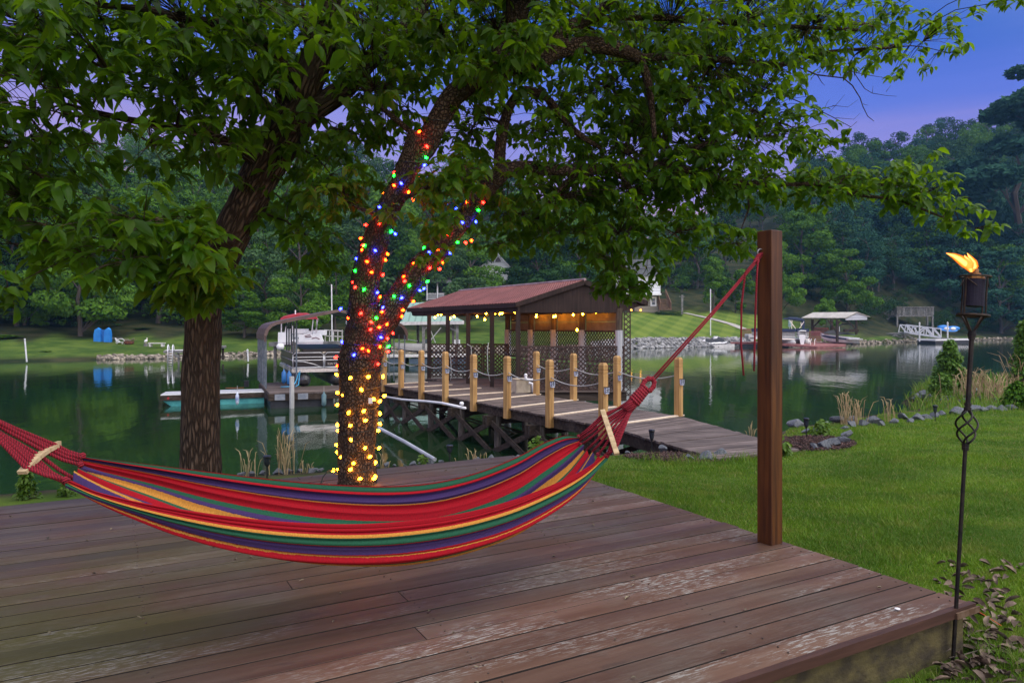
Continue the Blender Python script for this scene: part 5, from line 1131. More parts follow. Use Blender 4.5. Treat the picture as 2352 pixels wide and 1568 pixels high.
b.build('backrest', M_white, ch); b = MB(); b.beam(P(268, 786.3, 79), P(281, 785.3, 79), .5, .06); b.build('seat', M_white, ch)
for o_ in (-.25, .25): b = MB(); b.tube([P(272, 779, 79+o_), P(278, 777.6, 79+o_), P(284, 779.5, 79+o_), P(286, 784, 79+o_), P(286, 787, 79+o_)], .04, 5); b.build('armrest', M_white, ch)
for x0, x1 in ((270, 267.5), (281, 280.5), (285.5, 286)): b = MB(); b.beam(P(x0, 786, 79), P(x1, 794, 79), .10, .08); b.build('leg', M_white, ch)
fp = thing('fire_pit', 'rusty bowl fire pit heaped with sticks beside the white chair', 'fire pit', P(296, 791, 79)); p = P(296, 791, 79); b = MB(); b.lathe(p, [(.35,.0),(.50,.12),(.52,.38),(.54,.40),(.46,.38)], 14); b.build('bowl', mat('rust', (.09,.028,.015), (.17,.06,.03), .9, 6), fp); b = MB()
for k in range(16): a = random.uniform(0, 6.28); d = Vector((math.cos(a)*.6, math.sin(a)*.4, random.uniform(.05, .35))); b.tube([p+Vector((random.uniform(-.3,.3), random.uniform(-.2,.2), .40)), p+Vector((0,0,.42))+d], .022, 4)
b.tube([P(299, 786, 79), P(313, 779.3, 79)], .03, 5); b.build('sticks', mat('dry_stick', (.12,.09,.07), (.22,.18,.14)), fp)
pl = thing('pelican_statue', 'white pelican statue perched on a short grey stump', 'statue', P(335, 788, 78)); pb_ = lambda x, y: P(x, y, 78); b = MB()
b.tube([pb_(331.3, 786.5), pb_(333, 784.8), pb_(335.2, 783), pb_(337, 781), pb_(337.6, 779)], [.02, .13, .17, .11, .06], 10); b.tube([pb_(337.4, 781), pb_(337.9, 778.5), pb_(337.6, 776.8), pb_(338.3, 776)], [.07, .055, .06, .055], 8); b.build('body', M_white, pl, smooth=True)
b = MB(); b.tube([pb_(338.3, 776.3), pb_(338.9, 778), pb_(338.8, 780.5)], [.045, .035, .01], 6); b.build('bill', mat('yellow_bill', (.45,.32,.08)), pl); b = MB(); b.tube([pb_(334.8, 785.5), pb_(334.6, 788.2)], .03, 5); b.tube([pb_(336, 785), pb_(336, 788.2)], .03, 5); b.build('legs', mat('yellow_bill', (.45,.32,.08)), pl)
b = MB(); b.lathe(P(334.6, 796.3, 78), [(.23,-.1),(.21,.18),(.20,.40),(.16,.41)], 10); solo('stump', 'short grey stump under the pelican statue', 'stump', b, M_gwood)
def pole(name, label, cat, x0, y0, x1, y1, Y, r, m, group=None): b = MB(); p0, p1 = P(x0, y0, Y), P(x1, y1, Y); b.tube([p0, p0.lerp(p1, .5), p1], r, 8); b.ball(p1, r*1.25, 8); return solo(name, label, cat, b, m, group=group)
M_pole = mat('weathered_white_pipe', (.52,.55,.56), (.70,.72,.72), .5, 4)
pole('marker_pipe', 'leaning white marker pipe in the water at the far left', 'pole', 61.5, 831, 57, 779, 62, .065, M_pole); pole('marker_pipe', 'short white marker pipe in the water right of the thick trunk', 'pole', 570, 830, 568.5, 804, 64, .08, M_pole)
pole('flagpole', 'bare white flagpole behind the red topped pontoon boat', 'flagpole', 763, 800, 761.5, 655, 72, .06, M_white); pole('flagpole', 'bare white flagpole on the mown bank behind the jet ski', 'flagpole', 1632, 780, 1632, 665, 118, .085, M_white)
pole('mooring_pile', 'grey mooring pile near the bank left of the curved shelter', 'pile', 605.5, 822, 606.5, 786, 66, .10, M_pile); pole('mooring_pile', 'grey mooring pile under the lift of the red topped boat', 'pile', 674, 836, 674, 789, 54, .16, M_pile)
ld = thing('ladder_dock', 'small bank dock with a tall silver swim ladder', 'dock', P(400, 811, 62)); b = MB(); b.prism([P(375,805.5,62), P(444,804,62), P(447,802,66), P(384,803,66)], (0,0,-.10)); b.build('deck', M_dull, ld); b = MB(); b.beam(P(375.5,808,62), P(444,807,62), .06, .22); b.build('beam', M_gwood, ld)
for x in (410, 440): b = MB(); b.beam(P(x,808,62.2), P(x+.5,842,62.2), .14, .14); b.build('pile', M_gwood, ld)
b = MB()
for x in (386.5, 397.5): b.tube([P(x+2.5,807,62.6), P(x+1.8,796,62.4), P(x,791.6,61.9), P(x-1.6,795,61.8), P(x-1.2,845,61.8)], .05, 6)
for k in range(6): b.tube([P(385.4,809+6*k,61.8), P(396.6,809+6*k,61.8)], .04, 5)
b.build('ladder', M_alu, ld, smooth=True); b = MB(); b.beam(P(399, 813, 62), P(412, 821, 62), .06, .24); b.build('brace', M_gwood, ld)
d2 = thing('bank_dock', 'low weathered dock end poking out right of the thick trunk', 'dock', P(505, 806, 66)); b = MB(); b.prism([P(470,796,64), P(519,794.5,64), P(520,793,68), P(474,794,68)], (0,0,-.18)); b.build('deck', M_gwood, d2)
for x in (484, 512): b = MB(); b.beam(P(x,798,65), P(x,826,65), .16, .16); b.build('pile', M_dark, d2)
b = MB(); sl_ = [(0,824),(20,821),(55,816.5),(90,815.5),(93,818),(80,822),(60,826),(20,829),(0,830)]
b.prism([P(x, y, 70) for x, y in sl_], (0, 2.5, .1)); solo('flat_rock', 'flat grey rock slab at the water edge on the far left', 'rock', b, mat('flat_stone', (.12,.11,.10), (.24,.22,.19), .9, 1, bump=.4))
tag(rock_heap('shore_stones', [(P(x, y, 69.5).x, 69.5+random.uniform(-.6,.8), P(x, y, 69.5).z, random.uniform(.12,.32)) for x, y in [(random.uniform(74,123), random.uniform(820,830)) for _ in range(60)]], mat('pale_stone', (.26,.25,.23), (.45,.43,.40), .9, 2, isl=.4)), kind='stuff')
# ---- red topped pontoon boat on its lift
rb = thing('pontoon_boat', 'white pontoon boat with a red canopy raised on a lift', 'boat', P(690, 787, 55)); Yb = 55.
def rq(x, y, d=0): return P(x, y, Yb+d)
b = MB(); b.prism([rq(638,787), rq(742,785.5), rq(744,783,2.6), rq(640,784,2.6)], (0,0,-.16)); b.build('deck', M_alu, rb)
b = MB()
b.prism([rq(638.5,786), rq(638.5,763), rq(663,763), rq(663,786)], (0, 2.4, 0)); b.prism([rq(663,786), rq(663,779), rq(683,779), rq(683,786)], (0, 2.3, 0)); b.prism([rq(686,786), rq(686,768), rq(735,766), rq(743,783), rq(742,785)], (0, .15, 0)); b.prism([rq(690,777,2), rq(690,768,2), rq(738,766,2), rq(740,777,2)], (0, .15, 0)); b.build('side_panels', M_white, rb)
b = MB(); b.box(rq(684,760,1.2), (1.5, .9, .35)); b.box(rq(700,767,1.4), (1.4, .8, .5)); b.box(rq(735,763.5,1.2), (.9, .8, .4)); b.build('seats', M_white, rb)
b = MB(); b.tube([rq(700,771,-.02), rq(712,769,-.02), rq(715,773,-.02), rq(701,774,-.02)], .03, 4); b.tube([rq(716,777,-.02), rq(726,775,-.02), rq(734,778.5,-.02)], .03, 4); b.build('side_stripe', mat('dark_red_stripe', (.12,.02,.03)), rb)
M_redc = mat('red_canvas', (.36,.025,.040), (.46,.045,.06), .7, 1)
b = MB(); tp = [(644,733),(650,728),(664,724.5),(684,720.5),(703,720),(716,723),(726,726),(730,734)]
for (x0, y0), (x1, y1) in zip(tp[:-1], tp[1:]): b.add([rq(x0,y0), rq(x1,y1), rq(x1,y1-1.5,2.4), rq(x0,y0-1.5,2.4), rq(x0,max(y0+1.5, 734-.02*(x0-644))), rq(x1,max(y1+1.5, 734-.02*(x1-644))), rq(x1,y1-.3,2.4), rq(x0,y0-.3,2.4)], [(0,1,2,3),(4,7,6,5),(0,4,5,1),(2,6,7,3),(0,3,7,4),(1,5,6,2)])
b.build('canopy', M_redc, rb)
for x0, y0, x1, y1 in ((646,763,646.5,733),(655,763,662,728),(716,765,720,727),(726,765,728,733),(724,768,730,731),(672,764,672,748)): b = MB(); b.tube([rq(x0,y0,.3), rq(x1,y1,.3)], .05, 5); b.build('canopy_pole', M_alu, rb)
b = MB(); b.tube([rq(678,735,.2), rq(678.5,712,.2)], .05, 5); b.build('mast', M_white, rb)
b = MB(); b.tube([rq(644,796.5,-.35), rq(644,796.5,-.15), rq(644,796.5,5)], [.12,.30,.31], 14); b.build('pontoon', M_white, rb, smooth=True)
lf = thing('boat_lift', 'timber boat lift and walkway under the red topped pontoon boat', 'boat lift', P(690, 800, 57)); b = MB(); b.beam(P(628,790,57.5), P(800,788,57.5), 2.2, .35); b.build('walkway', M_gwood, lf)
for x in (632, 700, 768): b = MB(); b.beam(P(x,790,57.6), P(x,846,57.6), .2, .2); b.build('pile', M_gwood, lf)
b = MB()
for x in (727, 737.5, 747, 757, 766, 776, 786): b.beam(P(x,789,57), P(x,765 if x < 740 else 757,57), .06, .06)
b.beam(P(745,757.5,57), P(788,760,57), .06, .08); b.beam(P(745,771,57), P(788,773,57), .06, .06); b.build('railing', M_dull, lf)
# ---- green roofed boat dock
gd = thing('green_roof_boat_dock', 'boat dock with pale green metal roof behind the red roofed boathouse', 'boathouse', P(960, 830, 61)); Yg = 61.
q = NT('green_metal_roof'); q.set(Roughness=.45); wv = q.n('ShaderNodeTexWave', bands_direction='X'); mp = q.n('ShaderNodeMapping'); mp.inputs['Scale'].default_value = (.55, .55, .0); q.l(q.tc.outputs['Object'], mp.inputs[0]); q.l(mp.outputs[0], wv.inputs[0]); wv.inputs['Scale'].default_value = 1.
q.base(q.mix(q.rng(wv.outputs['Fac'], .75, .95), (.20,.33,.26), (.12,.22,.17)))
b = MB(); e0, e1 = P(800,741,Yg), P(1065,737,Yg); r0, r1 = P(845,700,Yg+3.5), P(981,693.5,Yg+3.5); f0, f1 = P(795,737,Yg+7), P(1058,734,Yg+7)
b.add([e0,e1,r1,r0], [(0,1,2,3)]); b.add([e1,f1,r1], [(0,1,2)]); b.add([f1,f0,r0,r1], [(0,1,2,3)]); b.add([f0,e0,r0], [(0,1,2)]); b.build('roof', q.m, gd)
b = MB()
for p0, p1 in ((e0,e1),(e1,f1),(f1,f0),(f0,e0)): b.beam(p0-Zv*.14, p1-Zv*.14, .08, .28)
b.build('fascia', M_dull, gd)
for x, d in ((873,.3),(973,.3),(1050,.3),(1041,6.6),(895,6.6),(960,6.6),(815,.3)): b = MB(); b.beam(P(x,738,Yg+d), P(x,840,Yg+d), .24, .24); b.build('post', M_gwood, gd)
b = MB(); b.beam(P(1015,700+44,Yg+.3), P(1048,760,Yg+.3), .1, .14); b.beam(P(985,744,Yg+.3), P(975,757,Yg+.3), .1, .14); b.build('knee_brace', M_gwood, gd)
b = MB(); b.prism([P(830,817,Yg-1.5), P(1075,815,Yg-1.5), P(1075,812,Yg+1), P(830,814,Yg+1)], (0,0,-.16)); b.build('deck', M_dull, gd)
for x0, x1 in ((835,875),(895,930),(940,985),(995,1070)): b = MB(); b.prism([P(x,y,Yg-1.3) for x, y in ((x0,823),(x1,823),(x1,836),(x0,836))], (0, 2.4, 0)); b.build('float', mat('blue_grey_float', (.06,.10,.14), (.10,.15,.19), .6, 2), gd)
def runabout(root, Q, L, Wd, H, mh, mtop):
    """Q(s, w, h): bow at s=0, stern at s=1; w -1..1; h 0..1"""
    S = [0,.06,.14,.26,.42,.60,.80,1.0]; wd = [.03,.28,.50,.74,.92,1,1,.96]; kl = [.70,.44,.25,.12,.05,.02,0,0]; sh = [1.08,1.04,1.0,.97,.94,.92,.90,.90]
    V = []; n = len(S)
    for s, w_, k, h in zip(S, wd, kl, sh):
        V += [Q(s, -w_, h), Q(s, -w_*.92, h*.62+k*.25), Q(s, -w_*.70, k+.18*(1-k)), Q(s, 0, k), Q(s, w_*.70, k+.18*(1-k)), Q(s, w_*.92, h*.62+k*.25), Q(s, w_, h)]
    F = [(i*7+j, i*7+j+1, (i+1)*7+j+1, (i+1)*7+j) for i in range(n-1) for j in range(6)]+[tuple((n-1)*7+j for j in range(7))]+[(i*7+6, i*7, (i+1)*7, (i+1)*7+6) for i in range(n-1)]
    b = MB(); b.add(V, F); return b.build('hull', mh, root)
wb_ = thing('runabout', 'white open runabout moored under the green roofed boat dock', 'boat', P(985, 812, 61))
def Qw(s, w_, h): a = P(907+155*s, 812-h*24-(1.5*s), Yg+2+w_*1.1); return a
runabout(wb_, Qw, 0, 0, 0, mat('cream_hull', (.60,.60,.56), (.68,.67,.62), .35, 1), None)
b = MB(); b.prism([P(x,y,Yg+1.2) for x, y in ((962,788),(985,775),(990,775),(986,788))], (0,1.6,0)); b.build('windscreen', mat('smoked_screen', (.10,.13,.15), rough=.1), wb_); b = MB()
for s in (-.8, .8): b.tube([P(984,787,Yg+2+s), P(1013,752,Yg+2+s)], .05, 5); b.tube([P(1000,787,Yg+2+s), P(990,760,Yg+2+s)], .04, 5); b.tube([P(915,785,Yg+2+s*.5), P(935,779,Yg+2+s), P(960,783,Yg+2+s)], .03, 5)
b.build('frame_rails', M_alu, wb_); b = MB(); b.box(P(1050,790,Yg+2), (.5,.5,.8)); b.build('outboard', M_white, wb_)
# ---- houses
def house(name, label, x0, x1, yb, ye, Y, dep, wm, rm, gable=None, yr=None):
    t = thing(name, label, 'house', P((x0+x1)/2, yb, Y)); a, c = P(x0,yb,Y), P(x1,yb,Y); e = P(x0,ye,Y).z; h = e-a.z; v = Vector((0, dep, 0)); b = MB()
    b.prism([a-Zv*3, c-Zv*3, c+Zv*h, a+Zv*h], v); b.build('wall', wm, t)
    if gable:
        ap = P((x0+x1)/2, yr, Y); b = MB(); b.prism([a+Zv*h+Vector((0,.05,0)), c+Zv*h+Vector((0,.05,0)), ap+Vector((0,.05,0))], v*.98); b.build('gable_wall', wm, t); o_ = .45; b = MB(); k = (ap.z-e)/((c.x-a.x)/2)
        for sx_, p in ((-1, a), (1, c)):
            q0 = Vector((p.x+sx_*o_, p.y-.4, e-o_*k)); q1 = Vector((ap.x, p.y-.4, ap.z+.02)); w_ = Vector((0, dep+.6, 0)); up = Zv*.22; b.hexa([q0, q1, q1+w_, q0+w_, q0+up, q1+up, q1+w_+up, q0+w_+up])
        b.build('roof', rm, t)
    return t
def window(t, x0, x1, y0, y1, Y, bars=(1, 1), fw=.16):
    a, c = P(x0,y1,Y), P(x1,y0,Y); w_, h = c.x-a.x, c.z-a.z; b = MB(); m_ = (a+c)/2
    for z in (a.z, c.z): b.box((m_.x, Y-.05, z), (w_+fw, .12, fw))
    for x in (a.x, c.x): b.box((x, Y-.05, m_.z), (fw, .12, h-fw))
    for k in range(1, bars[0]+1): b.box((m_.x, Y-.035, a.z+h*k/(bars[0]+1)), (w_-fw, .05, .07))
    for k in range(1, bars[1]+1): b.box((a.x+w_*k/(bars[1]+1), Y-.035, m_.z), (.07, .04, h-fw))
    f = b.build('window', M_white, t); b = MB(); b.box((m_.x, Y-.012, m_.z), (w_-fw, .02, h-fw)); b.build('pane', mat('window_glass', (.06,.10,.14), (.12,.17,.20), .08, .4), f)
def siding(name, c, c2, s=3.2):
    q = NT(name); q.set(Roughness=.7); wv = q.n('ShaderNodeTexWave', bands_direction='Z', wave_profile='SAW'); wv.inputs['Scale'].default_value = s*.16; q.l(q.tc.outputs['Object'], wv.inputs[0]); q.base(q.mix(q.rng(wv.outputs['Fac'], .75, 1.), c, c2)); q.bump(wv.outputs['Fac'], .5, .03); return q.m
M_sw = siding('white_siding', (.66,.69,.70), (.40,.42,.44)); M_st = siding('tan_siding', (.26,.24,.19), (.13,.12,.09)); M_sg = siding('grey_siding', (.22,.23,.23), (.12,.12,.12)); M_rg = mat('grey_shingle', (.10,.11,.12), (.16,.17,.18), .9, 3)
h1 = house('white_house', 'white gabled house on the wooded hill, half hidden by trees', 1108, 1168, 652, 611, 158, 9, M_sw, M_white, 1, 578); window(h1, 1132.5, 1139, 614, 628, 157.95); window(h1, 1142.5, 1149, 614, 628, 157.95); b = MB(); b.add([P(1137,601,157.9), P(1151,601,157.9), P(1148,594,157.9), P(1144,590,157.9), P(1140,594,157.9)], [(0,1,2,3,4)]); b.build('arched_window', M_blk, h1)
bl = thing('balcony', 'white railed porch balcony among the trees left of the red roof', 'balcony', P(1006, 690, 125)); b = MB(); b.prism([P(x,y,125) for x, y in ((978,688),(1036,688),(1036,692),(978,692))], (0, 4, 0)); b.build('floor', M_gwood, bl); b = MB(); b.beam(P(979,674,125), P(1036,674,125), .1, .1); b.beam(P(979,686,125), P(1036,686,125), .1, .1)
for k in range(22): b.beam(P(981+2.5*k,674,125), P(981+2.5*k,686,125), .07, .07)
b.build('railing', M_white, bl)
for x in (981, 1005, 1034): b = MB(); b.beam(P(x,648,125), P(x,690,125), .22, .22); b.build('column', M_white, bl)
for x in (981, 1034): b = MB(); b.beam(P(x,690,125.5), P(x,730,125.5), .25, .25); b.build('leg', M_gwood, bl)
b = MB(); b.prism([P(x,y,128.8) for x, y in ((976,690),(1038,690),(1038,652),(976,652))], (0, 5, 0)); b.build('wall', siding('dim_siding', (.09,.10,.11), (.05,.06,.06)), bl); b = MB(); b.prism([P(x,y,124.6) for x, y in ((974,650),(1040,650),(1034,643),(980,643))], (0, 9, 0)); b.build('roof', M_rg, bl)
h2 = house('tan_house', 'tan sided house with white upper storey at the top of the mown lawn', 1418, 1515, 716, 677, 143, 12, M_st, M_rg); b = MB(); b.prism([P(x,y,142.9) for x, y in ((1416,677),(1517,677),(1517,634),(1416,634))], (0, 12, 0)); b.build('upper_wall', M_sw, h2); b = MB(); b.prism([P(x,y,142.4) for x, y in ((1408,634),(1524,634),(1500,596),(1434,596))], (0, 13, 0)); b.build('roof', M_rg, h2)
window(h2, 1495.5, 1506, 683.5, 701.5, 142.95, (1, 0), .3); window(h2, 1489, 1500, 644, 660, 142.8); window(h2, 1440, 1462, 644, 662, 142.8, (1, 2)); b = MB(); b.box(P(1445,706,142.9), (2.2,.1,2.1)); b.build('door', M_blk, h2); b = MB(); b.beam(P(1416,677.5,142.2), P(1517,676,142.2), 1.6, .35); b.build('porch_edge', M_white, h2); b = MB()
b.build('porch_lamps', emit('porch_lamp', (1,.5,.1), 3), h2) if 0 else None
for x in (1450, 1471.5): b = MB(); b.ball(P(x, 712, 142.4), .22, 8); b.build('porch_lamp', emit('porch_lamp', (1,.42,.06), 5), h2)
stt = thing('outdoor_stairs', 'brown timber staircase on the right side of the tan house', 'stairs', P(1528, 712, 141)); b = MB(); n = 12
for k in range(n): f = k/n; b.box(P(1528.5-7*f, 711-26*f, 141+4.2*f), (2.6, .4, .12))
b.build('treads', mat('brown_stain', (.11,.055,.03), (.19,.10,.06), .7, 3), stt)
for x0, x1 in ((1517, 1500), (1541, 1524)):
    b = MB(); b.prism([P(x0-1+(-2 if x0 < 1530 else 0),711,141), P(x0,695,141), P(x1+4,658 if x0 < 1530 else 664,145), P(x1+4,676,145)], (.12, 0, 0)); b.build('side_rail', mat('brown_stain', (.11,.055,.03)), stt)
h3 = house('grey_house', 'grey house showing behind the top of the tall hammock post', 1709, 1790, 690, 640, 205, 12, M_sg, M_rg, 1, 598); window(h3, 1741, 1751, 636, 662, 204.9, (0, 1), .4); window(h3, 1712, 1720, 668, 682, 204.9)
b = MB(); b.beam(P(1566.5,722,140), P(1567,677,140), .35, .35); b.beam(P(1560,681,140), P(1573,681,140), .12, .15); solo('utility_post', 'thin grey post with crossbar at the end of the garden path', 'post', b, M_gwood)
# path on the lawn
pth = [(1545,716.5),(1572,719),(1600,725),(1640,734),(1680,745),(1710,757)]; b = MB(); L_ = []
for x, y in pth:
    t = (x-HX)/FPX; dd = np.linspace(3, 60, 400); zz_ = hz_td(np.full(400, t), dd); yy_ = HY-(zz_-EYE)*FPX/(float(Ys(t))+dd); k = int(np.argmin(np.abs(yy_-y))); Yq = float(Ys(t))+dd[k]; L_.append(Vector((t*Yq, Yq, zz_[k]+.06)))
for p, q_ in zip(L_[:-1], L_[1:]):
    s_ = (q_-p); s_.z = 0; s_ = s_.cross(Zv).normalized()*.75
    for m in range(5): u0, u1 = p.lerp(q_, m/5), p.lerp(q_, (m+1)/5); z0, z1 = hz1(u0.x, u0.y)+.09, hz1(u1.x, u1.y)+.09; u0.z, u1.z = z0, z1; b.quad(u0-s_, u0+s_, u1+s_, u1-s_)
tag(b.build('garden_path', mat('pale_concrete', (.30,.28,.25), (.40,.37,.33), .9, 2)), kind='structure')
b = MB(); it = []
for k in range(26): x = 1508+60*k/26; p = P(x, 716.5+ (x-1508)*.045, 140.5); it.append((p.x, p.y, hz1(p.x, p.y)+.25, random.uniform(.35,.6)))
V, F, _ = KIND['bush', 1]; kk = np.random.default_rng(3).random(len(F)) < .12; U = V[F[kk].ravel()]; Vh = np.concatenate([U*np.array([s*2.2, s*2.2, s*1.6])+np.array([x, y, z-.4]) for x, y, z, s in it]); tag(npmesh('clipped_hedge', Vh, np.arange(len(Vh)).reshape(-1, 4), LM['dark']), 'low clipped hedge along the foot of the tan house', 'hedge')
# ---- jet ski
js = thing('jet_ski', 'white jet ski under a grey cover on a white floating ramp', 'jet ski', P(1640, 795, 114)); j = lambda x, y, d=0: P(563.4*0+1592.2+x*.18226, 685.9+y*.18226, 114+d)
def jq(x, y, d=0): return P((2600+x/3.36)/1.633, (1120+y/3.36)/1.633, 114+d)
def loft(b, secs):
    n = len(secs[0]); V = [p for s in secs for p in s]; b.add(V, [(i*n+k, i*n+(k+1) % n, (i+1)*n+(k+1) % n, (i+1)*n+k) for i in range(len(secs)-1) for k in range(n)]+[tuple(range(n))[::-1], tuple((len(secs)-1)*n+k for k in range(n))])
b = MB(); loft(b, [[jq(x, yb, -w_*.5), jq(x, (yb+yt)/2, -w_), jq(x, yt, -w_*.6), jq(x, yt, w_*.6), jq(x, (yb+yt)/2, w_), jq(x, yb, w_*.5)] for x, yb, yt, w_ in ((90,570,555,.15),(130,582,548,.45),(200,585,545,.6),(300,580,545,.62),(390,568,545,.5),(425,556,540,.35))]); b.build('hull', M_white, js)
b = MB(); loft(b, [[jq(x, yb, -w_), jq(x, yt, -w_*.55), jq(x, yt, w_*.55), jq(x, yb, w_)] for x, yb, yt, w_ in ((150,560,512,.42),(165,562,502,.5),(220,562,506,.5),(270,560,508,.45),(300,560,488,.45),(320,558,484,.4),(370,555,505,.4),(410,550,538,.3),(425,545,541,.2))]); b.build('cover', mat('charcoal_cover', (.030,.036,.045), (.055,.06,.07), .8, 2), js)
b = MB(); loft(b, [[jq(x, yb, -w_), jq(x, yt, -w_*.5), jq(x, yt, w_*.5), jq(x, yb, w_)] for x, yb, yt, w_ in ((100,552,540,.2),(130,552,518,.4),(155,553,505,.42),(168,560,520,.44))]); b.prism([jq(262,505,-.3), jq(266,472,-.25), jq(315,474,-.25), jq(300,500,-.3)], (0, .5, 0)); b.build('cover_ends', M_white, js)
fl = thing('jet_ski_float', 'white plastic ramp float under the jet ski', 'float', P(1645, 798, 113)); b = MB(); loft(b, [[jq(x, yb, -1.3), jq(x, yt, -1.2), jq(x, yt, 1.2), jq(x, yb, 1.3)] for x, yb, yt in ((45,622,615),(90,626,602),(150,628,592),(300,624,580),(420,620,572),(520,618,570))]); b.build('body', M_dull, fl)
# ---- red dock with pontoon boat, cruiser and canopy
M_rdeck = mat('red_stained_deck', (.20,.070,.065), (.29,.115,.105), .7, 2); M_rrail = mat('red_stained_rail', (.15,.045,.045), (.22,.08,.075), .7, 2)
rd = thing('red_dock', 'red stained floating dock with railings at the foot of the mown lawn', 'dock', P(1800, 790, 114)); zq = lambda x, y, d=0: jq(x, y, d)
b = MB(); b.prism([zq(470,545,0), zq(880,552,-1.5), zq(1555,600,-6), zq(1925,582,-5), zq(1925,560,0), zq(1500,545,3), zq(470,540,3)], (0, 0, -.3)); b.build('deck', M_rdeck, rd); b = MB(); b.prism([zq(470,570,0), zq(880,577,-1.5), zq(1200,590,-3), zq(1200,570,2), zq(470,560,2)], (0,0,-.8)); b.build('float', M_blackf, rd)
for x0, x1, y0, y1, d in ((628,880,385,500,2.5),(1452,1610,415,540,-2),(1490,1700,372,470,4)):
    b = MB(); n = int((x1-x0)/14)
    for k in range(n+1): x = x0+(x1-x0)*k/n; b.beam(zq(x,y0,d), zq(x,y1,d), .09, .09)
    b.beam(zq(x0,y0,d), zq(x1,y0,d), .14, .18); b.beam(zq(x0,(y0+y1*1.5)/2.5,d), zq(x1,(y0+y1*1.5)/2.5,d), .08, .1); b.build('railing', M_rrail, rd)
b = MB()
for x in (1480, 1530): b.tube([zq(x,600,-4.5), zq(x-2,520,-4.5), zq(x+12,508,-4), zq(x+18,545,-3.5)], .06, 5)
b.build('ladder_rails', M_alu, rd)
pp2 = thing('pontoon_boat', 'white and silver pontoon boat with navy bimini and outboard at the red dock', 'boat', zq(1200, 560, -3)); D_ = -3.0
b = MB(); b.prism([zq(700,490,D_), zq(1470,505,D_), zq(1470,492,D_+2.2), zq(720,480,D_+2.2)], (0,0,-.18)); b.build('deck', M_alu, pp2)
q_ = [(740,1290),(1300,1455)]
b = MB()
for x0, x1 in q_:
    for k in range(4): b.beam(zq(x0,415+18*k,D_), zq(x1,420+18*k,D_), .04, .36 if k % 2 else .30)
b.build('side_panels', M_dull, pp2); b = MB()
for x0, x1 in q_: b.beam(zq(x0,392,D_), zq(x1,398,D_), .5, .5)
b.build('mooring_cover', M_dkblue, pp2)
b = MB(); b.tube([zq(1190,258,D_+.4), zq(1210,242,D_+.4), zq(1300,246,D_+.4), zq(1370,262,D_+.4), zq(1405,278,D_+.4)], [.1,.16,.18,.16,.1], 6); b.prism([zq(1195,256,D_), zq(1215,242,D_), zq(1300,246,D_), zq(1400,272,D_), zq(1400,280,D_)], (0, 2.2, 0)); b.prism([zq(1365,268,D_), zq(1405,280,D_), zq(1405,392,D_), zq(1375,392,D_)], (0, .1, 0)); b.build('bimini', M_dkblue, pp2)
b = MB()
for (x0,y0),(x1,y1) in (((1215,275),(1300,390)),((1245,270),(1240,390)),((1360,350),(1358,300)),((1330,390),(1395,290))): b.tube([zq(x0,y0,D_), zq(x1,y1,D_)], .06, 5)
b.tube([zq(1330,480,D_-.3), zq(1332,410,D_-.3), zq(1350,402,D_-.3), zq(1420,404,D_-.3), zq(1425,480,D_-.3)], .06, 6); b.build('frame', M_alu, pp2)
for x in (1265, 1450):
    b = MB(); p = zq(x, 552, D_); b.tube([p+Vector((0,-.5,0)), p+Vector((0,-.1,0)), p+Vector((-.2,0,0))+FB*6], [.2,.42,.42], 16); b.build('pontoon', M_nose if 0 else M_dull, pp2, smooth=True)
b = MB(); p = zq(720, 490, D_); b.prism([zq(695,470,D_), zq(700,445,D_), zq(770,445,D_), zq(790,535,D_), zq(730,535,D_)], (0, 1.8, 0)); b.build('bow', M_dull, pp2)
ob = b = MB(); loft(b, [[zq(x0,y,D_-.9), zq(x1,y,D_-.9), zq(x1,y,D_-.2), zq(x0,y,D_-.2)] for x0, x1, y in ((1345,1400,450),(1335,1416,462),(1337,1415,500),(1345,1405,520),(1352,1398,560),(1360,1392,600))]); b.build('outboard_motor', M_white, pp2)
cn = thing('boat_canopy', 'pale metal gable roof on brown posts over the moored cruiser', 'shelter', zq(1800, 540, 3)); b = MB(); Dn, Df = -2.5, 3.5
el, er, ap1, ap0 = zq(1365,245,Df), zq(1922,247,Dn), zq(2068,175,Dn), zq(1512,180,Df); er2 = zq(2230,233,Dn)
for p0, p1, p2, p3 in ((el, er, ap1, ap0), (ap0, ap1, er2, er2+(ap0-ap1))):
    nrm = Zv*.10; b.hexa([p0, p1, p2, p3, p0+nrm, p1+nrm, p2+nrm, p3+nrm])
b.build('roof', mat('cream_metal_roof', (.40,.38,.32), (.50,.47,.40), .5, 1), cn); b = MB(); b.prism([zq(1922,270,Dn+.2), zq(1922,252,Dn+.2), zq(2068,182,Dn+.2), zq(2192,228,Dn+.2), zq(2192,265,Dn+.2)], (0,.15,0)); b.build('gable', siding('boat_gable_siding', (.60,.63,.66), (.30,.32,.36), 4), cn)
for x, y0, y1, d in ((1815,262,545,Dn),(2055,262,450,3),(1502,262,420,Df),(1745,262,420,Df+1)): b = MB(); b.beam(zq(x,y0,d), zq(x,y1,d), .32, .32); b.build('post', M_dark, cn)
for (x0,y0),(x1,y1),d in (((1700,270),(1808,420),Dn),((1860,270),(1822,320),Dn),((1945,270),(2045,385),3),((1600,268),(1510,360),Df)): b = MB(); b.beam(zq(x0,y0,d), zq(x1,y1,d), .16, .2); b.build('brace', M_dark, cn)
b = MB(); b.beam(zq(1900,400,3), zq(2080,402,3), .4, .5); b.build('cross_beam', M_dark, cn)
cr_ = thing('cruiser', 'white cruiser with navy stripe and black cover under the pale canopy', 'boat', zq(1850, 570, 0))
def Qc(s, w_, h): return zq(1602+495*s, 578-18*(1-s)-h*(122-28*s)+(0), .5-3.0*s+w_*1.15*(1))
runabout(cr_, Qc, 0, 0, 0, M_white, None)
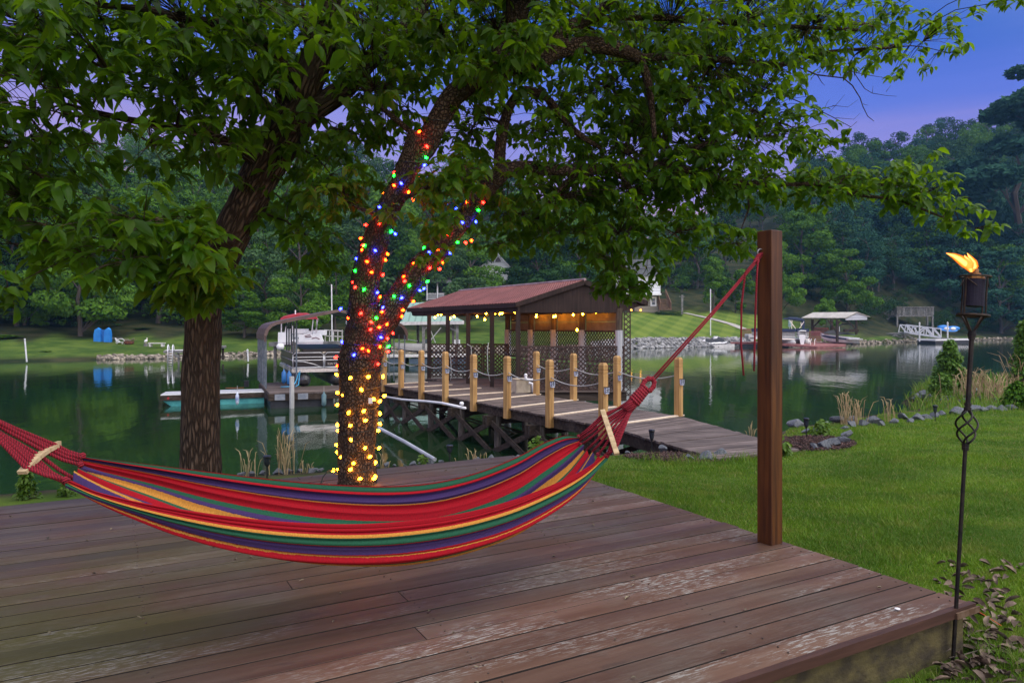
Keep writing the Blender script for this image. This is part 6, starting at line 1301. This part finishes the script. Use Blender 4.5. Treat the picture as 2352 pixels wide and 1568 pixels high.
b = MB(); b.prism([zq(1606,456,-.8), zq(1700,468,-1.6), zq(1930,500,-3.4), zq(1935,518,-3.4), zq(1720,498,-1.7), zq(1640,478,-1.)], (0, .12, 0)); b.build('navy_stripe', M_dkblue, cr_)
b = MB(); loft(b, [[zq(x,yb,d-.9), zq(x,yt,d-.5), zq(x,yt,d+.5), zq(x,yb,d+.9)] for x, yb, yt, d in ((1645,438,428,.2),(1700,442,400,-.2),(1760,446,398,-.6),(1850,450,416,-1.2),(1960,455,432,-2),(2040,460,448,-2.5))]); b.build('mooring_cover', M_blk, cr_); b = MB(); b.beam(zq(1935,508,-2.6), zq(2115,510,-3), 2.0, .18); b.build('swim_platform', M_dull, cr_); b = MB(); b.prism([zq(2000,530,-2.6), zq(2070,528,-2.6), zq(2060,590,-2.6), zq(2015,590,-2.6)], (0,.5,0)); b.build('stern_drive', M_blk, cr_); b = MB(); b.tube([zq(1843,345,-1), zq(1843,440,-1)], .06, 5); b.build('mast_light', M_white, cr_)
b = MB(); b.tube([zq(1840,345,-1.5), zq(1870,322,-1.5), zq(1940,318,-1.5), zq(2005,335,-1.5)], [.08,.12,.12,.06], 6); b.tube([zq(2000,340,-1.5), zq(1945,415,-1.5)], .04, 4); b.build('folded_bimini', M_blk, cr_)
um = thing('closed_umbrella', 'closed teal striped umbrella behind the pontoon boat with the outboard', 'umbrella', zq(1215, 400, 1)); b = MB(); b.tube([zq(1215,355,1), zq(1216,300,1), zq(1212,255,1), zq(1212,238,1)], [.25,.22,.12,.03], 8); b.build('canopy', mat('teal_stripe', (.20,.36,.36), (.40,.50,.48), .8, 3, lo=.48, hi=.52), um); b = MB(); b.tube([zq(1212,232,1), zq(1216,440,1)], .04, 6); b.build('pole', M_white, um)
# ---- far right: viewing deck, jetty, gangway, black float, pedal boat
def kq(x, y, Y): return P((3200+x/3.675)/1.633, (1080+y/3.675)/1.633, Y)
vd = thing('viewing_deck', 'weathered timber deck on tall posts with railings on the bare slope', 'deck', kq(850, 530, 166)); Yv = 166.
b = MB(); b.prism([kq(590,372,Yv), kq(1100,375,Yv), kq(1100,392,Yv), kq(590,395,Yv)], (0, 5, 0)); b.prism([kq(528,372,Yv+4), kq(600,372,Yv), kq(600,392,Yv), kq(528,388,Yv+4)], (0, 3, 0)); b.build('platform', M_gwood, vd)
b = MB()
for k in range(31): x = 600+500*k/30; b.beam(kq(x,266,Yv), kq(x,374,Yv), .16 if k % 6 else .3, .14)
for k in range(7): f = k/6; b.beam(kq(528+68*f,296-28*f,Yv+4-4*f), kq(528+68*f,372,Yv+4-4*f), .14, .14)
b.beam(kq(598,265,Yv), kq(1112,262,Yv), .4, .2); b.beam(kq(528,296,Yv+4), kq(600,266,Yv), .3, .18); b.build('railing', M_gwood, vd)
for x, y, d in ((606,540,.2),(1092,540,.2),(545,480,5),(1022,510,5)): b = MB(); b.beam(kq(x,388,Yv+d), kq(x,y+20,Yv+d), .36, .36); b.build('post', M_gwood, vd)
b = MB()
for k in range(7): f = k/6; b.beam(kq(412+108*f,455-78*f,Yv+3), kq(440+100*f,455-78*f,Yv+3), 1.4, .14)
b.beam(kq(408,462,Yv+3), kq(526,378,Yv+3), .14, .4); b.beam(kq(425,355,Yv+3), kq(525,295,Yv+3), .16, .16); b.beam(kq(436,445,Yv+3), kq(436,350,Yv+3), .16, .16); b.beam(kq(482,410,Yv+3), kq(482,322,Yv+3), .16, .16); b.build('stairs', M_gwood, vd)
jt = thing('timber_jetty', 'fixed timber jetty on crossed braces at the head of the white gangway', 'jetty', kq(480, 730, 150)); Yj = 150.
b = MB(); b.prism([kq(240,628,Yj+2), kq(740,618,Yj-2), kq(740,640,Yj-2), kq(240,640,Yj+2)], (0, 4, 0)); b.build('deck', M_gwood, jt)
for x in (405, 578, 712): b = MB(); b.beam(kq(x,640,Yj-1), kq(x,760,Yj-1), .4, .4); b.build('pile', M_gwood, jt)
for (x0,y0),(x1,y1) in (((415,648),(560,725)),((575,648),(430,725)),((590,648),(700,725)),((700,648),(600,725)),((735,640),(862,715))): b = MB(); b.beam(kq(x0,y0,Yj-1.2), kq(x1,y1,Yj-1.2), .2, .3); b.build('brace', M_gwood, jt)
gw = thing('gangway', 'white truss gangway sloping down to the black float', 'gangway', kq(900, 680, 146)); M_galv = mat('white_truss', (.60,.63,.66), (.70,.72,.74), .4, 2)
for d, nm in ((0, 'near_truss'), (1.6, 'far_truss')):
    b = MB(); T0, T1, B0, B1 = kq(725-d*50,506,146+d), kq(1208,562,141+d), kq(706-d*50,608,146+d), kq(1212,680,141+d)
    b.beam(T0, T1, .12, .22); b.beam(B0, B1, .16, .40 if d == 0 else .2)
    for k in range(6):
        f0, f1 = k/5, min(1, (k+1)/5); b.beam(B0.lerp(B1, f0), T0.lerp(T1, f0), .12, .12)
        if k < 5: b.beam((T0.lerp(T1, f0) if k != 2 else B0.lerp(B1, f0)), (B0.lerp(B1, f1) if k != 2 else T0.lerp(T1, f1)), .12, .24)
    b.build('truss', M_galv, gw)
b = MB(); b.prism([B0-Vector((0,1.6,0)), B1-Vector((0,1.6,0)), B1, B0], (0,0,-.1)); b.build('walkway', M_gwood, gw)
bf = thing('black_float', 'black floating dock with white stripe below the gangway', 'dock', kq(1200, 760, 139)); b = MB(); b.prism([kq(880,700,139), kq(1135,725,136), kq(1605,700,138), kq(1600,690,145), kq(890,690,145)], (0,0,-.22)); b.build('deck', M_gwood, bf)
b = MB(); b.beam(kq(880,707,138.9), kq(1135,716,135.9), .1, .30); b.beam(kq(1135,716,135.9), kq(1605,707,137.9), .1, .30); b.build('white_stripe', M_white, bf); b = MB(); b.prism([kq(885,720,139), kq(1135,728,136.1), kq(1600,720,138.1), kq(1600,712,144), kq(890,712,144)], (0,0,-1.8)); b.build('floats', M_blackf, bf)
pole('dock_pole', 'thin pale pole at the left corner of the black float', 'pole', (3200+914/3.675)/1.633, 784, (3200+914/3.675)/1.633, 742, 138, .14, M_pole); pole('dock_pole', 'thin pale pole behind the black float below the blue pedal boat', 'pole', (3200+1302/3.675)/1.633, 776, (3200+1302/3.675)/1.633, 741, 143, .14, M_pole)
pe = thing('pedal_boat', 'blue pedal boat lying on the right bank beside the gangway', 'boat', kq(1310, 600, 158)); Y_ = 158.; b = MB(); loft(b, [[kq(x,yb,Y_-1.2), kq(x,yt,Y_-1), kq(x,yt-8,Y_+1.2), kq(x,yb-8,Y_+1.4)] for x, yb, yt in ((1185,565,548),(1230,585,550),(1320,600,565),(1400,602,572),(1440,590,570))]); b.build('hull', M_bluep, pe)
for x, y in ((1245,545),(1380,558)): b = MB(); b.ball(kq(x,y,Y_), 1.1, 10, (1.3,1,.55)); b.build('seat', M_bluep, pe, smooth=True)
for x, y in ((1288,562),(1378,562)): b = MB(); b.ball(kq(x,y,Y_-1.0), .55, 10, (1.2,.5,.7)); b.build('wheel_cover', M_white, pe, smooth=True)
# ================================================================ LAWN, ROCK BORDER, PLANTS
def gpt(x, y):
    """the land point seen nearest a picture position"""
    Ya = np.linspace(2.3, 45, 1200); Xa = (x-HX)/FPX*Ya; za = gz(Xa, Ya); rows = HY-(za-EYE)*FPX/Ya
    k = int(np.argmin(np.abs(rows-y)+1e4*(sdist(Xa, Ya) < .02))); return Vector((Xa[k], Ya[k], za[k]))
g = np.random.default_rng(21)
def blades(n, X, Y, Z, h, w_, lean, g):
    a = g.uniform(0, 6.283, n); dx, dy = np.cos(a), np.sin(a); la = g.uniform(0, 6.283, n); l = lean*g.uniform(.2, 1, n)*h
    B = np.stack([X, Y, Z-.01], 1); S = np.stack([dx, dy, np.zeros(n)], 1)*w_[:, None]*.5; Lv = np.stack([np.cos(la)*l, np.sin(la)*l, np.zeros(n)], 1); U = np.zeros((n, 3)); U[:, 2] = h
    V = np.stack([B-S, B+S, B+U*.55+Lv*.35-S*.8, B+U*.55+Lv*.35+S*.8, B+U*.97+Lv], 1).reshape(-1, 3)
    F = (np.array([[0,1,3],[0,3,2],[2,3,4]])[None]+5*np.arange(n)[:, None, None]).reshape(-1, 3); return V, F
def patch(X, Y): return .5+.25*np.sin(X*2.1+1.7*np.sin(Y*1.3))+.25*np.sin(Y*2.7-X*.9+2*np.sin(X*.8))
M_grass0 = leaf_mat('lawn_blade', (.075,.165,.008), (.185,.275,.018), (.17,.28,.012), tf=.32, rough=.5, scale=.9)
q = NT('lawn_blade_mix'); q.set(Roughness=.5); q.b.inputs['Specular IOR Level'].default_value = .3; gg_ = q.n('ShaderNodeNewGeometry')
c1 = q.mix(gg_.outputs['Random Per Island'], (.085,.205,.008), (.215,.335,.018)); c1 = q.mix(q.rng(q.noise(.8, detail=4), .36, .64, 0, .65), c1, (.046,.130,.010))
c1 = q.mix(q.rng(q.noise(2.3, detail=5), .52, .68, 0, .6), c1, (.22,.27,.035)); c1 = q.mix(q.rng(gg_.outputs['Random Per Island'], .90, .97, 0, .8), c1, (.30,.24,.10)); q.base(c1)
tr = q.n('ShaderNodeBsdfTranslucent'); q.l(c1, tr.inputs[0]); ms = q.n('ShaderNodeMixShader'); ms.inputs[0].default_value = .32; q.l(q.b.outputs[0], ms.inputs[1]); q.l(tr.outputs[0], ms.inputs[2]); q.l(ms.outputs[0], q.out.inputs[0]); M_grass = q.m
N0 = 640000; Yr = 2.4*np.exp(g.uniform(0, 1, N0)*math.log(19.5/2.4)); Xr = (np.where(g.random(N0) < .72, g.uniform(1215, 2420, N0), g.uniform(1000, 3500, N0))-HX)/FPX*Yr
d = sdist(Xr, Yr); du, de = deck_local(Xr, Yr)
ok = (d > .75+.15*np.sin(Xr*5)) & ~((du < .03) & (de > -.04) & (de < DLEN+.02)) & ~bed_in(Xr, Yr, 1.0)
# thin in front of the deck corner where dead leaves and moss lie
bare = np.exp(-(((Xr-2.35)/1.1)**2+((Yr-2.95)/.62)**2)); ok &= g.random(N0) > 1.05*bare
# the end of the pier
rel = np.stack([Xr-L1.x, Yr-L1.y], 1); e0, e1 = stn[0][0], stn[0][1]; cxp = (Xr-e0.x)*(e1.y-e0.y)-(Yr-e0.y)*(e1.x-e0.x); ok &= ~((cxp < 0) & (Xr > 2.6) & (Xr < 5.1) & (Yr > 11.0) & (Yr < 13.4))
Xr, Yr = Xr[ok], Yr[ok]; n = len(Xr); pz = patch(Xr, Yr); h = (.022+.050*pz*g.uniform(.4, 1, n)+.030*(g.random(n) < .05))*(1+.15*np.clip(Yr-6, 0, 8)/8)
edge = np.exp(-np.clip(np.where(du[ok] > 0, du[ok], 9), 0, 9)/.10); h = h*(1+1.4*edge)
V, F = blades(n, Xr, Yr, gz(Xr, Yr), h, .0032*(Yr/3.2)**.75*g.uniform(.7, 1.3, n), .9, g); tag(npmesh('lawn_grass', V, F, M_grass), kind='stuff')
# tall tufts along stones, pier and shore
tuf = [(1130,12),(1700,1062),(1670,1066),(1610,1062),(1720,1060),(1960,1000),(1985,996),(2010,992),(2200,958),(2240,952),(2290,948),(2330,945),(1500,1062),(1560,1066)]
P_, H_ = [], []
for x, y in tuf[1:]:
    c = gpt(x, y); k = 70; P_.append(np.stack([c.x+g.normal(0, .13, k), c.y+g.normal(0, .10, k)], 1)); H_.append(g.uniform(.08, .24, k))
P_ = np.concatenate(P_); H_ = np.concatenate(H_); V, F = blades(len(P_), P_[:, 0], P_[:, 1], gz(P_[:, 0], P_[:, 1]), H_, np.full(len(P_), .008), .9, g); tag(npmesh('grass_tufts', V, F, M_grass), kind='stuff')
# ---- mulch
M_mulch = mat('red_brown_mulch', (.035,.018,.014), (.095,.050,.040), .95, 9, isl=.5)
b = MB()
for (c, s) in BEDS:
    for _ in range(1500):
        r = math.sqrt(random.random()); a = random.uniform(0, 6.283); x, y = c[0]+s[0]*r*math.cos(a), c[1]+s[1]*r*math.sin(a)
        if any((Vector((x, y, 0))-Vector((q_.x, q_.y, 0))).length < .05 for q_ in ()): continue
        z = gz1(x, y)+.025*(1-r)+random.uniform(0, .03); d_ = Vector((random.uniform(-1,1), random.uniform(-1,1), random.uniform(-.35,.35))).normalized()*random.uniform(.015, .05); b.beam(Vector((x,y,z))-d_, Vector((x,y,z))+d_, .016, .007)
tag(b.build('mulch', M_mulch, None), kind='stuff')
# ---- border rocks, each its own object
_rk = []
for i in range(7):
    V, F = BIGROCKS[i]; m_ = MB(); m_.add([tuple(v) for v in V], F); _rk.append(m_)
_rme = []
def rock(x, y, px_, label, group, flat=1.0, land=True):
    p = gpt(x, y); i = random.randrange(7); s = px_/2/FPX*p.y
    if len(_rme) <= i or True:
        while len(_rme) < 7:
            o = _rk[len(_rme)].build('border_rock', M_rock, None); _rme.append(o.data); bpy.data.objects.remove(o)
    o = link(_rme[i], 'border_rock'); o.location = p+Vector((0, 0, s*.36)); o.scale = (s*1.0, s*.9, s*.9*flat); o.rotation_euler = (random.uniform(-.25,.25), random.uniform(-.25,.25), random.uniform(0, 6.28)); return tag(o, label, 'rock', group)
z6p = lambda x, y: (1567.7+.3515*x, 526.6+.3515*y)
RB = [(750,1290,72),(890,1318,66),(815,1330,40),(1000,1262,56),(1000,1303,64),(1110,1262,60),(1105,1290,58),(1190,1285,50),(1250,1268,70),(1325,1250,44),(1385,1270,48),(1440,1245,62),(1540,1248,52),(1600,1240,44),(1655,1232,52),(1700,1218,40),(1790,1214,64),(1835,1200,46),(1900,1198,56),(1960,1194,48),(2015,1188,52),(2080,1184,46),(2150,1180,50),(1060,1312,40),(1290,1285,40),(1490,1262,40),(940,1290,40)]
for x, y, s in RB: rock(*z6p(x, y), s*.72, 'blue grey rock in the stone border between the right lawn and the lake', 'border rocks right of the hammock post')
for x, y, s in [(930,1425,60),(990,1415,62),(1055,1395,60),(1070,1362,56),(860,1432,52),(1030,1380,40)]: rock(*z6p(x, y), s*.72, 'flat blue grey stone edging the mulch bed right of the hammock post', 'edging stones of the mulch bed right of the post')
for x, y, s in [(40,1508,56),(150,1505,74),(245,1492,78),(165,1458,44),(95,1520,34)]: rock(*z6p(x, y), s*.72, 'blue grey stone edging the mulch bed at the foot of the pier', 'edging stones of the mulch bed by the pier')
rock(1525, 1030, 36, 'largest pale stone lying against the end of the pier', None)
for x, y, s in [(556,1092,26),(578,1089,30),(602,1090,24),(640,1086,30),(662,1084,34),(688,1085,28),(715,1085,30),(735,1084,24),(866,1066,26),(888,1063,28),(905,1066,18),(948,1060,26),(966,1058,22),(990,1054,30),(1012,1052,24),(1098,1046,24),(1130,1042,26),(1190,1036,22),(1330,1040,30),(1400,1040,34),(1440,1044,26)]: rock(x, y, s, 'dark blue grey rock along the bank just behind the deck', 'bank rocks behind the deck')
for x, y, s in [(2120,908,34),(2150,905,60),(2200,912,40),(2180,918,30),(2225,916,40),(2255,920,36),(2140,915,30),(2290,925,40),(2320,930,36),(2235,905,40)]: rock(x, y, s, 'grey rock on the point of land under the bright green shrub', 'rocks on the point with the green shrub', .8)
for i in range(46):
    x = random.uniform(2096, 2330); y = random.uniform(900, 922)+max(0, 2150-x)*.06; rock(x, y, random.uniform(16, 44)*.6, 'grey rock on the point of land under the bright green shrub', 'rocks on the point with the green shrub', .8)
kx = 26000; Xw_, Yw_ = g.uniform(10, 34, kx), g.uniform(19.5, 40, kx); dw = sdist(Xw_, Yw_); tw_ = Xw_/Yw_; okw = (dw > -.2) & (tw_ > .5) & (tw_ < .95); Xw_, Yw_ = Xw_[okw], Yw_[okw]; nw = len(Xw_)
V, F = blades(nw, Xw_, Yw_, gz(Xw_, Yw_), g.uniform(.12, .6, nw)*(.4+.8*patch(Xw_, Yw_)), g.uniform(.012, .030, nw), .8, g); tag(npmesh('shore_weeds', V, F, M_grass), kind='stuff')
# ---- solar path torches
M_solar = mat('black_plastic', (.008,.009,.012), (.014,.015,.02), .35); M_slens = mat('smoky_lens', (.035,.045,.065), (.06,.07,.09), .2)
def solar(x, yb, yt, label):
    p = gpt(x, yb); h = (yb-yt)/FPX*p.y; t = thing('solar_torch', label, 'garden light', p); b = MB(); b.tube([p-Zv*.1, p+Zv*h*.52], .010, 6); b.lathe(p, [(.012,h*.50),(.030,h*.60),(.036,h*.62)], 8); b.build('stake', M_solar, t)
    b = MB(); b.lathe(p, [(.026,h*.60),(.043,h*.92)], 8); b.build('lens', M_slens, t); b = MB(); b.lathe(p, [(.050,h*.90),(.058,h*.95),(.050,h),(.01,h*1.01)], 8)
    for k in range(8):
        a = k*.785; b.tube([p+Vector((.030*math.cos(a),.030*math.sin(a),h*.60)), p+Vector((.040*math.cos(a+.3),.040*math.sin(a+.3),h*.76)), p+Vector((.047*math.cos(a),.047*math.sin(a),h*.92))], .0042, 4)
    b.build('head', M_solar, t)
solar(613.5, 1098, 1046, 'black solar torch by the bank left of the light wrapped tree'); solar(1033, 1062, 1021, 'black solar torch on the bank below the pier braces'); solar(1497, 1030, 977, 'black solar torch in the mulch bed beside the pier'); solar(1852, 1008, 959, 'black solar torch in the mulch bed right of the hammock post'); solar(2148, 968, 930, 'black solar torch at the rock border nearest the green shrub')
# ---- dry grass and plants
M_dry = mat('dry_grass', (.30,.21,.10), (.46,.35,.19), .9, 5, isl=.3)
def dry(x, yb, yt, sp, n, label, Yq=None):
    p = gpt(x, yb) if Yq is None else P(x, yb, Yq); H = (yb-yt)/FPX*p.y; b = MB()
    for _ in range(n):
        o_ = Vector((random.gauss(0, sp*.35), random.gauss(0, sp*.3), -.05)); h = H*random.uniform(.45, 1.05); a = random.uniform(0, 6.283); l = h*random.uniform(.05, .34); dv = Vector((math.cos(a)*l, math.sin(a)*l, 0))
        pts = [p+o_, p+o_+dv*.25+Zv*h*.5, p+o_+dv*.65+Zv*h*.86, p+o_+dv*1.15+Zv*h*random.uniform(.86, 1.0)]; r = .0022*p.y/6
        b.tube(pts, [r, r*.9, r*1.5, r*.4], 4, cap=False)
    return tag(b.build('dry_grass_clump', M_dry, None), label, 'dry grass')
dry(1958, 976, 888, .42, 46, 'tall tan grass clump at the border right of the hammock post'); dry(2040, 970, 900, .22, 10, 'thin tan stalks right of the tall tan grass clump'); dry(1722, 1000, 943, .10, 8, 'few tan stalks at the pier end left of the hammock post')
dry(655, 1086, 972, .30, 34, 'tall tan grass clump between the two big trunks'); dry(572, 1090, 1010, .18, 14, 'small tan stalks just right of the thick furrowed trunk'); dry(700, 1082, 1035, .16, 10, 'short tan stalks left of the light wrapped tree')
dry(884, 1064, 1020, .14, 8, 'few tan stalks right of the light wrapped tree'); dry(1090, 1046, 1012, .30, 18, 'tan grass on the bank under the pier braces')
dry(2245, 935, 838, 1.1, 120, 'wide bank of tan grass behind the torch pole', 25.); dry(2300, 945, 850, .9, 90, 'tan grass at the right edge behind the lawn', 23.); dry(2345, 940, 800, .5, 60, 'tallest tan reeds at the right edge of the lake', 24.)
LMn = leaf_mat('bright_shrub_leaf', (.070,.170,.020), (.150,.280,.035), (.14,.28,.03), tf=.35); LMw = leaf_mat('weed_leaf', (.07,.16,.02), (.16,.26,.03), (.16,.28,.02), tf=.35)
def shrub(name, x, yb, yt, wpx, n, L, Yq, label, m, shape=1.0, zb=None):
    p = P(x, yb, Yq) if Yq else gpt(x, yb); H = (yb-yt)/FPX*p.y; W_ = wpx/2/FPX*p.y; t = thing(name, label, 'shrub', p); gg = np.random.default_rng(int(x)); b = MB()
    b.tube([p-Zv*.15, p+Zv*H*.5, p+Zv*H*.93], [.03*H/2, .02*H/2, .004], 5); pos, dr = [], []
    for k in range(int(n)):
        f = gg.uniform(.04, 1)**.9; a = gg.uniform(0, 6.283); r = W_*(1-f)**.62*gg.uniform(.25, 1.)**.5*(.75+.25*math.sin(f*21+a*2)); q_ = Vector((p.x+r*math.cos(a), p.y+r*math.sin(a), p.z+H*f))
        if k % 3 == 0: b.tube([p+Zv*H*max(.02, f-.18), q_], [.006, .002], 3, cap=False)
        pos.append(q_); dr.append((math.cos(a), math.sin(a), .25))
    pos = np.repeat(np.array(pos), 6, 0); dr = np.repeat(np.array(dr), 6, 0); m_ = len(pos); dv = dr*.6+gg.normal(0, .7, (m_, 3)); dv[:, 2] -= .1
    V, F = leaves(pos+gg.normal(0, L*.25, (m_, 3)), dv, gg.normal(0, .5, (m_, 3))+np.array([0,-.2,1]), L*gg.uniform(.6, 1.2, m_), L*.62*gg.uniform(.8, 1.2, m_), g=gg)
    npmesh('foliage', off(V, t), F, m, parent=t); b.build('stems', M_ftrunk, t); return t
shrub('green_shrub', 2182, 905, 785, 90, 520, .16, 27., 'bright green cone shaped shrub on the point of land left of the torch pole', LMn)
shrub('green_shrub', 2165, 905, 862, 70, 200, .14, 26.5, 'low bright shrub at the foot of the cone shaped shrub', LMn); shrub('edge_shrub', 2352, 900, 742, 60, 240, .17, 24., 'tall leafy shrub cut by the right edge of the picture', LMn); shrub('edge_shrub', 2335, 945, 880, 70, 260, .12, 20., 'dark green low shrub at the right edge behind the lawn', LM['mid'])
shrub('low_shrub', 2285, 935, 895, 80, 180, .12, 24., 'low green weeds among the tan grass right of the torch pole', LMn)
shrub('leafy_weed', 62, 1146, 1083, 52, 70, .055, None, 'bright leafy weed at the far deck edge on the left', LMw); shrub('leafy_weed', 155, 1138, 1105, 60, 26, .05, None, 'small weeds beside the bright leafy weed', LMw); shrub('leafy_weed', 1240, 1046, 1004, 44, 14, .12, None, 'broad leafed weed growing up beside the pier pilings', LMw); shrub('leafy_weed', 1887, 1000, 968, 52, 34, .10, None, 'yellow green plant among the rocks behind the right solar torch', LMw); shrub('leafy_weed', 975, 1056, 1040, 30, 14, .08, None, 'small weed on the bank rocks behind the deck', LMw); shrub('leafy_weed', 1800, 1048, 1018, 44, 30, .10, None, 'strappy green plant at the right foot of the hammock post', LMw)
# ---- fallen leaves, twigs, cord
ps = []
for _ in range(330):
    x, y = (random.gauss(2215, 75), random.gauss(1520, 32)) if random.random() < .62 else (random.uniform(2150, 2352), random.uniform(1300, 1480))
    p = gpt(x, y); a_, b_ = deck_local(np.array([p.x]), np.array([p.y]))
    if a_[0] < .03 and b_[0] > -.06: continue
    ps.append((p.x, p.y, p.z+.006+random.uniform(0, .022)))
for _ in range(40):
    x, y = random.uniform(1500, 2060), random.uniform(1590, 1700); p = gpt(x, y); a_, b_ = deck_local(np.array([p.x]), np.array([p.y]))
    if a_[0] < .03 and b_[0] > -.06: continue
    ps.append((p.x, p.y, p.z+.03))
ps = np.array(ps); n = len(ps); dv = g.normal(size=(n, 3)); dv[:, 2] = g.normal(0, .12, n)
V, F = leaves(ps, dv, g.normal(0, .35, (n, 3))+np.array([0,0,1.]), g.uniform(.04, .095, n), g.uniform(.02, .042, n), droop=-.3, fold=.6, g=g)
M_dead = mat('dead_leaf', (.050,.030,.020), (.20,.150,.110), .9, 12, isl=.4); tag(npmesh('fallen_leaves', V, F, M_dead), kind='stuff')
n = 110; aa, bb_ = g.uniform(-6.5, -.1, n), g.uniform(.05, DLEN-.1, n); pd3 = np.array([tuple(dk(a, b_, .004)) for a, b_ in zip(aa, bb_)]); dv = g.normal(size=(n, 3)); dv[:, 2] = 0
V, F = leaves(pd3, dv, g.normal(0, .2, (n, 3))+np.array([0,0,1.]), g.uniform(.012, .045, n), g.uniform(.006, .02, n), droop=-.15, fold=.5, g=g); tag(npmesh('leaf_debris', V, F, mat('deck_debris', (.06,.045,.03), (.22,.19,.12), .9, 9, isl=.6)), kind='stuff')
b = MB(); tp_ = [gpt(x, y)+Zv*.035 for x, y in ((2180,1522),(2215,1520),(2240,1508),(2262,1503),(2300,1495),(2345,1490))]; b.tube(tp_, [.002,.003,.0032,.003,.0025,.002], 5); b.tube([gpt(2120,1522)+Zv*.04, gpt(2155,1518)+Zv*.04, gpt(2180,1512)+Zv*.05], .011, 6); solo('fallen_twig', 'grey twig lying among dead leaves at the deck corner', 'twig', b, mat('brown_twig', (.05,.038,.028), (.11,.085,.065), .9, 20))
b = MB(); b.tube([gpt(x, y)+Zv*z for x, y, z in ((2216,1408,.06),(2235,1416,.05),(2260,1428,.045),(2300,1446,.03))], .0022, 5); solo('orange_cord', 'thin orange cord in the grass at the deck corner', 'cord', b, mat('orange_cord', (.60,.12,.02)))
c = MB(); p = dk(-.42, .10, .006); c.lathe(p, [(.013, 0),(.013,.003),(.005,.004)], 12); solo('bottle_cap', 'small white disc lying on the deck near the corner', 'disc', c, M_white)
# ================================================================ HAZE over the lake (smoke drifting from the torch)
q = bpy.data.materials.new('haze'); q.use_nodes = True; t_ = q.node_tree; t_.nodes.clear()
v_ = t_.nodes.new('ShaderNodeVolumePrincipled'); v_.inputs['Density'].default_value = .0002; v_.inputs['Color'].default_value = (.22,.55,1,1); v_.inputs['Anisotropy'].default_value = .1
o_ = t_.nodes.new('ShaderNodeOutputMaterial'); t_.links.new(v_.outputs[0], o_.inputs['Volume'])
b = MB(); b.box((0, 160, 55), (900, 420, 120)); tag(b.build('haze', q, None), kind='stuff')
